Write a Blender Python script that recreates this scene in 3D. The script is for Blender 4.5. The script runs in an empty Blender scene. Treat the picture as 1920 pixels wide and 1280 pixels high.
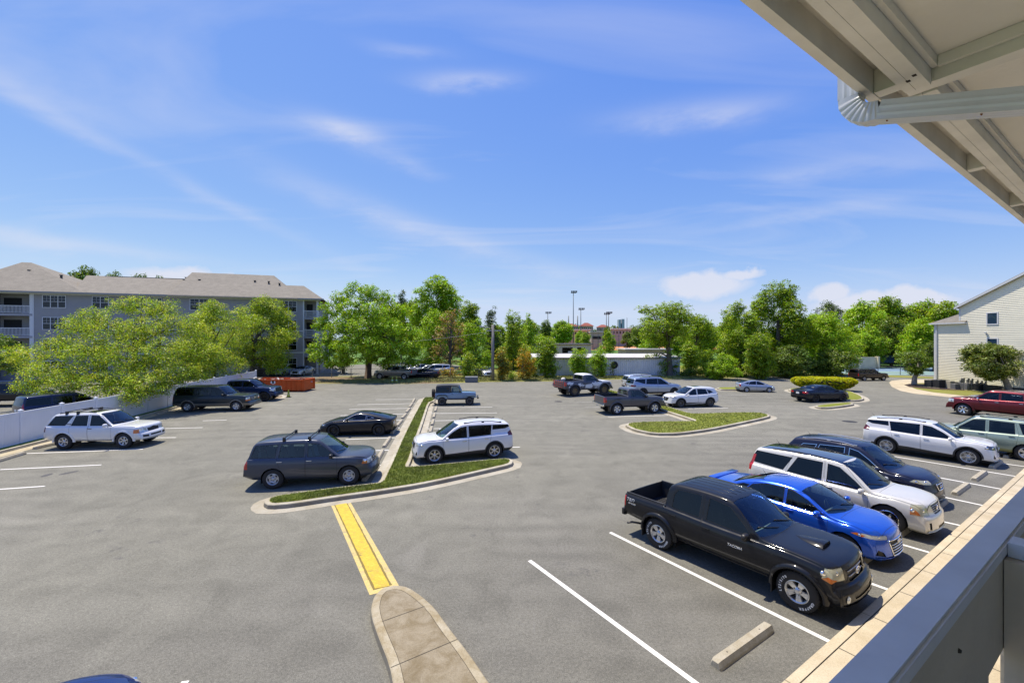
import bpy, bmesh, math, random
import numpy as np
from mathutils import Vector, Matrix
from mathutils.bvhtree import BVHTree
rad = math.radians
SC = bpy.context.scene
COL = SC.collection

# ------------------------------------------------------------------ camera, sky, sun, exposure
CAM_Z = 5.45                       # metres above the car park
FPX, U0, V0 = 815.0, 960.0, 636.0  # focal length and horizon of the 1920 x 1280 photograph
cam_d = bpy.data.cameras.new("Camera")
cam_d.sensor_width = 36.0
cam_d.lens = FPX / 1920 * 36.0
cam_d.shift_y = -(640 - V0) / 1920
cam_d.clip_start = 0.05
cam_d.clip_end = 6000
cam = bpy.data.objects.new("Camera", cam_d)
COL.objects.link(cam)
cam.location = (0, 0, CAM_Z)
cam.rotation_euler = (rad(90), 0, 0)
SC.camera = cam

SUN_EL, SUN_DX, SUN_DY = 69.0, -0.74, 0.67     # elevation; horizontal direction towards the sun
world = bpy.data.worlds.new("World")
SC.world = world
world.use_nodes = True
wn, wl = world.node_tree.nodes, world.node_tree.links
wn.clear()

def N(tree, kind, **kw):
 n = tree.nodes.new(kind)
 for k, v in kw.items():
  setattr(n, k, v)
 return n

def build_sky():
 t = world.node_tree
 out = N(t, 'ShaderNodeOutputWorld')
 bg = N(t, 'ShaderNodeBackground')
 bg.inputs[1].default_value = 0.10
 sky = N(t, 'ShaderNodeTexSky')
 sky.sky_type = 'NISHITA'
 sky.sun_disc = False
 sky.sun_elevation = rad(SUN_EL)
 sky.sun_rotation = math.atan2(SUN_DX, SUN_DY)
 sky.altitude = 0
 sky.air_density = 1.0
 sky.dust_density = 0.3
 sky.ozone_density = 2.0
 co = N(t, 'ShaderNodeTexCoord')
 nrm = N(t, 'ShaderNodeVectorMath', operation='NORMALIZE')
 t.links.new(co.outputs['Generated'], nrm.inputs[0])
 sep = N(t, 'ShaderNodeSeparateXYZ')
 t.links.new(nrm.outputs[0], sep.inputs[0])
 def M(op, a, b=None, c=None, clamp=False):
  m = N(t, 'ShaderNodeMath', operation=op)
  m.use_clamp = clamp
  for i, v in enumerate((a, b, c)):
   if v is None: continue
   if isinstance(v, (int, float)): m.inputs[i].default_value = v
   else: t.links.new(v, m.inputs[i])
  return m.outputs[0]
 zc = M('MAXIMUM', sep.outputs[2], 0.02)
 hx, hy = M('DIVIDE', sep.outputs[0], M('ADD', zc, 0.12)), M('DIVIDE', sep.outputs[1], M('ADD', zc, 0.12))
 cb = N(t, 'ShaderNodeCombineXYZ')
 t.links.new(hx, cb.inputs[0]); t.links.new(hy, cb.inputs[1])
 # thin cirrus: stretched noise on the cloud layer
 mp = N(t, 'ShaderNodeMapping')
 mp.inputs['Rotation'].default_value = (0, 0, rad(38))
 mp.inputs['Scale'].default_value = (0.55, 1.7, 1)
 mp.inputs['Location'].default_value = (0.3, 1.9, 0)
 t.links.new(cb.outputs[0], mp.inputs[0])
 n1 = N(t, 'ShaderNodeTexNoise'); n1.inputs['Scale'].default_value = 1.1
 n1.inputs['Detail'].default_value = 7; n1.inputs['Roughness'].default_value = 0.52
 n1.inputs['Distortion'].default_value = 0.9
 t.links.new(mp.outputs[0], n1.inputs['Vector'])
 cir = M('MULTIPLY', M('SUBTRACT', n1.outputs[0], 0.51, clamp=True), 1.4, clamp=True)
 # soft separate wisps and banks, as directions in the sky: (azimuth deg, elevation deg, half width, half height, tilt, strength)
 az = M('MULTIPLY', M('ARCTAN2', sep.outputs[0], sep.outputs[1]), 57.2958)
 el = M('MULTIPLY', M('ARCSINE', sep.outputs[2]), 57.2958)
 nz = N(t, 'ShaderNodeTexNoise'); nz.inputs['Scale'].default_value = 5.5
 nz.inputs['Detail'].default_value = 8; nz.inputs['Roughness'].default_value = 0.6
 mp2 = N(t, 'ShaderNodeMapping'); mp2.inputs['Scale'].default_value = (1, 1, 3.2)
 t.links.new(nrm.outputs[0], mp2.inputs[0]); t.links.new(mp2.outputs[0], nz.inputs['Vector'])
 wob = M('MULTIPLY', M('SUBTRACT', nz.outputs[0], 0.5), 7.0)
 total = cir
 def px_dir(u, v):
  x, y, z = (u - U0) / FPX, 1.0, (V0 - v) / FPX
  return math.degrees(math.atan2(x, y)), math.degrees(math.atan2(z, math.hypot(x, y)))
 wisps = [(648, 243, 100, 26, 4, .75), (880, 152, 105, 22, -2, .75), (740, 300, 70, 22, 12, .5),
   (1300, 215, 210, 34, 3, .55), (770, 95, 90, 18, 0, .3), (1570, 318, 220, 30, 8, .4),
   (300, 320, 420, 22, 22, .30), (820, 440, 330, 30, 16, .5), (120, 452, 330, 20, 4, .5), (1130, 520, 240, 26, 2, .32),
   (90, 180, 240, 40, 10, .22), (1500, 405, 260, 14, -3, .3)]
 for (u, v, w, h, tilt, s) in wisps:
  a0, e0 = px_dir(u, v); a1, _ = px_dir(u + w, v); _, e1 = px_dir(u, v - h)
  W_, H_ = abs(a1 - a0), abs(e1 - e0)
  da, de = M('SUBTRACT', az, a0), M('SUBTRACT', M('ADD', el, M('MULTIPLY', wob, 0.35)), e0)
  de = M('ADD', de, M('MULTIPLY', da, math.tan(rad(tilt))))
  r2 = M('ADD', M('POWER', M('DIVIDE', da, W_), 2.0), M('POWER', M('DIVIDE', M('ABSOLUTE', de), H_), 2.0))
  g = M('EXPONENT', M('MULTIPLY', r2, -1.6))
  g = M('MULTIPLY', g, M('MULTIPLY', M('SUBTRACT', nz.outputs[0], 0.22, clamp=True), 2.3, clamp=True))
  total = M('ADD', total, M('MULTIPLY', g, s))
 # cumulus banks low on the horizon, with billowed tops and flat soft bases
 nb = N(t, 'ShaderNodeTexNoise'); nb.inputs['Scale'].default_value = 11
 nb.inputs['Detail'].default_value = 9; nb.inputs['Roughness'].default_value = 0.58
 t.links.new(nrm.outputs[0], nb.inputs['Vector'])
 wb_ = M('MULTIPLY', M('SUBTRACT', nb.outputs[0], 0.5), 6.5)
 cum = None
 for (u, v, w, h, s) in [(1310, 535, 105, 30, .75), (1390, 515, 50, 12, .6), (1650, 572, 160, 32, .85), (1560, 548, 50, 20, .7), (1730, 560, 60, 20, .7), (340, 525, 120, 22, .6)]:
  a0, e0 = px_dir(u, v); a1, _ = px_dir(u + w, v); _, e1 = px_dir(u, v - h)
  W_, H_ = abs(a1 - a0), abs(e1 - e0)
  da, de = M('ADD', M('SUBTRACT', az, a0), wb_), M('ADD', M('SUBTRACT', el, e0), M('MULTIPLY', wb_, 0.6))
  r2 = M('ADD', M('POWER', M('DIVIDE', da, W_), 2.0), M('POWER', M('DIVIDE', M('ABSOLUTE', de), H_), 2.0))
  g = M('MULTIPLY', M('SUBTRACT', 1.0, r2, clamp=True), s * 2.2, clamp=True)
  cum = g if cum is None else M('MAXIMUM', cum, g)
 cum = M('MULTIPLY', cum, 0.82)
 total = M('MULTIPLY', total, 0.85, clamp=True)
 total = M('MAXIMUM', total, cum)
 # the photograph's own rendering of a clear sky: a gentle tone response per channel
 sr = N(t, 'ShaderNodeSeparateColor'); t.links.new(sky.outputs[0], sr.inputs[0])
 cc = N(t, 'ShaderNodeCombineColor')
 for i, (k, g_, cap) in enumerate(((0.78, 1.10, 4.7), (1.22, 0.82, 5.6), (5.17, 0.177, 7.3))):
  t.links.new(M('MINIMUM', M('MULTIPLY', M('POWER', sr.outputs[i], g_), k), cap), cc.inputs[i])
 mix = N(t, 'ShaderNodeMixRGB')
 mix.inputs[2].default_value = (6.0, 6.15, 7.0, 1)
 t.links.new(total, mix.inputs[0]); t.links.new(cc.outputs[0], mix.inputs[1])
 t.links.new(mix.outputs[0], bg.inputs[0])
 t.links.new(bg.outputs[0], out.inputs[0])
build_sky()

sun_d = bpy.data.lights.new("Sun", 'SUN')
sun_d.energy = 4.7
sun_d.angle = rad(0.53)
sun_d.color = (1.0, 0.91, 0.76)
sun = bpy.data.objects.new("Sun", sun_d)
COL.objects.link(sun)
_h = math.hypot(SUN_DX, SUN_DY)
_s = Vector((SUN_DX / _h * math.cos(rad(SUN_EL)), SUN_DY / _h * math.cos(rad(SUN_EL)), math.sin(rad(SUN_EL))))
sun.rotation_euler = _s.to_track_quat('Z', 'Y').to_euler()
sun.location = (0, 0, 60)
SC.view_settings.view_transform = 'Standard'
SC.view_settings.look = 'None'
SC.view_settings.exposure = 0.35
SC.view_settings.gamma = 1.0
SC.view_settings.use_curve_mapping = False
SC.cycles.max_bounces = 6
SC.cycles.diffuse_bounces = 3
SC.cycles.glossy_bounces = 3
SC.cycles.transparent_max_bounces = 10
SC.cycles.transmission_bounces = 4
SC.cycles.caustics_reflective = False
SC.cycles.caustics_refractive = False
SC.cycles.sample_clamp_indirect = 4.0

# ------------------------------------------------------------------ survey helpers
def G(u, v, z=0.0):
 """the place on the level z seen at photograph pixel (u, v)"""
 d = (CAM_Z - z) * FPX / (v - V0)
 return Vector(((u - U0) / FPX * d, d, z))
def P(u, v, d):
 """the place d metres ahead at photograph pixel (u, v)"""
 return Vector(((u - U0) / FPX * d, d, CAM_Z + (V0 - v) / FPX * d))
KB = rad(56.55)                                  # bearing of the kerb by the building
KD = Vector((math.sin(KB), math.cos(KB), 0))     # along the kerb
KO = Vector((math.cos(KB), -math.sin(KB), 0))    # from the car park towards the building
def KF(a, o, z=0.0):
 return KD * a + KO * o + Vector((0, 0, z))

# ------------------------------------------------------------------ object helpers
def link(o, parent=None):
 COL.objects.link(o)
 if parent is not None: o.parent = parent
 return o
def tag(o, label=None, cat=None, group=None, kind=None):
 if label: o['label'] = label
 if cat: o['category'] = cat
 if group: o['group'] = group
 if kind: o['kind'] = kind
 return o
def empty(name, loc=(0, 0, 0), rz=0, parent=None):
 e = bpy.data.objects.new(name, None)
 e.location = loc
 e.rotation_euler = (0, 0, rz)
 e.empty_display_size = 0.2
 return link(e, parent)
def obj(name, bm, mats, parent=None, smooth=False, loc=None, angle=None):
 if isinstance(bm, bmesh.types.BMesh):
  me = bpy.data.meshes.new(name)
  bm.to_mesh(me); bm.free()
 else:
  me = bm
 if not isinstance(mats, (list, tuple)): mats = [mats]
 if not me.materials:
  for m in mats: me.materials.append(m)
 if smooth:
  me.polygons.foreach_set('use_smooth', [True] * len(me.polygons))
  if angle: me.set_sharp_from_angle(angle=rad(angle))
 o = bpy.data.objects.new(name, me)
 if loc is not None: o.location = loc
 return link(o, parent)
def struct(name, bm, m, smooth=False):
 return tag(obj(name, bm, m, None, smooth), kind='structure')
def box(bm, x0, x1, y0, y1, z0, z1, mi=0, M=None):
 vs = [bm.verts.new(Vector(c) if M is None else M @ Vector(c)) for c in
  ((x0, y0, z0), (x1, y0, z0), (x1, y1, z0), (x0, y1, z0), (x0, y0, z1), (x1, y0, z1), (x1, y1, z1), (x0, y1, z1))]
 for f in ((0, 3, 2, 1), (4, 5, 6, 7), (0, 1, 5, 4), (1, 2, 6, 5), (2, 3, 7, 6), (3, 0, 4, 7)):
  bm.faces.new([vs[i] for i in f]).material_index = mi
 return vs
def rbox(bm, x0, x1, y0, y1, z0, z1, r=0.02, seg=2, mi=0, M=None):
 b2 = bmesh.new()
 box(b2, x0, x1, y0, y1, z0, z1, mi)
 bmesh.ops.recalc_face_normals(b2, faces=b2.faces)
 bmesh.ops.bevel(b2, geom=list(b2.edges), offset=r, segments=seg, profile=0.6, affect='EDGES')
 merge(bm, b2, M, mi)
def merge(bm, b2, M=None, mi=None):
 mp = {}
 for v in b2.verts:
  mp[v] = bm.verts.new(v.co if M is None else M @ v.co)
 for f in b2.faces:
  try: nf = bm.faces.new([mp[v] for v in f.verts])
  except ValueError: continue
  nf.material_index = f.material_index if mi is None else mi
  nf.smooth = f.smooth
 b2.free()
def tube(bm, pts, rads, seg=8, mi=0, cap=True, sq=None):
 """a tube through pts; sq=(a,b) gives an a x b rectangle section instead of a circle"""
 rings = []
 n = len(pts)
 up = Vector((0, 0, 1))
 for i, p in enumerate(pts):
  p = Vector(p)
  t = (Vector(pts[min(i + 1, n - 1)]) - Vector(pts[max(i - 1, 0)])).normalized()
  a = t.cross(up)
  if a.length < 1e-3: a = t.cross(Vector((1, 0, 0)))
  a.normalize(); b = a.cross(t).normalized()
  r = rads[i] if isinstance(rads, (list, tuple)) else rads
  if sq:
   ring = [bm.verts.new(p + a * sq[0] / 2 * sx + b * sq[1] / 2 * sy) for sx, sy in ((-1, -1), (1, -1), (1, 1), (-1, 1))]
  else:
   ring = [bm.verts.new(p + (a * math.cos(2 * math.pi * k / seg) + b * math.sin(2 * math.pi * k / seg)) * r) for k in range(seg)]
  rings.append(ring)
 for r0, r1 in zip(rings, rings[1:]):
  m = len(r0)
  for k in range(m):
   f = bm.faces.new((r0[k], r0[(k + 1) % m], r1[(k + 1) % m], r1[k]))
   f.material_index = mi
   f.smooth = not sq
 if cap:
  for r, rev in ((rings[0], True), (rings[-1], False)):
   f = bm.faces.new(list(reversed(r)) if rev else r); f.material_index = mi
def lathe(bm, prof, seg=24, axis='Z', mi=0, M=None, close=False):
 """profile of (radius, height) turned about the axis"""
 rings = []
 for (r, h) in prof:
  ring = []
  for k in range(seg):
   a = 2 * math.pi * k / seg
   c = Vector((r * math.cos(a), r * math.sin(a), h)) if axis == 'Z' else Vector((r * math.cos(a), h, r * math.sin(a)))
   ring.append(bm.verts.new(c if M is None else M @ c))
  rings.append(ring)
 pairs = list(zip(rings, rings[1:]))
 if close: pairs.append((rings[-1], rings[0]))
 for r0, r1 in pairs:
  for k in range(seg):
   try:
    f = bm.faces.new((r0[k], r0[(k + 1) % seg], r1[(k + 1) % seg], r1[k]))
    f.material_index = mi; f.smooth = True
   except ValueError: pass
 return rings
def prism(bm, poly, z0, z1, mi=0, top=True, bottom=True, mis=None):
 """upright prism of a plan polygon"""
 lo = [bm.verts.new((p[0], p[1], z0)) for p in poly]
 hi = [bm.verts.new((p[0], p[1], z1)) for p in poly]
 n = len(poly)
 for i in range(n):
  bm.faces.new((lo[i], lo[(i + 1) % n], hi[(i + 1) % n], hi[i])).material_index = mi if mis is None else mis
 if top: bm.faces.new(hi).material_index = mi
 if bottom: bm.faces.new(list(reversed(lo))).material_index = mi
 bmesh.ops.recalc_face_normals(bm, faces=bm.faces)

# ------------------------------------------------------------------ materials
MATS = {}
def mat(name, col, rough=0.6, metal=0.0, coat=0.0, noise=None, bump=None, spec=0.5, var=None, emit=None):
 """plain procedural material; noise = (scale, amount) varies the colour, bump = (scale, strength)"""
 if name in MATS: return MATS[name]
 m = bpy.data.materials.new(name)
 m.use_nodes = True
 t = m.node_tree
 b = t.nodes['Principled BSDF']
 b.inputs['Base Color'].default_value = (*col, 1)
 b.inputs['Roughness'].default_value = rough
 b.inputs['Metallic'].default_value = metal
 b.inputs['Specular IOR Level'].default_value = spec
 if coat:
  b.inputs['Coat Weight'].default_value = coat
  b.inputs['Coat Roughness'].default_value = 0.03
 co = None
 if noise or bump:
  co = t.nodes.new('ShaderNodeTexCoord')
 if noise:
  nt = t.nodes.new('ShaderNodeTexNoise')
  nt.inputs['Scale'].default_value = noise[0]; nt.inputs['Detail'].default_value = 6
  t.links.new(co.outputs['Object'], nt.inputs['Vector'])
  mr = t.nodes.new('ShaderNodeMapRange')
  mr.inputs[1].default_value = 0.3; mr.inputs[2].default_value = 0.7
  mr.inputs[3].default_value = 1 - noise[1]; mr.inputs[4].default_value = 1 + noise[1]
  t.links.new(nt.outputs[0], mr.inputs[0])
  mu = t.nodes.new('ShaderNodeMixRGB'); mu.blend_type = 'MULTIPLY'; mu.inputs[0].default_value = 1
  mu.inputs[1].default_value = (*col, 1)
  t.links.new(mr.outputs[0], mu.inputs[2]); t.links.new(mu.outputs[0], b.inputs['Base Color'])
 if bump:
  nb = t.nodes.new('ShaderNodeTexNoise')
  nb.inputs['Scale'].default_value = bump[0]; nb.inputs['Detail'].default_value = 4
  t.links.new(co.outputs['Object'], nb.inputs['Vector'])
  bp = t.nodes.new('ShaderNodeBump'); bp.inputs['Strength'].default_value = bump[1]; bp.inputs['Distance'].default_value = 0.02
  t.links.new(nb.outputs[0], bp.inputs['Height']); t.links.new(bp.outputs[0], b.inputs['Normal'])
 MATS[name] = m
 return m
def glass_mat(name, tint=0.35, col=(0.75, 0.9, 0.9), refl=0.10):
 """car glass: lets a tinted view of the cabin through and mirrors the sky"""
 if name in MATS: return MATS[name]
 m = bpy.data.materials.new(name); m.use_nodes = True
 t = m.node_tree; t.nodes.clear()
 out = t.nodes.new('ShaderNodeOutputMaterial')
 tr = t.nodes.new('ShaderNodeBsdfTransparent'); tr.inputs[0].default_value = (col[0] * tint, col[1] * tint, col[2] * tint, 1)
 gl = t.nodes.new('ShaderNodeBsdfGlossy'); gl.inputs['Roughness'].default_value = 0.02
 gl.inputs[0].default_value = (0.75, 0.87, 1, 1)
 fr = t.nodes.new('ShaderNodeFresnel'); fr.inputs[0].default_value = 1.5
 ad = t.nodes.new('ShaderNodeMath'); ad.operation = 'ADD'; ad.inputs[1].default_value = refl; ad.use_clamp = True
 mx = t.nodes.new('ShaderNodeMixShader')
 t.links.new(fr.outputs[0], ad.inputs[0]); t.links.new(ad.outputs[0], mx.inputs[0])
 t.links.new(tr.outputs[0], mx.inputs[1]); t.links.new(gl.outputs[0], mx.inputs[2])
 t.links.new(mx.outputs[0], out.inputs[0])
 MATS[name] = m
 return m
def text_obj(name, s, size, depth, m, parent, M):
 """raised lettering; M takes the letters' own plane (x right, y up, z out) to the parent's space"""
 cu = bpy.data.curves.new(name, 'FONT')
 cu.body = s; cu.size = size; cu.extrude = depth; cu.align_x = 'CENTER'; cu.align_y = 'CENTER'
 cu.offset = size * 0.006
 tmp = bpy.data.objects.new(name, cu)
 COL.objects.link(tmp)
 dg = bpy.context.evaluated_depsgraph_get()
 me = bpy.data.meshes.new_from_object(tmp.evaluated_get(dg))
 bpy.data.objects.remove(tmp); bpy.data.curves.remove(cu)
 me.transform(M)
 me.materials.clear(); me.materials.append(m)
 o = bpy.data.objects.new(name, me)
 return link(o, parent)
# ------------------------------------------------------------------ vehicles
BLACK = mat('black_trim', (0.012, 0.012, 0.013), 0.45)
CLAD = mat('dark_plastic', (0.03, 0.03, 0.032), 0.6, bump=(120, 0.15))
SEAM = mat('panel_gap', (0.004, 0.004, 0.004), 0.9)
RUBBER = mat('tyre_rubber', (0.022, 0.021, 0.021), 0.82, bump=(60, 0.3))
ALLOY = mat('alloy', (0.62, 0.62, 0.62), 0.28, 0.75)
DARK_ALLOY = mat('dark_alloy', (0.035, 0.035, 0.038), 0.3, 0.6)
MUD_ALLOY = mat('muddy_steel', (0.22, 0.16, 0.08), 0.7, 0.2)
CHROME = mat('chrome', (0.85, 0.85, 0.86), 0.08, 1.0)
LETTER = mat('white_lettering', (0.8, 0.8, 0.78), 0.5)
BRAKE = mat('brake_disc', (0.10, 0.095, 0.09), 0.5, 0.6)
LAMP = mat('lamp_lens', (0.62, 0.64, 0.62), 0.07, 0.35, coat=1.0)
LAMP_OLD = mat('yellowed_lens', (0.50, 0.49, 0.36), 0.16, 0.2, coat=0.6)
LAMP_DARK = mat('smoked_lens', (0.06, 0.06, 0.07), 0.06, 0.3, coat=1.0)
AMBER = mat('amber_lens', (0.62, 0.16, 0.015), 0.15, coat=1.0)
RED = mat('red_lens', (0.42, 0.008, 0.008), 0.12, coat=1.0)
RED_DARK = mat('dark_red_lens', (0.12, 0.006, 0.008), 0.1, coat=1.0)
PLATE = mat('licence_plate', (0.7, 0.7, 0.68), 0.5)
GL_WS = glass_mat('windscreen_glass', 0.75, (0.75, 0.98, 1.0), 0.03)
GL_SIDE = glass_mat('tinted_glass', 0.17, (0.6, 0.75, 0.9), 0.0)
GL_LIGHT = glass_mat('clear_side_glass', 0.5, (0.75, 0.92, 0.95), 0.02)
CAB_DARK = mat('cabin_dark', (0.03, 0.03, 0.032), 0.8)
CAB_GREY = mat('cabin_grey', (0.30, 0.30, 0.285), 0.85)
CAB_TAN = mat('cabin_tan', (0.45, 0.39, 0.29), 0.85)

def paint(name, col, metal=0.25, rough=0.3, coat=1.0):
 coat = coat if sum(col) > .3 else .65
 """car paint: flakes, a clear coat and a little dust"""
 if name in MATS: return MATS[name]
 m = mat(name, col, rough, metal, coat)
 t = m.node_tree; b = t.nodes['Principled BSDF']
 if sum(col) < .3: b.inputs['Specular IOR Level'].default_value = .12
 co = t.nodes.new('ShaderNodeTexCoord')
 n1 = t.nodes.new('ShaderNodeTexNoise'); n1.inputs['Scale'].default_value = 3.0; n1.inputs['Detail'].default_value = 8
 t.links.new(co.outputs['Object'], n1.inputs['Vector'])
 r = t.nodes.new('ShaderNodeMapRange'); r.inputs[1].default_value = 0.35; r.inputs[2].default_value = 0.75
 r.inputs[3].default_value = 0.0; r.inputs[4].default_value = 0.16 if sum(col) > .4 else .035
 t.links.new(n1.outputs[0], r.inputs[0])
 mx = t.nodes.new('ShaderNodeMixRGB'); mx.inputs[1].default_value = (*col, 1)
 mx.inputs[2].default_value = (col[0] * 0.7 + 0.07, col[1] * 0.7 + 0.068, col[2] * 0.7 + 0.06, 1)
 t.links.new(r.outputs[0], mx.inputs[0]); t.links.new(mx.outputs[0], b.inputs['Base Color'])
 r2 = t.nodes.new('ShaderNodeMapRange'); r2.inputs[1].default_value = 0.3; r2.inputs[2].default_value = 0.8
 r2.inputs[3].default_value = 0.02; r2.inputs[4].default_value = 0.16
 t.links.new(n1.outputs[0], r2.inputs[0]); t.links.new(r2.outputs[0], b.inputs['Coat Roughness'])
 return m

def pchip(pts):
 xs = np.array([p[0] for p in pts], float); ys = np.array([p[1] for p in pts], float)
 h = np.diff(xs); d = np.diff(ys) / h
 m = np.zeros(len(xs)); m[0], m[-1] = d[0], d[-1]
 for i in range(1, len(xs) - 1):
  if d[i - 1] * d[i] > 0:
   w1, w2 = 2 * h[i] + h[i - 1], h[i] + 2 * h[i - 1]
   m[i] = (w1 + w2) / (w1 / d[i - 1] + w2 / d[i])
 def f(x):
  x = min(max(x, xs[0]), xs[-1])
  i = min(max(int(np.searchsorted(xs, x)) - 1, 0), len(h) - 1)
  t = (x - xs[i]) / h[i]
  return ((1 + 2 * t) * (1 - t) ** 2 * ys[i] + t * (1 - t) ** 2 * h[i] * m[i] + t * t * (3 - 2 * t) * ys[i + 1] + t * t * (t - 1) * h[i] * m[i + 1])
 return f

def sp(poly):
 """half planes of a convex side-view outline [(x, z)...]"""
 n = len(poly); cx = sum(p[0] for p in poly) / n; cz = sum(p[1] for p in poly) / n
 out = []
 for i in range(n):
  a, b = poly[i], poly[(i + 1) % n]
  no = Vector((b[1] - a[1], 0, -(b[0] - a[0])))
  if no.length < 1e-6: continue
  no.normalize()
  if no.dot(Vector((cx - a[0], 0, cz - a[1]))) > 0: no = -no
  out.append((Vector((a[0], 0, a[1])), no))
 return out
def fp(poly):
 """half planes of a convex front-view outline [(y, z)...]"""
 n = len(poly); cy = sum(p[0] for p in poly) / n; cz = sum(p[1] for p in poly) / n
 out = []
 for i in range(n):
  a, b = poly[i], poly[(i + 1) % n]
  no = Vector((0, b[1] - a[1], -(b[0] - a[0]))).normalized()
  if no.dot(Vector((0, cy - a[0], cz - a[1]))) > 0: no = -no
  out.append((Vector((0, a[0], a[1])), no))
 return out
def tp(poly):
 """half planes of a convex plan outline [(x, y)...]"""
 n = len(poly); cx = sum(p[0] for p in poly) / n; cy = sum(p[1] for p in poly) / n
 out = []
 for i in range(n):
  a, b = poly[i], poly[(i + 1) % n]
  no = Vector((b[1] - a[1], -(b[0] - a[0]), 0)).normalized()
  if no.dot(Vector((cx - a[0], cy - a[1], 0))) > 0: no = -no
  out.append((Vector((a[0], a[1], 0)), no))
 return out
def lim(axis, val, side):
 """half plane keeping axis*side < val*side"""
 v = Vector((0, 0, 0)); v[axis] = val
 n = Vector((0, 0, 0)); n[axis] = side
 return (v, n)
def inset(planes, d):
 return [(co - no * d, no) for co, no in planes]

WHEEL_CACHE = {}
def wheel_meshes(R, W, style, rim_r, rim_mat, cap=None):
 key = (round(R, 3), round(W, 3), style, round(rim_r, 3), rim_mat.name)
 if key in WHEEL_CACHE: return WHEEL_CACHE[key]
 bt = bmesh.new()                       # outer side faces +y
 h = W / 2
 prof = [(rim_r, -h * .8), (rim_r + .01, -h * .92), ((R + rim_r) / 2, -h * 1.02), (R - .035, -h * .97), (R - .008, -h * .8), (R, -h * .55), (R, h * .55), (R - .008, h * .8), (R - .035, h * .97), ((R + rim_r) / 2, h * 1.02), (rim_r + .01, h * .92), (rim_r, h * .8)]
 lathe(bt, prof, 40, 'Y')
 for k in range(40):                    # tread blocks on the shoulders
  a = 2 * math.pi * k / 40
  Mx = Matrix.Rotation(-a, 4, 'Y')
  for s in (-1, 1):
   box(bt, R - .012, R + .004, s * h * .56 - .028, s * h * .56 + .028, -.011, .011, M=Mx)
 bmesh.ops.recalc_face_normals(bt, faces=bt.faces)
 br = bmesh.new()
 dish = h * .55
 lathe(br, [(rim_r, -h * .8), (rim_r - .03, -h * .7), (rim_r - .035, h * .3), (rim_r - .022, h * .78), (rim_r - .004, h * .93), (rim_r + .008, h * .9), (rim_r + .004, h * .8)], 36, 'Y', 0)
 lathe(br, [(0.0001, -.01), (rim_r * .62, -.01), (rim_r * .62, -.03)], 24, 'Y', 1)         # brake disc
 lathe(br, [(rim_r * .95, -h * .5), (0.0001, -h * .55)], 24, 'Y', 2)
 hub = 0.052
 def spoke(a, w0, w1, y0, y1, r0, r1, th=.022, mi=0):
  Mx = Matrix.Rotation(-a, 4, 'Y')
  vs = []
  for r, w, y in ((r0, w0, y0), ((r0 + r1) / 2, (w0 + w1) / 2 * .92, (y0 * .35 + y1 * .65) + .004), (r1, w1, y1)):
   vs.append([br.verts.new(Mx @ Vector(c)) for c in ((r, y - th, -w), (r, y - th, w), (r, y, w * .8), (r, y, -w * .8))])
  for s0, s1 in zip(vs, vs[1:]):
   for k in range(4):
    br.faces.new((s0[k], s0[(k + 1) % 4], s1[(k + 1) % 4], s1[k])).material_index = mi
 ro = rim_r - .015
 if style == 'five':                    # broad trapezoid spokes
  for k in range(5): spoke(2 * math.pi * k / 5 + .3, rim_r * .20, rim_r * .36, dish, h * .74, hub, ro, .03)
 elif style == 'six':
  for k in range(6): spoke(2 * math.pi * k / 6 + .3, rim_r * .14, rim_r * .25, dish, h * .76, hub, ro, .03)
 elif style == 'star':                  # slim six spoke chrome
  for k in range(6): spoke(2 * math.pi * k / 6, rim_r * .17, rim_r * .085, dish * 1.1, h * .82, hub * .8, ro, .03)
 elif style == 'twin':                  # pairs of slim spokes
  for k in range(6):
   for d in (-.13, .13): spoke(2 * math.pi * k / 6 + d, rim_r * .07, rim_r * .06, dish, h * .82, hub * .9, ro, .025)
 elif style == 'loop':
  for k in range(6):
   for d in (-.2, .2): spoke(2 * math.pi * k / 6 + d, rim_r * .05, rim_r * .05, dish, h * .82, hub * .9, ro, .025)
   spoke(2 * math.pi * (k + .5) / 6, rim_r * .03, rim_r * .13, dish * .8, h * .7, hub, ro, .02)
 elif style == 'mesh':
  for k in range(10): spoke(2 * math.pi * k / 10 + .1, rim_r * .07, rim_r * .055, dish, h * .84, hub, ro, .02)
 elif style == 'steel':                 # pressed wheel with round holes
  lathe(br, [(0.0001, dish + .012), (rim_r * .22, dish + .012), (rim_r * .3, dish - .01), (rim_r * .62, dish + .02), (rim_r * .66, dish + .012)], 30, 'Y', 0)
  for k in range(5): spoke(2 * math.pi * k / 5, rim_r * .28, rim_r * .36, dish + .012, dish - .005, rim_r * .5, ro, .02)
 lathe(br, [(0.0001, dish + .03), (hub * .7, dish + .028), (hub, dish + .012), (hub * 1.5, dish), (hub * 1.6, dish - .04)], 20, 'Y', 0)
 for k in range(5 if style != 'six' else 6):
  a = 2 * math.pi * k / 5 + .1
  Mx = Matrix.Translation((math.cos(a) * hub * 1.45, dish + .002, math.sin(a) * hub * 1.45))
  lathe(br, [(0.0001, .012), (.010, .012), (.011, 0)], 6, 'Y', 2, M=Mx)
 bmesh.ops.recalc_face_normals(br, faces=br.faces)
 mt = bpy.data.meshes.new('tyre'); bt.to_mesh(mt); bt.free(); mt.materials.append(RUBBER)
 mr = bpy.data.meshes.new('rim'); br.to_mesh(mr); br.free()
 for m in (rim_mat, BRAKE, BLACK): mr.materials.append(m)
 mr.polygons.foreach_set('use_smooth', [True] * len(mr.polygons)); mr.set_sharp_from_angle(angle=rad(30))
 mt.polygons.foreach_set('use_smooth', [True] * len(mt.polygons)); mt.set_sharp_from_angle(angle=rad(35))
 WHEEL_CACHE[key] = (mt, mr)
 return mt, mr

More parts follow.
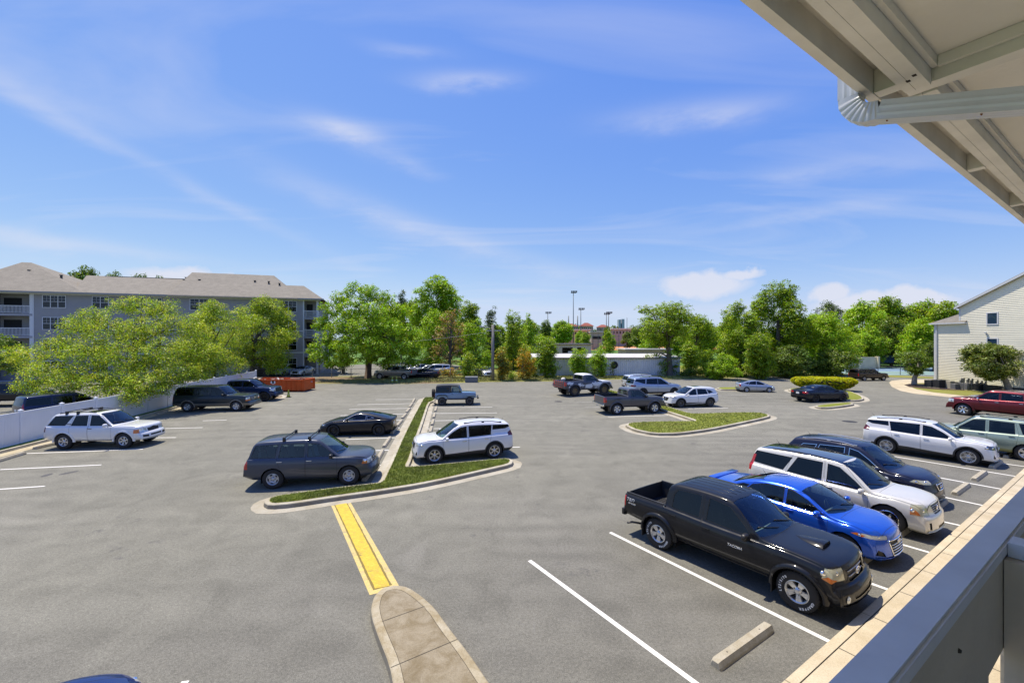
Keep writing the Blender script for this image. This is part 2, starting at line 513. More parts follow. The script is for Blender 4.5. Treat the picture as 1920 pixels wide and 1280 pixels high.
class Car:
 def __init__(s, name, label, cat, S, group=None):
  s.S = S
  s.root = tag(empty(name), label, cat, group)
  s.paint = S['paint']
  s.build()
 # ---- body shell as a loft along the car
 def loft(s):
  S = s.S
  if S['top'][-1][0] <= S['top'][-2][0] + .004: S['top'][-1] = (S['top'][-2][0] + .012, S['top'][-1][1])
  top, belt, bot = pchip(S['top']), pchip(S['belt']), pchip(S['bot'])
  plan = pchip(S['plan'])
  xr, xf = S['top'][0][0], S['top'][-1][0]
  xs = set([round(p[0], 4) for k in ('top', 'bot', 'belt', 'plan') for p in S[k] if xr <= p[0] <= xf])
  xs |= set(np.round(np.linspace(xr, xf, int((xf - xr) / S.get('step', .11))), 4))
  xs = sorted(xs)
  st = [xs[0]]
  for x in xs[1:]:
   if x - st[-1] < .006 and x not in (xs[-1],): continue
   dz = abs(top(x) - top(st[-1])); k = max(1, int(dz / .07))
   a = st[-1]
   for i in range(1, k): st.append(a + (x - a) * i / k)
   st.append(x)
  W = S['W']; tum = S.get('tum', .25); shelf = S.get('shelf', .045)
  bm = bmesh.new()
  rows = []
  bf, br_ = S.get('bowf', .22) * .8, S.get('bowr', .10)
  wsx = S.get('ws')
  for x in st:
   zt, zb, zB = top(x), bot(x), belt(x)
   w = plan(x)
   zt = max(zt, zb + .04)
   zs = min(zB, zt - .012)
   if S.get('ws') and x > S['ws'][0]: zs = max(zs, zt - .07 - .25 * max(0, S['ws'][0] + .35 - x))
   zs = max(zs, zb + .02)
   H_ = zs - zb
   sec = [(0, zb), (.5 * w, zb), (.84 * w, zb), (.925 * w, zb + .10 * H_), (.962 * w, zb + .2 * H_), (.985 * w, zb + .36 * H_), (w, zb + .55 * H_),
    (.998 * w, zb + .70 * H_), (.985 * w, zb + .82 * H_), (.968 * w, zb + .91 * H_), ((.955 - shelf * .1) * w, zb + .97 * H_), (w * (.945 - shelf * .4), zs)]
   hg = zt - zs
   wg = w * (.935) - shelf * min(1, hg / .25)
   crown = min(S.get('crown', .055), hg * .45)
   hs = hg - crown
   yt = wg - tum * hg
   for t in (.0, .25, .5, .75, .9):
    sec.append((wg - tum * hs * t, zs + hs * t + .002))
   rr = min(.09, .5 * yt)
   sec += [(wg - tum * hs - .012 - .01 * min(1, hg / .4), zs + hs * .985 + crown * .12), (yt - rr * .45, zt - crown * .62), (yt - rr * 1.1, zt - crown * .42), (yt * .72, zt - crown * .24), (yt * .36, zt - crown * .06), (0, zt)]
   row = []
   f1 = max(0., min(1., (x - (xf - 1.1)) / 1.1)); f1 = f1 * f1 * (3 - 2 * f1)
   f2 = max(0., min(1., ((xr + .7) - x) / .7)); f2 = f2 * f2
   for (y, z) in sec:
    q = (y / W) ** 2
    dx = -bf * f1 * (q ** 1.35) + br_ * f2 * (q ** 1.6)
    if wsx and z > zs:
     c = max(0., 1 - abs(x - (wsx[0] + wsx[1]) / 2) / (abs(wsx[0] - wsx[1]) / 2 + .5))
     dx -= S.get('wsbow', .16) * q * min(1, c * 1.6)
    row.append((x + dx, y, z))
   rows.append(row)
  vg = []
  for row in rows:
   R_ = [bm.verts.new(p) for p in row]
   L_ = [R_[0]] + [bm.verts.new((p[0], -p[1], p[2])) for p in row[1:-1]] + [R_[-1]]
   vg.append((R_, L_))
  for (a, b), (c, d) in zip(vg, vg[1:]):
   for i in range(len(a) - 1):
    for (p, q, rev) in ((a, c, False), (b, d, True)):
     vs = [p[i], q[i], q[i + 1], p[i + 1]]
     vs = list(dict.fromkeys(vs))
     if len(vs) < 3: continue
     if rev: vs.reverse()
     try: bm.faces.new(vs)
     except ValueError: pass
  for (a, b), rev in ((vg[0], 0), (vg[-1], 1)):
   for i in range(len(a) - 1):
    vs = list(dict.fromkeys([a[i], a[i + 1], b[i + 1], b[i]]))
    if len(vs) < 3: continue
    try: bm.faces.new(vs)
    except ValueError: pass
  bmesh.ops.recalc_face_normals(bm, faces=bm.faces)
  s.top, s.belt, s.bot, s.plan = top, belt, bot, plan
  return bm
 def region(s, bm, planes, t, only=None):
  """cut the shell along the planes and give the faces inside all of them the tag t"""
  lay = s.lay
  eps = 1e-5
  def inside(c, tol): return all((c - co).dot(no) < tol for co, no in planes)
  act = []
  for f in bm.faces:                       # faces that touch the region at all
   ok = True
   for co, no in planes:
    if min((v.co - co).dot(no) for v in f.verts) > 0: ok = False; break
   if ok: act.append(f)
  for co, no in planes:
   es = set(); vs = set()
   act = [f for f in act if f.is_valid]
   for f in act:
    es.update(f.edges); vs.update(f.verts)
   r = bmesh.ops.bisect_plane(bm, geom=act + list(es) + list(vs), dist=eps, plane_co=co, plane_no=no)
   act = [g for g in r['geom'] if isinstance(g, bmesh.types.BMFace) and g.is_valid]
   act = [f for f in act if (f.calc_center_median() - co).dot(no) < 0]
  for f in act:
   if f.is_valid and inside(f.calc_center_median(), 1e-4) and (only is None or f[lay] in only):
    f[lay] = t
 def build(s):
  S = s.S; root = s.root
  W, R, wb = S['W'], S['R'], S['wb']
  bm = s.loft()
  s.lay = bm.faces.layers.int.new('part')
  s.bvh = BVHTree.FromBMesh(bm)
  ar = R + S.get('arch', .06)
  tags = {0: ('body', s.paint, 0)}
  nt = [1]
  def new(name, m, ins=0.0, par=None, thick=0):
   k = nt[0]; nt[0] += 1
   tags[k] = (name, m, ins, par)
   return k
  # lower trim
  seam = new('seam', SEAM)
  if S.get('ws'):
   x0, x1 = S['ws'][0] + .03, S['top'][-1][0] - .17
   hp = tp([(x0, -W * .76), (x1, -W * .62), (x1, W * .62), (x0, W * .76)]) + [lim(2, s.belt(x1) - .12, -1)]
   s.region(bm, hp, seam); k = new('hood', s.paint)
   s.region(bm, inset(hp[:4], .007) + hp[4:], k, only=(seam,))
  for side in (1, -1):
   yl = lim(1, side * W * .5, -side)
   for d in S.get('doors', []):
    pl = sp(d) + [yl]
    s.region(bm, pl, seam, only=(0,))
    k = new('door', s.paint)
    s.region(bm, inset(sp(d), .007) + [yl], k, only=(seam,))
    tags[k] = ('door', s.paint, 0, None, side)
   for w in S.get('win', []):
    poly, gm = w[0], (w[1] if len(w) > 1 else GL_SIDE)
    k2 = new('rub', BLACK, .004)
    s.region(bm, inset(sp(poly), -.016) + [yl], k2)
    tags[k2] = ('window_frame', w[2] if len(w) > 2 else BLACK, .002)
    k = new('window', gm, .010)
    s.region(bm, sp(poly) + [yl], k)
   if S.get('clad') and side < 0:
    k = new('cladding', S.get('clad_mat', CLAD))
    for poly in S['clad']: s.region(bm, sp(poly), k)
   for (nm, planes, m, ins) in S.get('lamps', []):
    k = new(nm, m, ins)
    s.region(bm, [(Vector((c.x, c.y * side, c.z)), Vector((n.x, n.y * side, n.z))) for c, n in planes], k)
  for (nm, planes, m, ins) in S.get('cuts', []):
   k = new(nm, m, ins)
   s.region(bm, planes, k)
  dele = new('delete', SEAM)
  for (nm, planes) in S.get('holes', []):
   s.region(bm, planes, dele)
  for xc in (wb / 2, -wb / 2):
   n = 16
   poly = [(xc + ar * math.cos(2 * math.pi * k / n), R * 1.0 + ar * math.sin(2 * math.pi * k / n)) for k in range(n)]
   for side in (1, -1):
    s.region(bm, sp(poly) + [lim(1, side * W * .45, -side)], dele)
    s.region(bm, [lim(0, xc - ar * .97, -1), lim(0, xc + ar * .97, 1), lim(2, R * .95, 1), lim(1, side * W * .45, -side)], dele)
  bmesh.ops.delete(bm, geom=[f for f in bm.faces if f[s.lay] == dele], context='FACES')
  bm.normal_update()
  vn = {}
  bm.verts.index_update(); bm.verts.ensure_lookup_table()
  # ---- split into parts
  groups = {}
  for f in bm.faces:
   groups.setdefault(f[s.lay], []).append(f)
  s.parts = {}
  body = None
  order = sorted(groups, key=lambda k: k)
  merged_frame = []
  for k in order:
   tg = tags[k]
   nm, m, ins = tg[0], tg[1], tg[2]
   if nm == 'seam' and body is not None: continue
   sets = [(nm, groups[k])]
   if nm == 'body' and seam in groups: sets = [(nm, groups[k] + groups[seam])]
   # separate window panes, lamps and doors by connected island
   for nm_, fs in sets:
    isl = [fs]
    if nm_ in ('window',):
     isl = s.islands(fs)
    for fs_ in isl:
     vid = {}; co = []; no = []; pol = []; mi = []
     for f in fs_:
      ids = []
      for v in f.verts:
       if v.index not in vid:
        vid[v.index] = len(co)
        co.append(v.co - v.normal * ins); no.append(v.normal.copy())
       ids.append(vid[v.index])
      pol.append(ids); mi.append(1 if (nm_ == 'body' and f[s.lay] == seam) else 0)
     me = bpy.data.meshes.new(nm_)
     me.from_pydata(co, [], pol)
     me.materials.append(m)
     if nm_ == 'body': me.materials.append(SEAM)
     me.polygons.foreach_set('material_index', mi)
     me.polygons.foreach_set('use_smooth', [True] * len(pol))
     me.normals_split_custom_set_from_vertices([tuple(n) for n in no])
     o = bpy.data.objects.new(nm_, me)
     c = sum(co, Vector()) / len(co)
     o['_c'] = [c.x, c.y, c.z]
     if nm_ == 'body': body = o
     s.parts.setdefault(nm_, []).append(o)
  s.body = body
  for nm, L in s.parts.items():
   for o in L:
    par = root
    c = Vector(o['_c'])
    if nm in ('window', 'window_frame'):
     best = None
     for d in s.parts.get('door', []):
      dc = Vector(d['_c'])
      if dc.y * c.y > 0 and abs(dc.x - c.x) < .33: best = d
     if best is not None: par = best
    link(o, par)
  for L in s.parts.values():
   for o in L: del o['_c']
  s.underbody(ar)
  s.wheels()
  s.details()
 def islands(s, fs):
  left = set(fs); out = []
  while left:
   f = left.pop(); st = [f]; cur = [f]
   while st:
    g = st.pop()
    for e in g.edges:
     for h in e.link_faces:
      if h in left: left.discard(h); st.append(h); cur.append(h)
   if len(cur) >= 1: out.append(cur)
  return out
 def hit(s, o, d):
  r = s.bvh.ray_cast(Vector(o), Vector(d))
  return r[0], r[1]
 def side(s, x, z, sd=1):
  h, n = s.hit((x, 4 * sd, z), (0, -sd, 0))
  return h if h else Vector((x, s.S['W'] * sd, z)), n if n else Vector((0, sd, 0))
 def front(s, y, z, sd=1):
  h, n = s.hit((6 * sd, y, z), (-sd, 0, 0))
  return h if h else Vector((s.S['top'][-1][0] * (1 if sd > 0 else -1), y, z)), n if n else Vector((sd, 0, 0))
 def over(s, x, y):
  h, n = s.hit((x, y, 5), (0, 0, -1))
  return h if h else Vector((x, y, 1)), n if n else Vector((0, 0, 1))
 def underbody(s, ar):
  S = s.S; W, R, wb = S['W'], S['R'], S['wb']
  xr, xf = S['top'][0][0], S['top'][-1][0]
  bm = bmesh.new()
  for xc in (wb / 2, -wb / 2):
   for sd in (1, -1):
    n = 14
    a0 = [Vector((xc + (ar + .004) * math.cos(math.pi * k / n), sd * .45 * W, R + (ar + .004) * math.sin(math.pi * k / n))) for k in range(n + 1)]
    a0 = [Vector((a0[0].x, a0[0].y, R * .5))] + a0 + [Vector((a0[-1].x, a0[0].y, R * .5))]
    inner = [bm.verts.new(p) for p in a0]
    outer = []
    for p in a0:
     h, _ = s.side(p.x, max(p.z, s.bot(p.x) + .05), sd)
     outer.append(bm.verts.new((p.x, h.y - sd * .012, p.z)))
    for i in range(len(a0) - 1):
     bm.faces.new((inner[i], inner[i + 1], outer[i + 1], outer[i]))
    bm.faces.new(inner)
   box(bm, xc - .04, xc + .04, -W * .8, W * .8, R - .04, R + .04)
  zf = S.get('floor', R + .02)
  box(bm, -wb / 2 + ar, wb / 2 - ar, -W * .8, W * .8, min(zf, s.bot(0) + .02) - .02, zf)
  obj('underbody', bm, BLACK, s.root)
  # cabin
  cab = S.get('cab')
  if cab:
   x0, x1, zsit = cab                          # rear, front, seat cushion height
   cm = S.get('cab_mat', CAB_GREY)
   bm = bmesh.new()
   for i, xx in enumerate(S.get('rows', [x1 - .95, x1 - 1.85])):
    ys = (-.38 * W / .92, .38 * W / .92)
    for y in ys:
     rbox(bm, xx - .25, xx + .27, y - .25, y + .25, zsit - .12, zsit + .02, .04)
     Mx = Matrix.Translation((xx - .24, y, zsit)) @ Matrix.Rotation(rad(-14), 4, 'Y')
     rbox(bm, -.06, .06, -.24, .24, -.02, .56, .045, M=Mx)
     rbox(bm, -.045, .045, -.13, .13, .58, .74, .04, M=Mx)
   obj('seat', bm, cm, s.root, True, angle=40)
   bm = bmesh.new()
   zd = s.belt(x1) - .02
   rbox(bm, x1 - .42, x1 + .12, -W * .72, W * .72, zd - .22, zd - .03, .05)
   obj('dashboard', bm, S.get('dash_mat', CAB_GREY), s.root, True, angle=40)
   bm = bmesh.new()
   Mx = Matrix.Translation((x1 - .5, .38, zd - .06)) @ Matrix.Rotation(rad(65), 4, 'Y')
   lathe(bm, [(.175, 0), (.19, .012), (.205, 0), (.19, -.012)], 20, 'Z', 0, Mx, close=True)
   box(bm, -.17, .17, -.02, .02, -.01, .01, M=Mx)
   obj('steering_wheel', bm, BLACK, s.root, True)
   bm = bmesh.new()
   box(bm, x0, x1, -W * .78, W * .78, zf, zf + .03)
   obj('cabin_floor', bm, CAB_DARK, s.root)
 def wheels(s):
  S = s.S; W, R, wb = S['W'], S['R'], S['wb']
  tw = S.get('tw', .225)
  mt, mr = wheel_meshes(R, tw, S.get('rim', 'five'), S.get('rim_r', R * .63), S.get('rim_mat', ALLOY))
  tr = S.get('track', W - tw / 2 - .035)
  for xc in (wb / 2, -wb / 2):
   for sd in (1, -1):
    w = empty('wheel', (xc, sd * tr, R), 0, s.root)
    if sd < 0: w.rotation_euler = (0, 0, math.pi)
    t = bpy.data.objects.new('tyre', mt); link(t, w)
    r = bpy.data.objects.new('rim', mr); link(r, w)
    r.rotation_euler = t.rotation_euler = (0, random.uniform(0, 6.28), 0)
    if S.get('tyre_text'):
     bm = bmesh.new(); me = None
     rr = (R + S.get('rim_r', R * .63)) / 2
     tx = S['tyre_text']
     k = 0
     allm = bpy.data.meshes.new('lettering')
     bj = bmesh.new()
     for word, a0 in tx:
      for i, ch in enumerate(word):
       if ch == ' ': continue
       a = a0 + (i - len(word) / 2) * .165
       cu = bpy.data.curves.new('c', 'FONT'); cu.body = ch; cu.size = .062; cu.extrude = .001; cu.align_x = 'CENTER'; cu.align_y = 'CENTER'; cu.offset = .003
       tmp = bpy.data.objects.new('c', cu); COL.objects.link(tmp)
       m2 = bpy.data.meshes.new_from_object(tmp.evaluated_get(bpy.context.evaluated_depsgraph_get()))
       bpy.data.objects.remove(tmp); bpy.data.curves.remove(cu)
       # letters stand radially, read clockwise from outside (+y looks back at the viewer)
       Mx = Matrix.Rotation(-a, 4, 'Y') @ Matrix.Translation((0, tw / 2 * 1.035, rr)) @ Matrix(((-1, 0, 0, 0), (0, 0, 1, 0), (0, 1, 0, 0), (0, 0, 0, 1)))
       m2.transform(Mx); bj.from_mesh(m2); bpy.data.meshes.remove(m2)
     obj('tyre_lettering', bj, LETTER, w)
    s.parts.setdefault('wheel', []).append(w)
 def details(s):
  S = s.S; W = S['W']; root = s.root
  # door handles
  for (x, z) in S.get('handles', []):
   for sd in (1, -1):
    h, n = s.side(x, z, sd)
    bm = bmesh.new()
    rbox(bm, x - .095, x + .095, h.y + sd * .012 - .011, h.y + sd * .012 + .011, z - .014, z + .014, .008)
    for xx in (-.08, .08): rbox(bm, x + xx - .012, x + xx + .012, h.y - .014, h.y + .014, z - .012, z + .012, .004)
    par = root
    for d in s.parts.get('door', []):
     bb = [v.co for v in d.data.vertices]
     if min(v.x for v in bb) < x < max(v.x for v in bb) and bb[0].y * sd > 0: par = d
    obj('door_handle', bm, S.get('handle_mat', s.paint), par, True, angle=40)
  # mirrors
  if S.get('mirror'):
   x, z = S['mirror']
   for sd in (1, -1):
    h, n = s.side(x, z, sd)
    bm = bmesh.new()
    b2 = bmesh.new()
    bmesh.ops.create_uvsphere(b2, u_segments=14, v_segments=9, radius=1)
    for v in b2.verts:
     v.co = Vector((math.copysign(abs(v.co.x) ** .75, v.co.x) * .075, math.copysign(abs(v.co.y) ** .7, v.co.y) * .115, math.copysign(abs(v.co.z) ** .75, v.co.z) * .08))
     if v.co.x < -.045: v.co.x = -.045
    for f in b2.faces: f.smooth = True
    merge(bm, b2, Matrix.Translation((x, h.y + sd * .17, z + .045)))
    tube(bm, [(x + .01, h.y - sd * .03, z - .01), (x + .01, h.y + sd * .09, z + .01)], [.028, .024], 8)
    m = obj('side_mirror', bm, S.get('mirror_mat', s.paint), root, True, angle=60)
  # roof rails
  if S.get('rails'):
   x0, x1, hgt, m = S['rails']
   for sd in (1, -1):
    bm = bmesh.new(); pts = []
    for k in range(9):
     t = k / 8; x = x0 + (x1 - x0) * t
     y = S.get('rail_y', W * .66) * (1 - .05 * t) * sd
     h, n = s.over(x, y)
     pts.append((x, y, h.z + hgt * min(1, 4 * t, 4 * (1 - t)) + .004))
    tube(bm, pts, .018, 6)
    for t in (.03, .5, .97):
     x = x0 + (x1 - x0) * t; y = S.get('rail_y', W * .66) * (1 - .05 * t) * sd
     h, n = s.over(x, y); rbox(bm, x - .06, x + .06, y - .02, y + .02, h.z - .01, h.z + hgt * .9, .01)
    obj('roof_rail', bm, m, root, True, angle=50)
  if S.get('crossbars'):
   for x in S['crossbars']:
    bm = bmesh.new()
    y = W * .72; h, n = s.over(x, y)
    tube(bm, [(x, -y - .03, h.z + .10), (x, y + .03, h.z + .10)], .022, 8)
    for sd in (1, -1):
     rbox(bm, x - .05, x + .05, sd * y - .05, sd * y + .05, h.z - .06, h.z + .13, .02)
    obj('roof_crossbar', bm, BLACK, root, True, angle=50)
  # grille bars, following the nose
  for g in S.get('grille', []):
   y0, y1, zs_, th, m, dep = g
   bm = bmesh.new()
   for z in zs_:
    for k in range(10):
     ya, yb = y0 + (y1 - y0) * k / 10, y0 + (y1 - y0) * (k + 1) / 10
     a, _ = s.front(ya, z); b, _ = s.front(yb, z)
     tube(bm, [(a.x + dep, ya, z), (b.x + dep, yb, z)], th, 6, cap=(k in (0, 9)))
   obj('grille_bars', bm, m, root, True)
  if S.get('grille_ring'):
   pts, th, m, dep = S['grille_ring']
   bm = bmesh.new(); P_ = []
   n = len(pts)
   for i in range(n):
    a, b = pts[i], pts[(i + 1) % n]
    for k in range(4):
     t = k / 4; y, z = a[0] + (b[0] - a[0]) * t, a[1] + (b[1] - a[1]) * t
     h, _ = s.front(y, z); P_.append((h.x + dep, y, z))
   P_.append(P_[0])
   tube(bm, P_, th, 6)
   obj('grille_surround', bm, m, root, True)
  for o in s.parts.get('headlight', []):
   co = [v.co for v in o.data.vertices]; c = sum(co, Vector()) / len(co); nn = sum((Vector(n.vector) for n in o.data.vertex_normals), Vector()).normalized()
   r = min(.055, (max(v.z for v in co) - min(v.z for v in co)) * .32)
   bm = bmesh.new()
   for k in (-.35, .35):
    b2 = bmesh.new(); bmesh.ops.create_icosphere(b2, subdivisions=2, radius=r)
    y = c.y + k * (max(v.y for v in co) - min(v.y for v in co)) * .7
    h, _ = s.front(y, c.z); merge(bm, b2, Matrix.Translation((h.x - r * .88, y, c.z)))
   link_o = obj('reflector', bm, CHROME, o, True)
  # emblem in the grille
  if S.get('emblem'):
   kind, z, r = S['emblem']
   h, _ = s.front(0, z)
   bm = bmesh.new()
   My = Matrix.Translation((h.x + .02, 0, z)) @ Matrix.Rotation(rad(90), 4, 'Y')
   def ring(ry, rz, oy=0, oz=0, th=.008):
    pts = [(h.x + .022, oy + ry * math.cos(a), z + oz + rz * math.sin(a)) for a in [2 * math.pi * k / 24 for k in range(25)]]
    tube(bm, pts, th, 5)
   if kind == 'ovals':
    ring(r, r * .68); ring(r * .36, r * .66, th=.007); ring(r * .72, r * .28, oz=r * .36, th=.007)
   elif kind == 'slant_h':
    ring(r, r * .55)
    tube(bm, [(h.x + .022, r * .45, z - r * .42), (h.x + .022, r * .2, z + r * .42)], .010, 5)
    tube(bm, [(h.x + .022, -r * .2, z - r * .42), (h.x + .022, -r * .45, z + r * .42)], .010, 5)
    tube(bm, [(h.x + .022, r * .32, z - .01), (h.x + .022, -r * .32, z + .01)], .009, 5)
   elif kind == 'shield':
    ring(r, r, th=.012); ring(r * .55, r * .6, th=.014)
   elif kind == 'bowtie':
    box(bm, h.x + .01, h.x + .03, -r, r, z - .022, z + .022); box(bm, h.x + .012, h.x + .032, -r * .35, r * .35, z - .04, z + .04)
   elif kind == 'wing':
    ring(r, r * .62); tube(bm, [(h.x + .02, r * .9, z + r * .3), (h.x + .02, 0, z - r * .15), (h.x + .02, -r * .9, z + r * .3)], .008, 5)
   elif kind == 'ring_bar':
    ring(r, r, th=.010); box(bm, h.x + .012, h.x + .03, -r * 1.25, r * 1.25, z - .015, z + .015)
   obj('emblem', bm, S.get('emblem_mat', CHROME), root, True, angle=40)
  if S.get('nose_text'):
   tx, z, size, m = S['nose_text']
   h, _ = s.front(0, z)
   text_obj('emblem', tx, size, .006, m, root, Matrix.Translation((h.x + .03, 0, z)) @ Matrix(((0, 0, 1, 0), (1, 0, 0, 0), (0, 1, 0, 0), (0, 0, 0, 1))))
  for (tx, x, z, size, m, slant) in S.get('side_text', []):
   for sd in (1, -1):
    h, n = s.side(x, z, sd)
    Mx = Matrix.Translation((x, h.y + sd * .004, z)) @ Matrix.Rotation(math.pi if sd > 0 else 0, 4, 'Z') @ Matrix(((1, 0, 0, 0), (0, 0, -1, 0), (0, 1, 0, 0), (0, 0, 0, 1))) @ Matrix(((1, slant, 0, 0), (0, 1, 0, 0), (0, 0, 1, 0), (0, 0, 0, 1)))
    text_obj('side_badge', tx, size, .003, m, root, Mx)
  # flares round the arches
  if S.get('flare'):
   th, m = S['flare']
   ar = S['R'] + S.get('arch', .06)
   for xc in (S['wb'] / 2, -S['wb'] / 2):
    for sd in (1, -1):
     bm = bmesh.new(); rings = []
     n = 22
     for k in range(n + 1):
      a = rad(-3) + rad(186) * k / n
      ca, sa = math.cos(a), math.sin(a)
      row = []
      for (dr, dy) in ((-.006, -.04), (-.006, th), (.03, th * 1.1), (.075 if th > .02 else .05, th * .4), (.085 if th > .02 else .055, -.03)):
       x, z = xc + (ar + dr) * ca, S['R'] + (ar + dr) * sa
       zz = max(z, s.bot(x) + .06)
       h, _ = s.side(xc + (ar + .04) * ca, max(S['R'] + (ar + .04) * sa, s.bot(x) + .09), sd)
       row.append(bm.verts.new((x, h.y + sd * dy, z)))
      rings.append(row)
     for r0, r1 in zip(rings, rings[1:]):
      for i in range(4): bm.faces.new((r0[i], r0[i + 1], r1[i + 1], r1[i]))
     bmesh.ops.recalc_face_normals(bm, faces=bm.faces)
     obj('fender_flare', bm, m or s.paint, root, True, angle=50)
  # wipers and wiper cowl
  if S.get('ws'):
   x1, x0 = S['ws']
   bm = bmesh.new()
   for y0, y1 in ((.58, -.02), (-.1, -.66)):
    pts = []
    for k in range(6):
     t = k / 5; y = (y0 + (y1 - y0) * t) * W / .92
     x = x1 - .05 - .13 * t - .12 * (y / W) ** 2
     h, n = s.over(x, y); pts.append((h.x, y, h.z + .018))
    tube(bm, pts, .011, 5)
   obj('wiper', bm, BLACK, root)
  if S.get('antenna'):
   x, y = S['antenna']; h, n = s.over(x, y)
   bm = bmesh.new(); tube(bm, [(x, y, h.z - .01), (x - .12, y, h.z + .16)], [.008, .003], 5); obj('antenna', bm, BLACK, root)
  if S.get('plate'):
   z = S['plate']; h, n = s.front(0, z, -1)
   bm = bmesh.new(); rbox(bm, h.x - .02, h.x + .01, -.155, .155, z - .078, z + .078, .008); obj('licence_plate', bm, PLATE, root)
  if S.get('extra'): S['extra'](s)
 def place(s, front, rear, fix=None):
  """stand the car so that its camera-side wheels touch the ground at these two photograph pixels"""
  S = s.S
  f, r = G(*front), G(*rear)
  d = f - r; sc = d.length / S['wb']
  if fix: sc = fix
  d.normalize()
  tr = (S['W'] - .035) * sc
  left = Vector((-d.y, d.x, 0))
  mid = (f + r) / 2
  # which side faces the camera
  c = mid + left * tr
  if c.length > (mid - left * tr).length: off = left
  else: off = -left
  c = mid + off * tr * .97
  s.root.location = c
  s.root.rotation_euler = (0, 0, math.atan2(d.y, d.x))
  s.root.scale = (sc, sc, sc)
  return s
 def at(s, loc, heading, sc=1.0):
  s.root.location = loc
  s.root.rotation_euler = (0, 0, heading)
  s.root.scale = (sc, sc, sc)
  return s
# ------------------------------------------------------------------ ground materials
def nodes_of(name):
 m = bpy.data.materials.new(name); m.use_nodes = True
 t = m.node_tree; b = t.nodes['Principled BSDF']
 MATS[name] = m
 return m, t, b
def noise(t, vec, scale, detail=5, rough=.55, dist=0, out=0):
 n = t.nodes.new('ShaderNodeTexNoise'); n.inputs['Scale'].default_value = scale; n.inputs['Detail'].default_value = detail
 n.inputs['Roughness'].default_value = rough; n.inputs['Distortion'].default_value = dist
 t.links.new(vec, n.inputs['Vector']); return n.outputs[out]
def ramp(t, fac, stops, interp='LINEAR'):
 r = t.nodes.new('ShaderNodeValToRGB'); r.color_ramp.interpolation = interp
 el = r.color_ramp.elements
 while len(el) < len(stops): el.new(0.5)
 for e, (p, c) in zip(el, stops):
  e.position = p; e.color = (*c, 1) if len(c) == 3 else c
 t.links.new(fac, r.inputs[0]); return r.outputs[0]
def mixc(t, fac, a, b, mode='MIX'):
 m = t.nodes.new('ShaderNodeMixRGB'); m.blend_type = mode
 for i, v in ((0, fac), (1, a), (2, b)):
  if isinstance(v, (int, float)): m.inputs[i].default_value = v
  elif isinstance(v, tuple): m.inputs[i].default_value = (*v, 1)
  else: t.links.new(v, m.inputs[i])
 return m.outputs[0]
def objco(t, scale=None, rot=None):
 c = t.nodes.new('ShaderNodeTexCoord'); o = c.outputs['Object']
 if scale or rot:
  mp = t.nodes.new('ShaderNodeMapping')
  if scale: mp.inputs['Scale'].default_value = scale
  if rot: mp.inputs['Rotation'].default_value = rot
  t.links.new(o, mp.inputs[0]); o = mp.outputs[0]
 return o
def g3(v): return (v, v, v)

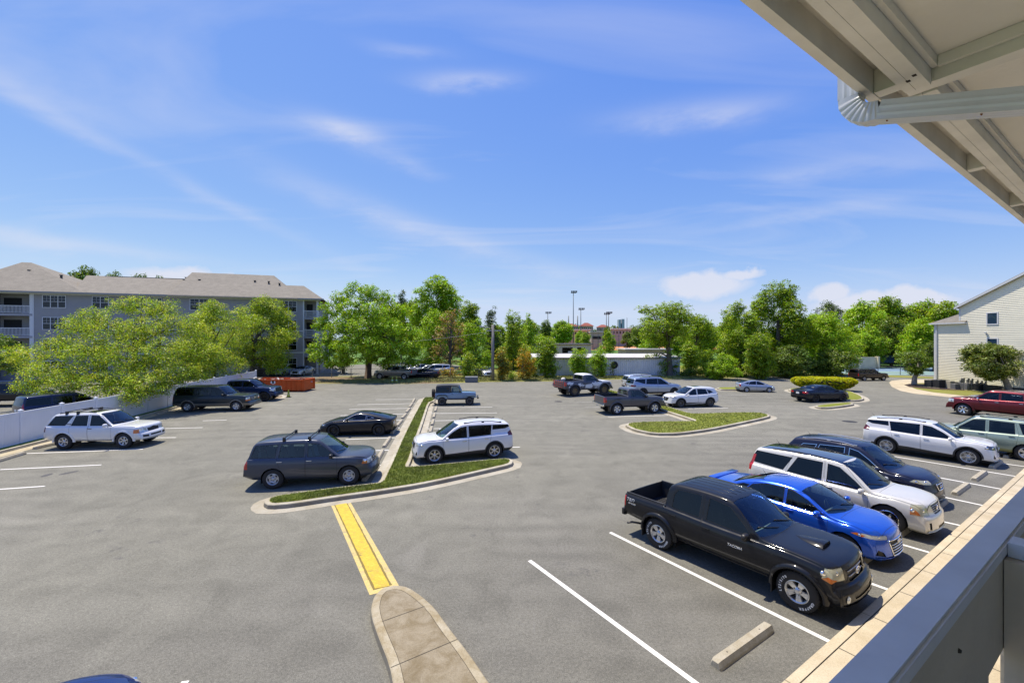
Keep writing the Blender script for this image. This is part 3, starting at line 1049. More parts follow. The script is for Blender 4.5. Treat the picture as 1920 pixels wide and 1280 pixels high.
def asphalt_mat():
 m, t, b = nodes_of('asphalt')
 o = objco(t)
 big = noise(t, o, .09, 6, .6, .6)
 base = ramp(t, big, [(.30, (.176, .170, .136)), (.52, (.200, .193, .154)), (.72, (.226, .218, .176))])
 mid = noise(t, o, .9, 7, .62, .8)
 base = mixc(t, .8, base, ramp(t, mid, [(.3, g3(.78)), (.5, g3(1.0)), (.70, g3(1.18))]), 'MULTIPLY')
 w2 = t.nodes.new('ShaderNodeTexWave'); w2.wave_type = 'RINGS'; w2.inputs['Scale'].default_value = .35; w2.inputs['Distortion'].default_value = 3; w2.inputs['Detail'].default_value = 5
 mp2 = t.nodes.new('ShaderNodeMapping'); mp2.inputs['Location'].default_value = (2.5, -18, 0); mp2.inputs['Scale'].default_value = (.8, 1, 1); t.links.new(o, mp2.inputs[0]); t.links.new(mp2.outputs[0], w2.inputs['Vector'])
 gt = ramp(t, noise(t, o, .13, 3), [(.48, g3(0)), (.62, g3(.35))])
 base = mixc(t, gt, base, ramp(t, w2.outputs[0], [(.0, (.155, .15, .125)), (.5, (.20, .192, .156)), (1.0, (.25, .24, .20))]))
 lp = noise(t, o, .28, 5, .6, 1.0)
 base = mixc(t, ramp(t, lp, [(.60, g3(0)), (.70, g3(.5))]), base, (.26, .25, .205))
 # faint sweeps left by turning tyres
 w = t.nodes.new('ShaderNodeTexWave'); w.wave_type = 'RINGS'; w.inputs['Scale'].default_value = .055
 w.inputs['Distortion'].default_value = 5; w.inputs['Detail'].default_value = 4; w.inputs['Detail Scale'].default_value = .6
 mp = t.nodes.new('ShaderNodeMapping'); mp.inputs['Location'].default_value = (9, -16, 0); t.links.new(o, mp.inputs[0]); t.links.new(mp.outputs[0], w.inputs['Vector'])
 base = mixc(t, .60, base, ramp(t, w.outputs[0], [(.0, g3(.93)), (.55, g3(1.0)), (.80, g3(.86)), (1.0, g3(1.05))]), 'MULTIPLY')
 # stone speckle
 sp1 = noise(t, o, 55, 3, .75)
 base = mixc(t, .95, base, ramp(t, sp1, [(.30, g3(.45)), (.46, g3(.92)), (.58, g3(1.08)), (.72, g3(2.1))]), 'MULTIPLY')
 sp2 = noise(t, o, 17, 4, .75)
 base = mixc(t, .9, base, ramp(t, sp2, [(.30, g3(.70)), (.5, g3(1.0)), (.72, g3(1.32))]), 'MULTIPLY')
 # dark oil spots and pale scuffs
 sp = noise(t, o, .55, 2, .4)
 ms = noise(t, o, 2.6, 6, .7)
 mul = t.nodes.new('ShaderNodeMath'); mul.operation = 'MULTIPLY'; t.links.new(sp, mul.inputs[0]); t.links.new(ms, mul.inputs[1])
 base = mixc(t, ramp(t, mul.outputs[0], [(.36, g3(0)), (.44, g3(.5))]), base, (.085, .082, .08))
 o2 = objco(t, (1.6, .35, 1), (0, 0, rad(25)))
 scf = noise(t, o2, 1.1, 7, .75, 1.2)
 base = mixc(t, ramp(t, scf, [(.66, g3(0)), (.78, g3(.35))]), base, (.34, .33, .31))
 # hairline cracks
 v = t.nodes.new('ShaderNodeTexVoronoi'); v.feature = 'DISTANCE_TO_EDGE'; v.inputs['Scale'].default_value = .16
 wn2 = t.nodes.new('ShaderNodeTexNoise'); wn2.inputs['Scale'].default_value = .8; wn2.inputs['Detail'].default_value = 6
 t.links.new(o, wn2.inputs['Vector'])
 ad = t.nodes.new('ShaderNodeMixRGB'); ad.blend_type = 'ADD'; ad.inputs[0].default_value = 1.0
 t.links.new(o, ad.inputs[1]); t.links.new(wn2.outputs[1], ad.inputs[2]); t.links.new(ad.outputs[0], v.inputs['Vector'])
 base = mixc(t, ramp(t, v.outputs['Distance'], [(.0, g3(.10)), (.0012, g3(.0))]), base, (.07, .068, .065))
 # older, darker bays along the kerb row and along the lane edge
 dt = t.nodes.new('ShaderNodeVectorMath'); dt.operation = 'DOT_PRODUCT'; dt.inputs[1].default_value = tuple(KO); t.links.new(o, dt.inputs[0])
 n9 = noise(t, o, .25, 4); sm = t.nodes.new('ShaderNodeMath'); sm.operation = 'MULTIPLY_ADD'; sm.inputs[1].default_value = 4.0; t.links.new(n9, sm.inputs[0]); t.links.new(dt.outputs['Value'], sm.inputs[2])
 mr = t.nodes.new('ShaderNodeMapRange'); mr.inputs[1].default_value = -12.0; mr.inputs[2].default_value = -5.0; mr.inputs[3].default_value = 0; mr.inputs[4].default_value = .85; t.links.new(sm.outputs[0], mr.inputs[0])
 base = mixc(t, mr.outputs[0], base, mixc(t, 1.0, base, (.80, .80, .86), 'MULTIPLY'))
 t.links.new(base, b.inputs['Base Color'])
 b.inputs['Roughness'].default_value = .86; b.inputs['Specular IOR Level'].default_value = .3
 bp = t.nodes.new('ShaderNodeBump'); bp.inputs['Strength'].default_value = .55; bp.inputs['Distance'].default_value = .012
 t.links.new(sp1, bp.inputs['Height']); t.links.new(bp.outputs[0], b.inputs['Normal'])
 return m
ASPHALT = asphalt_mat()

def concrete_mat(name, col, stain=.5, scale=1.0, stainc=(.45, .40, .30)):
 m, t, b = nodes_of(name)
 o = objco(t)
 n1 = noise(t, o, 1.4 * scale, 8, .68, .5)
 base = mixc(t, ramp(t, n1, [(.36, g3(stain)), (.62, g3(0))]), col, tuple(col[i] * stainc[i] * 1.5 for i in range(3)))
 n2 = noise(t, o, 45, 3, .7)
 base = mixc(t, .7, base, ramp(t, n2, [(.3, g3(.72)), (.5, g3(1.0)), (.75, g3(1.25))]), 'MULTIPLY')
 n3 = noise(t, o, .35, 3)
 base = mixc(t, .6, base, ramp(t, n3, [(.35, g3(.82)), (.65, g3(1.12))]), 'MULTIPLY')
 t.links.new(base, b.inputs['Base Color']); b.inputs['Roughness'].default_value = .88
 bp = t.nodes.new('ShaderNodeBump'); bp.inputs['Strength'].default_value = .4; bp.inputs['Distance'].default_value = .008
 t.links.new(n2, bp.inputs['Height']); t.links.new(bp.outputs[0], b.inputs['Normal'])
 return m
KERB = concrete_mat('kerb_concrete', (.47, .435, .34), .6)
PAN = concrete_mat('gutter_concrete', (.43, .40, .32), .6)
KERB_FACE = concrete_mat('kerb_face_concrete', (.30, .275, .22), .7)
WALK = concrete_mat('pavement_concrete', (.55, .47, .33), .45)
MEDIAN = concrete_mat('median_concrete', (.30, .255, .175), 1.0, 1.6, (.40, .36, .28))
STOPC = concrete_mat('wheel_stop_concrete', (.44, .40, .31), .6, 2)
JOINT = mat('joint_shadow_gap', (.06, .052, .04), .95)  # dark fill of the concrete joints

def grass_mat(name, a, bcol, c, dry=.5):
 m, t, b = nodes_of(name)
 o = objco(t)
 base = ramp(t, noise(t, o, 28, 4, .7), [(.30, a), (.52, bcol), (.72, c)])
 base = mixc(t, ramp(t, noise(t, o, .8, 6, .65), [(.50, g3(0)), (.72, g3(dry))]), base, (.22, .19, .06))
 base = mixc(t, .5, base, ramp(t, noise(t, o, .22, 3), [(.35, g3(.8)), (.65, g3(1.2))]), 'MULTIPLY')
 t.links.new(base, b.inputs['Base Color']); b.inputs['Roughness'].default_value = .9; b.inputs['Specular IOR Level'].default_value = .2
 bp = t.nodes.new('ShaderNodeBump'); bp.inputs['Strength'].default_value = .8; bp.inputs['Distance'].default_value = .03
 t.links.new(noise(t, o, 60, 2), bp.inputs['Height']); t.links.new(bp.outputs[0], b.inputs['Normal'])
 return m
LAWN = grass_mat('island_turf', (.13, .155, .02), (.21, .235, .03), (.30, .31, .06), .8)
VERGE = grass_mat('verge_turf', (.13, .15, .03), (.24, .24, .05), (.36, .31, .10), .8)
FIELD = grass_mat('field_turf', (.06, .13, .02), (.09, .18, .03), (.13, .22, .04), .3)
MULCH = concrete_mat('mulch', (.055, .030, .018), .5, 4)
DIRT = concrete_mat('leaf_litter', (.22, .16, .09), .6, 2)
CLAY = mat('infield_clay', (.60, .24, .07), .95, noise=(.3, .15))

def paint_mat(name, col, wear, edge=.5):
 m, t, b = nodes_of(name)
 o = objco(t)
 n = noise(t, o, 9, 8, .72)
 base = mixc(t, ramp(t, n, [(wear, g3(0)), (wear + .10, g3(1))]), (.20, .195, .185), col)
 n2 = noise(t, o, 50, 3, .7)
 base = mixc(t, .5, base, ramp(t, n2, [(.3, g3(.75)), (.6, g3(1.05))]), 'MULTIPLY')
 t.links.new(base, b.inputs['Base Color']); b.inputs['Roughness'].default_value = .7
 return m
STRIPE = paint_mat('stall_paint', (.78, .76, .70), .26)
STRIPE_OLD = paint_mat('worn_stall_paint', (.55, .53, .48), .46)
def yellow_mat(name, worn):
 m, t, b = nodes_of(name)
 o = objco(t)
 n = noise(t, o, 6, 8, .75, .6)
 base = ramp(t, n, [(.30, (.42, .33, .10)), (.46, (.60, .41, .03)), (.7, (.72, .52, .06))]) if not worn else ramp(t, n, [(.36, (.46, .38, .20)), (.60, (.66, .50, .14))])
 o2 = objco(t, (3.2, 16, 1), (0, 0, rad(-20)))
 cr = noise(t, o2, 1.0, 6, .8, 1.0)
 gate = noise(t, o, 1.1, 3)
 mul = t.nodes.new('ShaderNodeMath'); mul.operation = 'MULTIPLY'; t.links.new(cr, mul.inputs[0]); t.links.new(gate, mul.inputs[1])
 base = mixc(t, ramp(t, mul.outputs[0], [(.33, g3(0)), (.40, g3(.85))]), base, (.10, .09, .07))
 base = mixc(t, .9, base, ramp(t, noise(t, o, 38, 4, .75), [(.3, g3(.62)), (.5, g3(.97)), (.7, g3(1.12))]), 'MULTIPLY')
 pt = noise(t, objco(t, (2.2, 5, 1), (0, 0, rad(-20))), 1.6, 8, .8, 1.5)
 base = mixc(t, ramp(t, pt, [(.56, g3(0)), (.62, g3(.6)), (.66, g3(.1)), (.72, g3(.5))]), base, (.30, .22, .06))
 t.links.new(base, b.inputs['Base Color']); b.inputs['Roughness'].default_value = .75
 return m
YELLOW, YELLOW_OLD = yellow_mat('yellow_road_paint', False), yellow_mat('faded_yellow_paint', True)

# ------------------------------------------------------------------ ground sheets
def sheet(name, pts, z, m, kind='structure'):
 bm = bmesh.new()
 f = bm.faces.new([bm.verts.new((p[0], p[1], z)) for p in pts])
 if f.normal.z < 0 or f.calc_area() == 0: pass
 bm.normal_update()
 if f.normal.z < 0: f.normal_flip()
 bmesh.ops.triangulate(bm, faces=bm.faces)
 return tag(obj(name, bm, m), kind=kind)
bm = bmesh.new()
for f in [[(-3000, -300), (3000, -300), (3000, 5000), (-3000, 5000)]]:
 bm.faces.new([bm.verts.new((x, y, -.02)) for x, y in f])
struct('ground', bm, FIELD)
AS_EDGE = [(575, 716), (760, 718), (830, 717), (905, 714.5), (1040, 713), (1160, 709.5), (1240, 709), (1310, 709), (1400, 706), (1500, 702), (1600, 700), (1700, 702)]
pts = [G(*p) for p in AS_EDGE]
sheet('car_park', [Vector((-14, -6, 0)), Vector((-26.5, 14, 0)), Vector((-29.5, 50, 0)), Vector((-33, 62, 0))] + [Vector((-44, 80, 0)), Vector((-20, 110, 0)), Vector((-9, 86, 0)), Vector((-12, 57, 0))] + pts[3:] + [Vector((90, 62, 0)), Vector((90, 30, 0)), KF(70, -3.30), KF(-14, -3.30)], 0.0, ASPHALT)
sheet('neighbouring_lot', [Vector((-27.0, 8, 0)), Vector((-30.3, 51, 0)), Vector((-34, 63, 0)), Vector((-33, 66.0, 0)), Vector((-80, 55, 0)), Vector((-80, 8, 0))], -.004, ASPHALT)
# verge of rough grass and leaf litter behind the car park
sheet('verge', [G(560, 719), G(640, 719), G(760, 719.5), G(830, 718.5), G(905, 716), G(1040, 714.5), G(1160, 711), G(1310, 710.5), G(1400, 707.5), G(1500, 703.5), G(1640, 701), Vector((75, 90, 0)), Vector((0, 90, 0)), Vector((-10, 66, 0)), Vector((-26, 64, 0))], .006, VERGE)
sheet('leaf_litter', [G(577, 718), G(640, 718), G(800, 719), G(850, 716), G(850, 706), G(700, 707), G(600, 706)], .012, DIRT)
sheet('sports_field', [Vector((20, 112, 0)), Vector((110, 112, 0)), Vector((170, 222, 0)), Vector((20, 222, 0))], .03, FIELD)
sheet('clay_infield', [Vector((35, 222, 0)), Vector((170, 222, 0)), Vector((170, 350, 0)), Vector((35, 350, 0))], .034, CLAY)
sheet('tennis_court', [Vector((52, 66, 0)), Vector((84, 66, 0)), Vector((90, 84, 0)), Vector((56, 84, 0))], .03, mat('teal_court', (.22, .32, .28), .8, noise=(.5, .1)))
sheet('tennis_court_blue', [Vector((56, 74, 0)), Vector((84, 74, 0)), Vector((87, 82, 0)), Vector((60, 82, 0))], .036, mat('blue_court', (.16, .24, .34), .8, noise=(.5, .1)))

def offset(poly, d):
 n = len(poly); A = sum(poly[i][0] * poly[(i + 1) % n][1] - poly[(i + 1) % n][0] * poly[i][1] for i in range(n))
 s = 1 if A > 0 else -1
 out = []
 for i in range(n):
  p0, p, p1 = Vector(poly[i - 1][:2]), Vector(poly[i][:2]), Vector(poly[(i + 1) % n][:2])
  e0, e1 = (p - p0).normalized(), (p1 - p).normalized()
  n0, n1 = Vector((e0.y, -e0.x)) * s, Vector((e1.y, -e1.x)) * s
  nn = (n0 + n1)
  if nn.length < .3: nn = n0
  nn.normalize()
  k = 1 / max(.62, nn.dot(n0))
  out.append(p + nn * d * k)
 return out
def ring_faces(bm, a, b, za, zb, mi=0, skip=()):
 n = len(a)
 va = [bm.verts.new((p[0], p[1], za)) for p in a]; vb = [bm.verts.new((p[0], p[1], zb)) for p in b]
 for i in range(n):
  if i in skip: continue
  bm.faces.new((va[i], va[(i + 1) % n], vb[(i + 1) % n], vb[i])).material_index = mi
def smooth_poly(poly, k=1):
 for _ in range(k):
  q = []
  n = len(poly)
  for i in range(n):
   a, b = Vector(poly[i][:2]), Vector(poly[(i + 1) % n][:2])
   q += [a * .8 + b * .2, a * .2 + b * .8]
  poly = q
 return poly
def island(px, kw=.15, pan=.38, h=.15, turf=LAWN, name='grass_island'):
 poly = [G(u, v, h).to_2d() for u, v in px]
 poly = smooth_poly(poly)
 A = sum(poly[i][0] * poly[(i + 1) % len(poly)][1] - poly[(i + 1) % len(poly)][0] * poly[i][1] for i in range(len(poly)))
 if A < 0: poly.reverse()
 o1, o2, o3 = offset(poly, kw - .025), offset(poly, kw), offset(poly, kw + .02)
 o4 = offset(poly, kw + pan)
 sheet(name, poly, h + .012, turf)
 bm = bmesh.new()
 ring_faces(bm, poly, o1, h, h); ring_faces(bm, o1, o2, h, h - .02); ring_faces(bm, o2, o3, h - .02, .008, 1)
 ring_faces(bm, poly, [p for p in poly], h + .012, h - .05)
 bmesh.ops.recalc_face_normals(bm, faces=bm.faces)
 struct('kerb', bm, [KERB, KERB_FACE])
 bm = bmesh.new(); ring_faces(bm, o3, o4, .012, .006)
 for f in bm.faces:
  if f.normal.z < 0: f.normal_flip()
 bm.normal_update()
 for f in list(bm.faces):
  if f.normal.z < 0: f.normal_flip()
 struct('gutter', bm, PAN)
 return poly
ISL_A = [(504.5, 939), (508, 934), (519.4, 930.3), (545, 926), (569.4, 922.8), (632, 914.9), (690, 908.3), (718.5, 904.8), (729, 883), (737.7, 864.4), (757.4, 818.4), (777.1, 779), (795.1, 746.0), (799, 744.6), (811, 744.4), (813.5, 746), (812, 751), (801.7, 754.0), (788.6, 792.2), (778.7, 818.4), (765.6, 859.4), (758.5, 874), (764, 876), (814.8, 871.9), (880.4, 865.5), (940, 860.5), (951, 860.3), (956.5, 862.6), (952.6, 868.5), (913.3, 877.5), (847.6, 892.2), (782, 905.6), (700, 918.5), (631.9, 927.6), (547.5, 940.2), (511.6, 943)]
POLY_A = island(ISL_A)
ISL_B = [(1177.5, 796.7), (1180, 793.5), (1190, 791.6), (1230, 790), (1276.7, 789.4), (1312, 788.8), (1283, 779.5), (1243, 767), (1200, 754), (1150, 738.5), (1137, 732.5), (1139, 730.5), (1148, 731.5), (1190, 743.5), (1245, 760), (1288, 773.5), (1300, 775.2), (1330, 774.4), (1393, 772.7), (1424, 773.2), (1440, 777), (1437, 780.6), (1376.7, 793.3), (1326.7, 803.3), (1268, 810.8), (1226.7, 811), (1193, 804.3)]
POLY_B = island(ISL_B, .15, .42)
ISL_C = [(1477, 729), (1510, 726), (1560, 726), (1592, 733), (1612, 741), (1617, 747), (1604, 749.6), (1585, 748.5), (1540, 741), (1500, 736)]
POLY_C = island(ISL_C, .15, .42)
ISL_D = [(1531, 760.6), (1545, 758.2), (1575, 755.2), (1592, 754.6), (1598, 756.6), (1575, 760.2), (1550, 763), (1537, 762.6)]
POLY_D = island(ISL_D, .15, .42)
ISL_E = [(1346, 727.5), (1352, 725.8), (1385, 725.4), (1392, 727), (1384, 729.6), (1356, 729.6)]
POLY_E = island(ISL_E, .15, .35)

def blades(name, poly, n, h, z, m, seed=1, tall=.07, dens=None):
 """short grass as many thin blades over a plan outline"""
 rs = np.random.RandomState(seed)
 P_ = np.array([[p[0], p[1]] for p in poly]); lo, hi = P_.min(0), P_.max(0)
 pts = []
 while len(pts) < n:
  q = rs.uniform(lo, hi, (n * 3, 2))
  x, y = q[:, 0], q[:, 1]; ins = np.zeros(len(q), bool); j = len(P_) - 1
  for i in range(len(P_)):
   c = ((P_[i, 1] > y) != (P_[j, 1] > y)) & (x < (P_[j, 0] - P_[i, 0]) * (y - P_[i, 1]) / (P_[j, 1] - P_[i, 1] + 1e-12) + P_[i, 0])
   ins ^= c; j = i
  q = q[ins]
  # nearer places get more
  keep = rs.rand(len(q)) < np.clip((16.0 / np.hypot(q[:, 0], q[:, 1])) ** 2, .05, 1)
  pts += q[keep].tolist()
 q = np.array(pts[:n]); a = rs.rand(n) * 6.28; w = rs.uniform(.006, .013, n) * (np.hypot(q[:, 0], q[:, 1]) / 14); hh = rs.uniform(.4, 1.2, n) * tall
 lean = rs.normal(0, .6, (n, 2)) * hh[:, None]
 V = np.zeros((n, 3, 3)); V[:, 0, :2] = q + np.c_[np.cos(a), np.sin(a)] * w[:, None]; V[:, 1, :2] = q - np.c_[np.cos(a), np.sin(a)] * w[:, None]; V[:, 2, :2] = q + lean
 V[:, :2, 2] = z; V[:, 2, 2] = z + hh
 me = bpy.data.meshes.new(name); me.vertices.add(n * 3); me.vertices.foreach_set('co', V.ravel())
 me.loops.add(n * 3); me.loops.foreach_set('vertex_index', np.arange(n * 3)); me.polygons.add(n)
 me.polygons.foreach_set('loop_start', np.arange(n) * 3); me.polygons.foreach_set('loop_total', np.full(n, 3)); me.update(); me.validate()
 me.materials.append(m)
 return tag(link(bpy.data.objects.new(name, me)), kind='stuff')
BLADE = mat('grass_blade', (.21, .255, .03), .6, noise=(1.2, .4))
BLADE_DRY = mat('verge_blade', (.26, .26, .07), .7, noise=(.6, .4))
blades('grass', offset(POLY_A, -.02), 52000, .05, .155, BLADE, 1, .06)
blades('grass', offset(POLY_B, -.02), 14000, .05, .155, BLADE, 2, .06)
blades('grass', [G(*p).to_2d() for p in ((590, 717), (760, 718.6), (905, 715), (1040, 713.6), (1160, 710.2), (1310, 709.6), (1500, 703), (1500, 697), (1240, 702), (900, 706), (700, 709))], 26000, .1, .0, BLADE_DRY, 3, .22)

# ------------------------------------------------------------------ concrete median in the foreground and the yellow strip
MPX = [(741, 1300), (730.4, 1244), (708.5, 1189.7), (697.5, 1156.9), (695.5, 1137.8), (701.6, 1115.9), (716.7, 1100.9), (744, 1095.4), (765.9, 1099.5), (790.5, 1115.9), (815, 1137.8), (842.4, 1176), (880.7, 1225), (916, 1277)]
mp_ = [G(u, v, .15).to_2d() for u, v in MPX]
dL, dR = (mp_[0] - mp_[1]).normalized(), (mp_[-1] - mp_[-2]).normalized()
mp_ = [mp_[0] + Vector((.9, -4.2))] + mp_[:1] + mp_[1:] + [mp_[-1] + dR * .4 + Vector((0, 0)), mp_[-1] + Vector((1.0, -3.9))]
ms = smooth_poly(mp_[1:-1])[0:-2]
mpoly = [mp_[0]] + ms + [mp_[-1]]
A_ = sum(mpoly[i][0] * mpoly[(i + 1) % len(mpoly)][1] - mpoly[(i + 1) % len(mpoly)][0] * mpoly[i][1] for i in range(len(mpoly)))
if A_ < 0: mpoly.reverse()
inn = offset(mpoly, -.155); inn2 = offset(mpoly, -.163); oin = offset(mpoly, -.02)
sheet('median', inn2, .152, MEDIAN)
sheet('median_joint', inn, .144, JOINT)
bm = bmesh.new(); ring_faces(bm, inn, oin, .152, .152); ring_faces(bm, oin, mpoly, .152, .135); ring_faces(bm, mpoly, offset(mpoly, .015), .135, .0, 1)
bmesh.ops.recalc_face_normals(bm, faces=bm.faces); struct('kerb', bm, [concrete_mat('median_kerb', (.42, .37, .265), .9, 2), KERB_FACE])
def strip_line(name, a, b, w, z, m, kind='structure'):
 a, b = Vector(a[:2]), Vector(b[:2]); d = (b - a).normalized(); n = Vector((-d.y, d.x)) * w / 2
 return sheet(name, [a - n, b - n, b + n, a + n], z, m, kind)
for a, b in (((716.5, 1164.5), (796, 1136)), ((733, 1250.5), (858, 1197.5))):
 strip_line('median_joint', G(*a, .152), G(*b, .152), .012, .1555, JOINT)
YP = [(621, 947.8), (657.9, 942.3), (745.4, 1094.5), (741, 1096), (716, 1101), (703, 1112), (690.7, 1110)]
ypoly = [G(u, v).to_2d() for u, v in YP]
sheet('crossing_strip', [ypoly[0], ypoly[1], ypoly[2] + Vector((.1, -.15)), ypoly[6] + Vector((.06, -.1))], .004, YELLOW_OLD)
yl0, yl1 = G(628, 946.7).to_2d(), G(701, 1106).to_2d(); yr0, yr1 = G(650.5, 943.4).to_2d(), G(733, 1096).to_2d()
def wob_strip(a0, a1, b0, b1, z, m, name, amp=.012, n=40, seed=0):
 rnd = random.Random(seed); bm = bmesh.new(); L = []; R_ = []
 for k in range(n + 1):
  t = k / n
  p, q = a0.lerp(a1, t), b0.lerp(b1, t)
  p = p + Vector((rnd.uniform(-amp, amp), 0)); q = q + Vector((rnd.uniform(-amp, amp), 0))
  L.append(bm.verts.new((p.x, p.y, z))); R_.append(bm.verts.new((q.x, q.y, z)))
 for k in range(n): bm.faces.new((L[k], R_[k], R_[k + 1], L[k + 1]))
 bm.normal_update()
 for f in list(bm.faces):
  if f.normal.z < 0: f.normal_flip()
 return struct(name, bm, m)
wob_strip(yl0 - Vector((.02, 0)), yl1 - Vector((.02, 0)), yr0 + Vector((.02, 0)), yr1 + Vector((.02, 0)), .008, mat('crossing_edge_gap', (.20, .15, .04), .9), 'crossing_edge', .008, seed=3)
wob_strip(yl0 + Vector((.012, 0)), yl1 + Vector((.012, .05)), yr0 - Vector((.012, 0)), yr1 - Vector((.012, .05)), .012, YELLOW, 'crossing_strip', .006, seed=4)

# ------------------------------------------------------------------ stall lines
LINES = [((992.8, 1050.3), (1309, 1283.5), .105, 1), ((1144, 997.6), (1558.4, 1203.7), .105, 1),
  ((1614, 1086.6), (1667.2, 1105.6), .105, 1), ((1683, 1018), (1741.9, 1035.1), .105, 1), ((1766, 977), (1799.5, 984.5), .105, 1), ((1740, 925), (1843.1, 947.2), .105, 1), ((1668, 878), (1879.7, 917), .105, 1), ((1650, 851), (1906.4, 893), .105, 1), ((1845, 864), (1935, 876), .105, 1),
  ((704, 749), (775, 748.3), .1, 0), ((669.6, 758.3), (779, 756.2), .1, 0), ((655, 767), (773, 765.3), .1, 0), ((638, 779), (764, 775.5), .1, 0), ((640, 792), (754, 787), .1, 0), ((650, 806), (750, 802), .1, 0), ((648, 823.5), (745, 820.2), .1, 0), ((690, 844.9), (733, 843.2), .1, 0), ((690, 872.6), (720, 871.6), .1, 0),
  ((807, 764), (923.4, 762.8), .1, 0), ((806, 775), (932, 773.7), .1, 0), ((803, 788.8), (938.5, 785.8), .1, 0), ((799, 803.6), (940, 801), .1, 0), ((794, 820), (950, 817), .1, 0), ((950, 838.3), (974.7, 837.8), .1, 0),
  ((0, 880), (190, 871.2), .1, 0), ((-60, 921), (84, 911), .1, 0), ((47, 850), (268, 841.8), .1, 0), ((285, 820.4), (330, 820), .1, 0), ((310, 803), (380, 801.3), .1, 0), ((380, 788.5), (425, 787), .1, 0),
  ((1065, 742), (1150, 740.5), .1, 2), ((1080, 754.3), (1114, 753), .1, 2), ((1097, 763.4), (1160, 762), .1, 2), ((1140, 781.3), (1270, 778), .1, 0), ((1290, 765.8), (1365, 764.8), .1, 0), ((1345, 741.5), (1400, 740.4), .1, 2), ((1464, 750.6), (1510, 751.3), .1, 2), ((340, 1287), (348, 1276), .11, 1)]
for a, b, w, k in LINES:
 strip_line('parking_line', G(*a), G(*b), w, .004, STRIPE if k == 1 else (STRIPE_OLD if k == 2 else STRIPE))

# ------------------------------------------------------------------ kerb and pavement below the building
bm = bmesh.new()
def krow(o, z): return [bm.verts.new(KF(a, o, z)) for a in np.arange(-14, 71, 3.0)]
def kf(r0, r1, mi=0):
 for i in range(len(r0) - 1): bm.faces.new((r0[i], r0[i + 1], r1[i + 1], r1[i])).material_index = mi
r = [krow(-3.335, 0.0), krow(-3.32, .13), krow(-3.30, .15), krow(-3.155, .152)]
for i in range(3): kf(r[i], r[i + 1])
bmesh.ops.recalc_face_normals(bm, faces=bm.faces)
struct('kerb', bm, WALK)
bm = bmesh.new()
kf(krow(-3.155, .140), krow(-3.135, .140)); bmesh.ops.recalc_face_normals(bm, faces=bm.faces)
struct('pavement_joint', bm, JOINT)
bm = bmesh.new(); kf(krow(-3.135, .153), krow(-.55, .157)); bmesh.ops.recalc_face_normals(bm, faces=bm.faces); struct('pavement', bm, WALK)
for k in range(40):
 a = 1.2 + k * 1.52
 strip_line('pavement_joint', KF(a, -3.13).to_2d(), KF(a, -.6).to_2d(), .012, .1575 + .002, JOINT)
 if k % 2 == 0: strip_line('pavement_joint', KF(a, -3.315).to_2d(), KF(a, -3.15).to_2d(), .010, .1555, JOINT)
bm = bmesh.new(); kf(krow(-.55, .15), krow(1.9, .15)); bmesh.ops.recalc_face_normals(bm, faces=bm.faces); struct('mulch_bed', bm, DIRT)

# kerb along the white fence
bm = bmesh.new()
fence_pts = [Vector((-22.6, 10)), Vector((-24.15, 18.5)), Vector((-25.0, 24)), Vector((-25.9, 30)), Vector((-28.6, 45))]
def frow(dx, z): return [bm.verts.new((p.x + dx, p.y, z)) for p in fence_pts]
rr = [frow(.0, .14), frow(.14, .14), frow(.16, .01)]
for a, b in zip(rr, rr[1:]): kf(a, b)
bmesh.ops.recalc_face_normals(bm, faces=bm.faces); struct('kerb', bm, KERB)
bm = bmesh.new(); kf(frow(.16, .012), frow(.75, .008)); bmesh.ops.recalc_face_normals(bm, faces=bm.faces); struct('gutter', bm, concrete_mat('fence_gutter', (.50, .44, .30), .6))
bm = bmesh.new(); kf(frow(0.0, .142), frow(-.75, .13)); bmesh.ops.recalc_face_normals(bm, faces=bm.faces); struct('fence_bed', bm, FIELD)
# planted end by the dark blue pickup
sheet('gutter', [G(*p) for p in ((492, 747), (510, 742), (530, 740), (538, 742), (536, 746), (520, 750), (500, 753))], .010, PAN)
sheet('leaf_litter', [G(*p) for p in ((496, 746.5), (512, 743), (528, 742), (530, 744), (515, 748))], .016, DIRT)

# curved pavement, mulch bed and grass by the siding house
sheet('pavement', [G(*p) for p in ((1667, 717), (1672, 713.5), (1695, 711.5), (1760, 711), (1830, 722), (1930, 735), (1930, 762), (1850, 754), (1812, 747.5), (1760, 742.5), (1715, 738), (1688, 732.5), (1672, 725))], .012, WALK)
sheet('lawn_bed', [G(*p) for p in ((1700, 722), (1712, 718), (1740, 718), (1820, 724), (1930, 738), (1930, 752), (1850, 745), (1800, 741), (1750, 735.5), (1718, 729.5))], .018, VERGE)
sheet('mulch_bed', [G(*p) for p in ((1695, 721.5), (1705, 719.5), (1745, 719.8), (1800, 726), (1810, 732), (1770, 731), (1730, 728.5), (1705, 725.5))], .024, MULCH)
sheet('far_verge', [G(*p) for p in ((1640, 705.5), (1680, 707.5), (1750, 710), (1750, 706.5), (1690, 704), (1640, 702))], .020, VERGE)
# drain covers
for u, v, ru in ((1047, 752.5, .34), (1593, 790, .40)):
 bm = bmesh.new(); lathe(bm, [(.0001, .008), (ru, .008), (ru + .02, .004)], 20, 'Z'); o = obj('drain_cover', bm, mat('cast_iron', (.035, .033, .03), .7)); o.location = G(u, v)
 tag(o, 'dark round drain cover in the asphalt ' + ('left of the grey single-cab pickup' if u < 1300 else 'in front of the white crossovers'), 'drain cover')
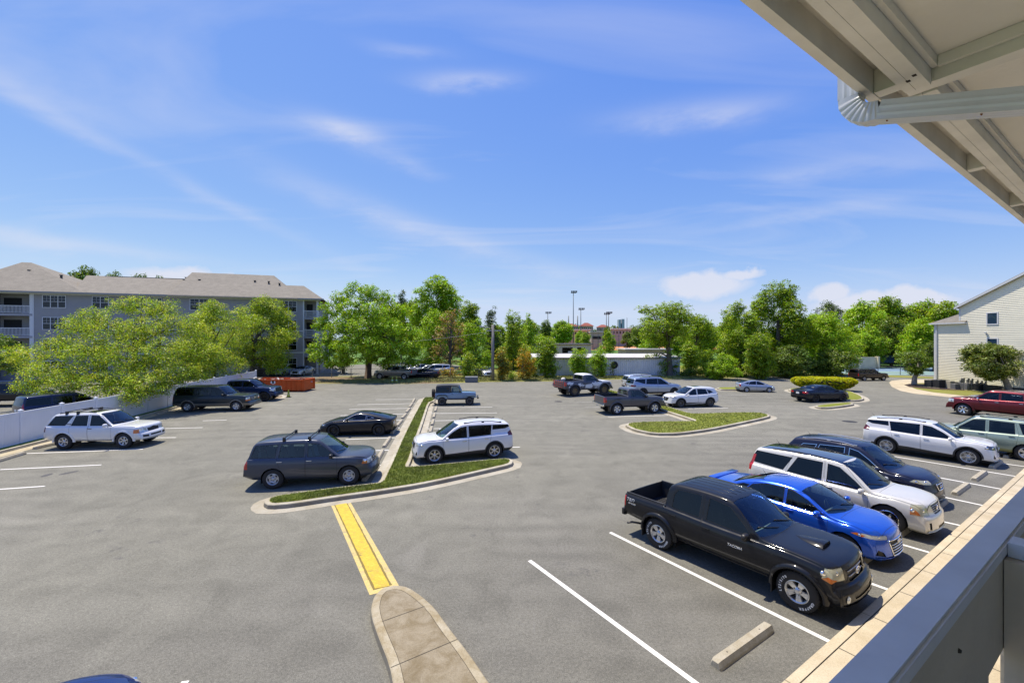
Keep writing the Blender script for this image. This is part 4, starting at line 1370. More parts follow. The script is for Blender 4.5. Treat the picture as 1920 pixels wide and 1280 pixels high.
# oil-dark wheel tracks by the fence
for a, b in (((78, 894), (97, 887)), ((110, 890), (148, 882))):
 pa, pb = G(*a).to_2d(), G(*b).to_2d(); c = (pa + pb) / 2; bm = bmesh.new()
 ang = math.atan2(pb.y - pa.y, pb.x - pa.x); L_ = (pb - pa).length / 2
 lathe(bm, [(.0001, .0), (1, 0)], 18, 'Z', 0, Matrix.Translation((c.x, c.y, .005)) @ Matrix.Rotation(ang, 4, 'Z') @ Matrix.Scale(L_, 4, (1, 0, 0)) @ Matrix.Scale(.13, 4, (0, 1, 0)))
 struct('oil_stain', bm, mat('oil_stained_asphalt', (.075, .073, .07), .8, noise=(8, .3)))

# ------------------------------------------------------------------ wheel stops
def stop_mesh(L):
 bm = bmesh.new()
 h, w, t = .13, .105, .065
 pr = [(-w, 0), (-w * .95, .05), (-t, h), (t, h), (w * .95, .05), (w, 0)]
 xs = [-L / 2, -L / 2 + .05, L / 2 - .05, L / 2]; rows = []
 for i, x in enumerate(xs):
  k = .8 if i in (0, 3) else 1
  rows.append([bm.verts.new((x, y * k, z * k)) for y, z in pr])
 for a, b in zip(rows, rows[1:]):
  for k in range(5): bm.faces.new((a[k], a[k + 1], b[k + 1], b[k]))
 bm.faces.new(rows[0]); bm.faces.new(rows[-1])
 bmesh.ops.recalc_face_normals(bm, faces=bm.faces)
 for x in (-L * .3, L * .3):
  lathe(bm, [(.0001, h + .002), (.014, h + .002)], 8, 'Z', 1, Matrix.Translation((x, 0, 0)))
 return bm
stop_me = None
def wheel_stop(a, b, label, group):
 global stop_me
 a, b = a.copy(), b.copy(); c = (a + b) / 2; d = b - a
 if stop_me is None:
  o = obj('wheel_stop', stop_mesh(1.8), [STOPC, mat('pin_hole', (.02, .018, .015), .9)]); stop_me = o.data
 else: o = link(bpy.data.objects.new('wheel_stop', stop_me))
 o.location = (c.x, c.y, 0); o.rotation_euler = (0, 0, math.atan2(d.y, d.x)); o.scale = (max(.7, d.length / 1.8), 1, 1)
 return tag(o, label, 'wheel stop', group)
kg = 'wheel stops along the kerb row'
SA = [G(1347, 1262), G(1461, 1186)]
for al, lab in ((7.67, 'empty bay nearest the balcony, left of the black pickup'), (10.58, 'bay of the black pickup'), (13.5, 'bay of the blue sedan'), (16.42, 'bay of the pearl white crossover'), (19.25, 'bay of the navy crossover'), (22.2, 'first empty bay after the navy crossover'), (24.95, 'empty bay beside the white crossover'), (27.9, 'bay of the white crossover with dark cladding'), (30.8, 'bay of the sage green SUV')):
 wheel_stop(KF(al - .88, -4.16), KF(al + .88, -4.16), 'weathered concrete wheel stop in the ' + lab, kg)
lg = 'wheel stops left of the long grass island'
LS = [((773.5, 756), (777.5, 748.5)), ((768, 764), (773, 757.5)), ((762, 774), (768.5, 766.5)), ((754, 785), (761.5, 777)), ((745, 799.5), (753.5, 789)), ((734.5, 813), (743.5, 802)), ((719.7, 839), (731.5, 821.7)), ((706.5, 866), (717.5, 846)), ((682, 902), (701, 876))]
ordn = ['farthest', 'second', 'third', 'fourth', 'fifth', 'sixth', 'seventh', 'eighth', 'ninth']
for i, (a, b) in enumerate(LS):
 wheel_stop(G(*a), G(*b), f'concrete wheel stop left of the grass island, {ordn[i]}' + (' from the far end' if i else ' of its row'), lg)
rg = 'wheel stops right of the long grass island'
RS = [((812.5, 761), (815, 755)), ((816, 772), (818, 765)), ((813, 784), (815.2, 776.5)), ((810, 797.5), (812.5, 789)), ((806.5, 812), (809.5, 802)), ((802, 830), (806, 817))]
for i, (a, b) in enumerate(RS):
 wheel_stop(G(*a), G(*b), f'concrete wheel stop right of the grass island, {ordn[i]}' + (' from the far end' if i else ' of its row'), rg)
wheel_stop(G(82, 838), G(97, 834.6), 'concrete wheel stop under the tail of the white boxy SUV', 'wheel stops by the white fence')
wheel_stop(G(-10, 868), G(46, 851), 'concrete wheel stop in the empty bay at the left edge', 'wheel stops by the white fence')
wheel_stop(G(296, 777), G(312, 772.5), 'concrete wheel stop under the dappled shade by the fence', 'wheel stops by the white fence')
# ------------------------------------------------------------------ balcony roof, downspout and railing round the camera
OFFW = mat('beige_trim_paint', (.80, .785, .72), .6, noise=(3, .10), bump=(60, .05))
OFFW2 = mat('beige_ceiling_paint', (.82, .80, .73), .75, noise=(1.5, .06), bump=(35, .15))
ROOFK = Matrix(((KD.x, KO.x, 0, 0), (KD.y, KO.y, 0, 0), (0, 0, 1, CAM_Z), (0, 0, 0, 1)))
def kbox(bm, a0, a1, o0, o1, z0, z1, mi=0):
 box(bm, a0, a1, o0, o1, z0, z1, mi, M=ROOFK)
def kobj(name, bm, m, parent=None, **k):
 bmesh.ops.recalc_face_normals(bm, faces=bm.faces)
 return obj(name, bm, m, parent, **k)
Z1 = 1.62; q = Z1 / 1.4
roof = tag(empty('balcony_roof'), 'beige painted underside of the balcony roof at the top right', 'roof')
A0, A1 = -3.0, 19.0
bm = bmesh.new(); kbox(bm, A0, A1, -.700 * Z1, -.667 * Z1, Z1, Z1 + .22); kobj('fascia', bm, OFFW, roof)
bm = bmesh.new(); kbox(bm, A0, A1, -.667 * Z1, -.594 * Z1, Z1 + .16, Z1 + .19); kobj('soffit', bm, OFFW, roof)
RA = 2.31 * Z1 + .02
for a0, a1, dz in ((A0, RA - .01, 0), (RA + .12, RA * 2.35, .012), (RA * 2.35 + .12, A1, 0)):
 bm = bmesh.new()
 kbox(bm, a0, a1, -.594 * Z1, -.5625 * Z1, Z1 + dz, Z1 + .16); kbox(bm, a0, a1, -.5605 * Z1, -.517 * Z1, Z1 + dz - .002, Z1 + .16)
 kobj('eave_beam', bm, OFFW, roof)
 bm = bmesh.new(); kbox(bm, a0, a1, -.516 * Z1, -.517 * Z1 + .032, Z1 + .100 + dz, Z1 + .16); kobj('beam_trim', bm, OFFW2, roof)
for a in (2.21 * Z1, 3.68 * Z1, 4.92 * Z1, 6.15 * Z1, 7.4 * Z1, 8.6 * Z1):
 bm = bmesh.new(); kbox(bm, a, a + .10, -.667 * Z1 + .002, -.594 * Z1 - .002, Z1 + .006, Z1 + .158); kobj('lookout_block', bm, OFFW, roof)
for a in (RA, RA * 2.35):
 bm = bmesh.new(); kbox(bm, a, a + .11, -.60 * Z1, 1.9, Z1 + .022, Z1 + .16); kobj('rafter', bm, OFFW, roof)
 bm = bmesh.new(); kbox(bm, a - .032, a - .002, -.517 * Z1 + .034, 1.9, Z1 + .095, Z1 + .16); kobj('rafter_trim', bm, OFFW2, roof)
bm = bmesh.new(); kbox(bm, A0, A1, -.517 * Z1 - .05, 1.95, Z1 + .162, Z1 + .20); kobj('ceiling', bm, OFFW2, roof)
bm = bmesh.new(); kbox(bm, A0, A1, -.70 * Z1 - .03, 2.0, Z1 + .222, Z1 + .28); kobj('roof_deck', bm, OFFW, roof)
# dark nail holes and a gap where the boards meet
bm = bmesh.new()
for a, o in ((2.17, -.54), (2.2, -.565)): kbox(bm, a * Z1, a * Z1 + .03, o * Z1, o * Z1 + .02, Z1 - .003, Z1 + .01)
kobj('board_gap', bm, mat('board_gap', (.03, .025, .02), .9), roof)

pipe = tag(empty('downspout'), 'white ribbed metal downspout with a corrugated elbow under the roof', 'downspout')
PW = mat('white_enamel', (.62, .64, .66), .28, .1, noise=(4, .06))
z0 = 1.3 * q; EL = .20
Pm = [Vector((1.976, 2.517, 1.0)) * 1, None]
P0 = Vector((1.520 * z0, 1.936 * z0, z0 + CAM_Z)); z1_ = 1.083 * q
P1 = Vector((2.152 * z1_, 1.827 * z1_, z1_ + CAM_Z))
d_ = (P1 - P0); pts = [P0 + d_ * EL, P0 + d_ * .6, P1, P1 + d_ * 1.6]
def pipe_section(bm, pts, w, ribs=3):
 rings = []
 n = len(pts)
 for i, p in enumerate(pts):
  t = (pts[min(i + 1, n - 1)] - pts[max(i - 1, 0)]).normalized()
  a = KD.copy(); b = t.cross(a).normalized(); a = b.cross(t).normalized()
  sec = []
  prof = []
  for side in range(4):
   for k in range(9):
    s = -1 + 2 * k / 9
    r = 1.0 - (.045 if k % 3 == 1 or k % 3 == 2 else 0)
    if k == 0: r = .97; s = -.96
    x, y = [(s, r), (r, -s), (-s, -r), (-r, s)][side]
    prof.append((x, y))
  ring = [bm.verts.new(p + a * (x * w / 2) + b * (y * w / 2)) for x, y in prof]
  rings.append(ring)
 for r0, r1 in zip(rings, rings[1:]):
  m_ = len(r0)
  for k in range(m_): bm.faces.new((r0[k], r0[(k + 1) % m_], r1[(k + 1) % m_], r1[k]))
 bmesh.ops.recalc_face_normals(bm, faces=bm.faces)
bm = bmesh.new(); pipe_section(bm, pts, .105 * q); obj('pipe', bm, PW, pipe)
# elbow: curls from the run up to the gutter outlet with pleats on the inner side
bm = bmesh.new(); rr = .125 * q; steps = 36
hd = Vector((d_.x, d_.y, 0)).normalized(); td = d_.normalized()
rings = []
for i in range(steps + 1):
 ph = i / steps * rad(100) - rad(8)
 c = P0 + d_ * (EL - .02) + Vector((0, 0, rr)) * (1 - math.cos(ph)) - hd * rr * math.sin(ph)
 t = (hd * -math.cos(ph) + Vector((0, 0, 1)) * math.sin(ph)).normalized()
 a = KD.copy(); b = t.cross(a).normalized()
 pleat = 1 + .055 * abs(math.sin(i / steps * math.pi * 8))
 w = .105 * q / 2 * (pleat if 2 < i < steps - 4 else 1)
 ring = []
 for k in range(24):
  an = 2 * math.pi * k / 24; x, y = math.cos(an), math.sin(an); mx = max(abs(x), abs(y)); f = (1 / mx) ** .8
  ring.append(bm.verts.new(c + a * x * f * w + b * y * f * w))
 rings.append(ring)
top_c = c
for r0, r1 in zip(rings, rings[1:]):
 for k in range(24): bm.faces.new((r0[k], r0[(k + 1) % 24], r1[(k + 1) % 24], r1[k])).smooth = False
bmesh.ops.recalc_face_normals(bm, faces=bm.faces); obj('elbow', bm, PW, pipe)
bm = bmesh.new(); pipe_section(bm, [top_c, top_c + Vector((0, 0, .10)), top_c + Vector((0, 0, .28 * q))], .105 * q); obj('outlet', bm, PW, pipe)
bm = bmesh.new()
for k, t in ((0, EL + .05), (1, .8)):
 c = P0 + d_ * t + Vector((0, 0, -.05 * q)) - KD * .03
 b2 = bmesh.new(); bmesh.ops.create_icosphere(b2, subdivisions=2, radius=.006); merge(bm, b2, Matrix.Translation(c) @ Matrix.Scale(2.2, 4, (0, 0, 1)))
obj('rust_streak', bm, mat('rust', (.22, .09, .03), .9), pipe)

ZR = .55
rail = tag(empty('balcony_railing'), 'wooden balcony railing with blue skylight toned into its top board, close at the lower right', 'railing')
RAILP = mat('grey_blue_rail_paint', (.50, .54, .62), .45, noise=(6, .10), bump=(14, .12))  # rail paint with the blue of skylight mixed into its colour
RAILI = mat('grey_rail_board_paint', (.42, .385, .325), .6, noise=(3, .12), bump=(20, .15))  # darker, warmer copy of the rail paint, shade put into the colour
bm = bmesh.new()
b2 = bmesh.new(); box(b2, A0, A1, -.555 * ZR, -.443 * ZR, -ZR - .038, -ZR)
bmesh.ops.recalc_face_normals(b2, faces=b2.faces); bmesh.ops.bevel(b2, geom=[e for e in b2.edges if abs((e.verts[0].co - e.verts[1].co).x) > 1], offset=.006, segments=2, affect='EDGES'); merge(bm, b2, ROOFK)
kobj('top_rail', bm, RAILP, rail)
oi = -.443 * ZR; zb = oi * -1 / .293 * 1.0
bm = bmesh.new(); kbox(bm, A0, A1, oi - .036, oi - .004, -.833, -ZR - .040); kobj('rail_board', bm, RAILI, rail)
zlow = -.833
apost = 1.745
for a in (apost, apost + 2.6, apost + 5.2, apost - 2.9):
 bm = bmesh.new(); kbox(bm, a, a + .09, oi - .002, oi + .085, -1.7, -ZR - .041); kobj('post', bm, RAILI, rail)
bm = bmesh.new(); kbox(bm, apost + .03, apost + .10, oi + .001, 1.9, -ZR - .039, -ZR - .001); kobj('return_rail', bm, RAILP, rail)
bm = bmesh.new()
for a, dz, r in ((1.02, .10, .007), (1.0, .13, .010), (1.30, .07, .006)): b2 = bmesh.new(); bmesh.ops.create_icosphere(b2, subdivisions=1, radius=r); merge(bm, b2, ROOFK @ Matrix.Translation((a, oi - .004, -ZR - .04 - dz)))
kobj('nail_holes', bm, mat('board_gap', (.03, .025, .02), .9), rail)
for k in range(-20, 120):
 a = apost + .19 + k * .13
 if A0 < a < 14 and all(abs(a - (apost + j)) > .12 for j in (0, 2.6, 5.2, -2.9)) and not (apost - .16 < a < apost):
  bm = bmesh.new(); kbox(bm, a, a + .035, oi - .036, oi - .004, -1.62, zlow - .001); kobj('baluster', bm, RAILI, rail)
bm = bmesh.new(); kbox(bm, A0, A1, oi - .045, oi + .0, -1.66, -1.62); kobj('bottom_rail', bm, RAILP, rail)
bld = tag(empty('host_building'), 'siding building behind the viewer that carries the balcony', 'building')
bm = bmesh.new(); kbox(bm, A0, A1, -.555 * ZR - .02, 1.9, -1.86, -1.70); kobj('balcony_floor', bm, RAILI, bld)
bm = bmesh.new(); kbox(bm, A0, A1, 1.9, 2.1, -CAM_Z, Z1 + .2); kobj('wall', bm, OFFW, bld)
bm = bmesh.new()
for a in (-2.5, 8.0, 16.5): kbox(bm, a, a + .2, oi + .12, oi + .32, -CAM_Z, -1.86)
kobj('support_post', bm, OFFW, bld)

# ------------------------------------------------------------------ white vinyl fence on the left
VINYL = mat('white_vinyl', (.70, .72, .76), .38, noise=(.7, .06))
FP = [(-22.6, 8), (-24.62, 18.5), (-25.45, 24), (-26.35, 30), (-29.0, 45), (-30.0, 50.9)]
def path_at(s):
 for a, b in zip(FP, FP[1:]):
  a, b = Vector(a), Vector(b); L = (b - a).length
  if s <= L: return a + (b - a) * s / L
  s -= L
 return Vector(FP[-1])
FL = sum((Vector(b) - Vector(a)).length for a, b in zip(FP, FP[1:]))
fence = tag(empty('vinyl_fence'), 'long white vinyl privacy fence with capped posts on the left', 'fence')
nP = 18
pp = [path_at(FL * i / nP) for i in range(nP + 1)]
for i, p in enumerate(pp):
 bm = bmesh.new(); rbox(bm, p.x - .065, p.x + .065, p.y - .065, p.y + .065, 0, 1.80, .008)
 post = obj('post', bm, VINYL, fence)
 bm = bmesh.new(); rbox(bm, p.x - .085, p.x + .085, p.y - .085, p.y + .085, 1.80, 1.83, .006); c = bm.verts.new((p.x, p.y, 1.89))
 vs = [bm.verts.new((p.x + sx * .075, p.y + sy * .075, 1.83)) for sx, sy in ((-1, -1), (1, -1), (1, 1), (-1, 1))]
 for k in range(4): bm.faces.new((vs[k], vs[(k + 1) % 4], c))
 obj('post_cap', bm, VINYL, post)
for a, b in zip(pp, pp[1:]):
 d = b - a; L = d.length; ang = math.atan2(d.y, d.x)
 Mx = Matrix.Translation((a.x, a.y, 0)) @ Matrix.Rotation(ang, 4, 'Z')
 bm = bmesh.new()
 n = int(L / .152); w = (L - .13) / n
 for k in range(n):
  x0 = .065 + k * w
  vs = [(x0, .015), (x0 + .003, .019), (x0 + w - .003, .019), (x0 + w, .015), (x0 + w, -.015), (x0 + w - .003, -.019), (x0 + .003, -.019), (x0, -.015)]
  lo = [bm.verts.new(Mx @ Vector((x, y, .08))) for x, y in vs]; hi = [bm.verts.new(Mx @ Vector((x, y, 1.66))) for x, y in vs]
  for j in range(8): bm.faces.new((lo[j], lo[(j + 1) % 8], hi[(j + 1) % 8], hi[j]))
 bmesh.ops.recalc_face_normals(bm, faces=bm.faces)
 box(bm, .065, L - .065, -.04, .04, 1.62, 1.74, M=Mx); box(bm, .065, L - .065, -.04, .04, .05, .15, M=Mx)
 obj('panel', bm, VINYL, fence)

# ------------------------------------------------------------------ apartment block on the left
AWALL = mat('blue_grey_siding', (.30, .295, .31), .7, noise=(.8, .05))
def shingle(name, col):
 m, t, b = nodes_of(name)
 o = objco(t)
 n = noise(t, o, 1.2, 6, .7); n2 = noise(t, objco(t, (6, 6, 22)), 1.0, 4, .7)
 base = mixc(t, .8, col, ramp(t, n, [(.3, g3(.78)), (.7, g3(1.18))]), 'MULTIPLY')
 base = mixc(t, .8, base, ramp(t, n2, [(.3, g3(.75)), (.7, g3(1.2))]), 'MULTIPLY')
 t.links.new(base, b.inputs['Base Color']); b.inputs['Roughness'].default_value = .95
 return m
SHING = shingle('weathered_shingles', (.245, .22, .175))
TRIMW = mat('white_trim', (.62, .63, .66), .5)
PANE = glass_mat('window_pane', .5, (.6, .7, .8), .0)
DARKIN = mat('dark_room', (.02, .022, .026), .9)
BLIND = mat('pale_blind', (.42, .42, .40), .8)
AV = Vector((-29.8, 67.5)); EV = Vector((-.953, -.303))
def su(u, dep=0.0):
 k = (u - U0) / FPX; a = AV + Vector((-.303, .953)) * dep
 return (k * a.y - a.x) / (EV.x - k * EV.y)
AM = Matrix(((EV.x, -.303, 0, AV.x), (EV.y, .953, 0, AV.y), (0, 0, 1, 0), (0, 0, 0, 1)))
apt = tag(empty('apartment_building'), 'long four storey blue-grey apartment block with beige hip roofs and balconies', 'building')
def abox(bm, s0, s1, y0, y1, z0, z1, mi=0): box(bm, s0, s1, y0, y1, z0, z1, mi, M=AM)
def aobj(name, bm, m, parent=apt, **k):
 bmesh.ops.recalc_face_normals(bm, faces=bm.faces); return obj(name, bm, m, parent, **k)
SEND = su(-90)
bays = [(.25, su(570)), (su(61), su(-20))]
EZ = 11.6; FLZ = [.1, 3.0, 5.9, 8.8]
walls = [(su(570), su(61)), (su(-20), SEND)]
def clap(bm, s0, s1, y, z0, z1, st=.2):
 z = z0
 while z < z1 - 1e-3:
  zz = min(z + st, z1)
  vs = [bm.verts.new(AM @ Vector(c)) for c in ((s0, y - .018, z), (s1, y - .018, z), (s1, y, zz), (s0, y, zz))]; bm.faces.new(vs)
  vs = [bm.verts.new(AM @ Vector(c)) for c in ((s0, y, z), (s1, y, z), (s1, y - .018, z), (s0, y - .018, z))]; bm.faces.new(vs)
  z = zz
bm = bmesh.new()
for s0, s1 in walls:
 abox(bm, s0, s1, .02, 16, 0, EZ); clap(bm, s0, s1, .0, 0.1, EZ)
for s0, s1 in bays: abox(bm, s0, s1, 1.8, 16, 0, EZ)
aobj('wall', bm, AWALL)
bm = bmesh.new()
for s0, s1 in walls:
 for z in (3.35, 6.65):
  if s0 < 20: abox(bm, s0, s0 + 22, -.045, .0, z, z + .16)
abox(bm, -.1, SEND, -.06, -.0, EZ - .22, EZ - .02)
for s in (su(570) + .06, su(61) - .06): abox(bm, s - .09, s + .09, -.05, .0, 0, EZ - .22)
aobj('trim_boards', bm, TRIMW)
for bi, (s0, s1) in enumerate(bays):
 for fi, fz in enumerate(FLZ):
  b = aobj('balcony', (lambda bm: (abox(bm, s0, s1, -.08, 1.8, fz - .28, fz), bm)[1])(bmesh.new()), mat('balcony_slab', (.33, .33, .36), .7))
  if fi == 0: continue
  bm = bmesh.new(); abox(bm, s0 + .05, s1 - .02, -.02, .04, fz + .98, fz + 1.06); abox(bm, s0 + .05, s1 - .02, -.01, .03, fz + .10, fz + .16)
  s = s0 + .1
  while s < s1 - .05: abox(bm, s, s + .045, -.005, .03, fz + .16, fz + .98); s += .135
  if bi == 0:
   y = .1
   while y < 1.8: abox(bm, s0 + .02, s0 + .05, y, y + .045, fz + .1, fz + 1.0); y += .14
  aobj('balustrade', bm, TRIMW, b)
  bm = bmesh.new(); abox(bm, s0 + (s1 - s0) * .5, s0 + (s1 - s0) * .92, 1.74, 1.79, fz + .05, fz + 2.15); aobj('door', bm, DARKIN, b)
 bm = bmesh.new()
 for s in ((s0, s0 + .28), (s1 - .02, s1 + .02)): abox(bm, s[0], s[1], -.06, .2, 0, EZ - .22)
 aobj('corner_post', bm, TRIMW)
def awindow(u0, u1, fz, n=3, blind=0):
 s1, s0 = su(u0), su(u1); z0, z1 = fz + .88, fz + 2.42
 bm = bmesh.new(); t = .075
 abox(bm, s0 - t, s1 + t, -.07, -.02, z1, z1 + t); abox(bm, s0 - t, s1 + t, -.08, -.02, z0 - t, z0); abox(bm, s0 - t, s0, -.07, -.02, z0, z1); abox(bm, s1, s1 + t, -.07, -.02, z0, z1)
 w = (s1 - s0) / n
 for k in range(1, n): abox(bm, s0 + k * w - .04, s0 + k * w + .04, -.065, -.02, z0, z1)
 abox(bm, s0, s1, -.055, -.02, (z0 + z1) / 2 - .025, (z0 + z1) / 2 + .025)
 for k in range(n):
  abox(bm, s0 + (k + .5) * w - .01, s0 + (k + .5) * w + .01, -.05, -.03, (z0 + z1) / 2, z1)
  abox(bm, s0 + k * w, s0 + (k + 1) * w, -.05, -.03, z0 + (z1 - z0) * .75 - .01, z0 + (z1 - z0) * .75 + .01)
 f = aobj('window', bm, TRIMW)
 bm = bmesh.new(); abox(bm, s0, s1, -.034, -.030, z0, z1); aobj('pane', bm, PANE, f)
 bm = bmesh.new(); abox(bm, s0, s1, -.026, -.022, z0, z1); aobj('room_behind', bm, DARKIN, f)
 if blind:
  bm = bmesh.new(); abox(bm, s0 + (w if blind == 2 else 0), s1, -.029, -.027, z0 + (z1 - z0) * .25, z1); aobj('blind', bm, BLIND, f)
for fi, fz in enumerate(FLZ):
 awindow(525.5, 556, fz, 2 if fi else 2, fi % 2);
 for (u0, u1, n) in ((81, 123, 3), (174, 203, 2), (295, 303, 1), (357, 390, 2), (470, 492, 1), (252, 274, 2)): awindow(u0, u1, fz, n, (fi + int(u0)) % 3)
bm = bmesh.new()
def hip(s0, s1, y0, y1, ra, rb, zr_, ez=EZ, mi=0):
 ym = (y0 + y1) / 2
 c = [bm.verts.new(AM @ Vector(v)) for v in ((s0, y0, ez), (s1, y0, ez), (s1, y1, ez), (s0, y1, ez), (ra, ym, zr_), (rb, ym, zr_))]
 for f in ((0, 1, 5, 4), (1, 2, 5), (2, 3, 4, 5), (3, 0, 4)): bm.faces.new([c[i] for i in f])
hip(-.6, su(520), -.6, 9.5, su(570, 4.5), su(530, 4.5), 14.15, EZ)
hip(su(560), su(318), -.9, 17, su(513.7, 8), su(360, 8), 16.1, EZ + .004)
hip(su(345), su(140), -.5, 14.5, su(345), su(100), 14.9, EZ + .008)
hip(su(165), SEND + 1, -.8, 17, su(58, 8), su(40, 8), 16.6, EZ + .012)
abox(bm, su(345), su(140), 6.8, 7.2, EZ, 14.9)
aobj('roof', bm, SHING)
bm = bmesh.new(); abox(bm, -.6, SEND + 1, -.8, -.76, EZ - .1, EZ + .10); abox(bm, -.6, SEND + 1, -.76, .0, EZ - .02, EZ - .005); aobj('gutter', bm, mat('roof_gutter', (.30, .29, .29), .6))
for (u, v, dep) in ((31, 508, 6), (55, 508.5, 5.5), (115, 518, 4.5), (345, 526, 5), (349, 522, 6.5), (374, 526, 5), (478, 528, 5), (504, 529.5, 4.5), (524, 533, 4)):
 s = su(u, dep); p = AV + EV * s + Vector((-.303, .953)) * dep; z = CAM_Z + (V0 - v) / FPX * p.y
 bm = bmesh.new(); abox(bm, s - .10, s + .10, dep - .10, dep + .10, z - .5, z + .12); abox(bm, s - .16, s + .16, dep - .16, dep + .16, z + .12, z + .2); aobj('roof_vent', bm, BLACK)
bm = bmesh.new()
for k in range(14): abox(bm, -.5 - .26 * k, -.24 - .26 * k, 1.0, 2.4, 2.9 - .2 * k - .22, 2.9 - .2 * k - .16)
for y in (1.0, 2.4): tube(bm, [AM @ Vector((-.3, y, 3.9)), AM @ Vector((-4.0, y, 1.0))], .04, 5)
aobj('outside_stairs', bm, TRIMW)

# ------------------------------------------------------------------ siding house on the right
CREAM = mat('cream_vinyl_siding', (.84, .79, .64), .5, noise=(.6, .05))
HX = 52.5
house = tag(empty('siding_house'), 'tall cream clapboard house end with a steep gable at the right edge', 'house')
def yw(z):  # y-range of the wall at height z
 lo = 29.0
 hi = 54.0 if z <= 7.44 else 51.0
 if z > 9.2: hi = 51 - (z - 9.2) / .44; lo = 29 + (z - 9.2) / .44
 return lo, hi
bm = bmesh.new(); z = .45; rnd = random.Random(2)
while z < 13.9:
 zz = z + .19
 lo, hi = yw(z); l2, h2 = yw(zz - .01)
 n = 14
 lo_, hi_ = max(lo, l2), min(hi, h2)
 bot = [bm.verts.new((HX - .034 - rnd.uniform(0, .006), lo + (hi - lo) * k / n, z)) for k in range(n + 1)]
 top = [bm.verts.new((HX - .004, l2 + (h2 - l2) * k / n, zz)) for k in range(n + 1)]
 bi = [bm.verts.new((HX - .002, lo + (hi - lo) * k / n, z)) for k in range(n + 1)]
 for k in range(n):
  bm.faces.new((bot[k], bot[k + 1], top[k + 1], top[k])); bm.faces.new((bi[k], bi[k + 1], bot[k + 1], bot[k]))
 z = zz
obj('wall', bm, CREAM, house)
bm = bmesh.new()
def yz(pts, x0, x1, mi=0):
 a = [bm.verts.new((x0, y, z)) for y, z in pts]; b = [bm.verts.new((x1, y, z)) for y, z in pts]
 bm.faces.new(a); bm.faces.new(list(reversed(b)))
 for i in range(len(pts)): bm.faces.new((a[i], a[(i + 1) % len(pts)], b[(i + 1) % len(pts)], b[i]))
yz([(29, 0), (51, 0), (51, 9.2), (40, 14.0), (29, 9.2)], HX, 64); box(bm, HX + .003, 64, 51, 54, 0, 7.4)
bmesh.ops.recalc_face_normals(bm, faces=bm.faces); obj('house_body', bm, CREAM, house)
bm = bmesh.new(); box(bm, HX - .03, 64.1, 28.98, 54.03, 0, .45); obj('foundation', bm, mat('foundation_block', (.09, .09, .095), .9), house)
bm = bmesh.new()
yz([(51.35, 9.05), (51.35, 9.25), (40, 14.25), (40, 14.02)], HX - .28, 64.3); yz([(28.65, 9.05), (28.65, 9.25), (40, 14.25), (40, 14.02)], HX - .28, 64.3)
for v in (((HX - .35, 50.1, 7.42), (HX - .35, 54.4, 7.42), (HX + 1.9, 51.0, 9.0)), ((HX - .35, 54.4, 7.42), (64, 54.4, 7.42), (64, 51, 9.0), (HX + 1.9, 51.0, 9.0)), ((HX - .35, 50.1, 7.42), (HX + 1.9, 51.0, 9.0), (HX - .002, 50.1, 7.6))):
 bm.faces.new([bm.verts.new(p) for p in v])
bmesh.ops.recalc_face_normals(bm, faces=bm.faces); obj('roof', bm, shingle('grey_shingles', (.20, .185, .16)), house)
bm = bmesh.new(); yz([(51.36, 8.98), (51.36, 9.2), (40, 14.2), (40, 13.95)], HX - .31, HX - .282); box(bm, HX - .36, HX, 50.08, 54.42, 7.28, 7.42)
box(bm, HX - .05, HX + .0, 53.85, 54.03, .45, 7.28); box(bm, HX - .05, HX, 50.85, 51.02, 7.6, 9.05)
bmesh.ops.recalc_face_normals(bm, faces=bm.faces); obj('trim_boards', bm, TRIMW, house)
bm = bmesh.new(); box(bm, HX - .16, HX - .06, 53.6, 53.72, .3, 7.3); obj('downspout', bm, TRIMW, house)
for (y0, y1, z0, z1) in ((47.0, 47.95, 7.15, 8.3), (47.0, 47.95, 4.3, 5.5)):
 bm = bmesh.new(); t = .12
 box(bm, HX - .07, HX - .015, y0 - t, y1 + t, z1, z1 + t); box(bm, HX - .08, HX - .015, y0 - t, y1 + t, z0 - t, z0); box(bm, HX - .07, HX - .015, y0 - t, y0, z0, z1); box(bm, HX - .07, HX - .015, y1, y1 + t, z0, z1)
 f = obj('window', bm, TRIMW, house); bm = bmesh.new(); box(bm, HX - .05, HX - .045, y0, y1, z0, z1); obj('pane', bm, mat('dark_blue_pane', (.02, .045, .09), .08, coat=1), f)
bm = bmesh.new(); box(bm, HX - .12, HX - .02, 47.9, 48.1, 5.9, 6.1); lathe(bm, [(.0001, .12), (.1, .1), (.12, -.02), (.0001, -.04)], 10, 'Z', 0, Matrix.Translation((HX - .2, 48.0, 6.15))); obj('wall_lamp', bm, TRIMW, house)
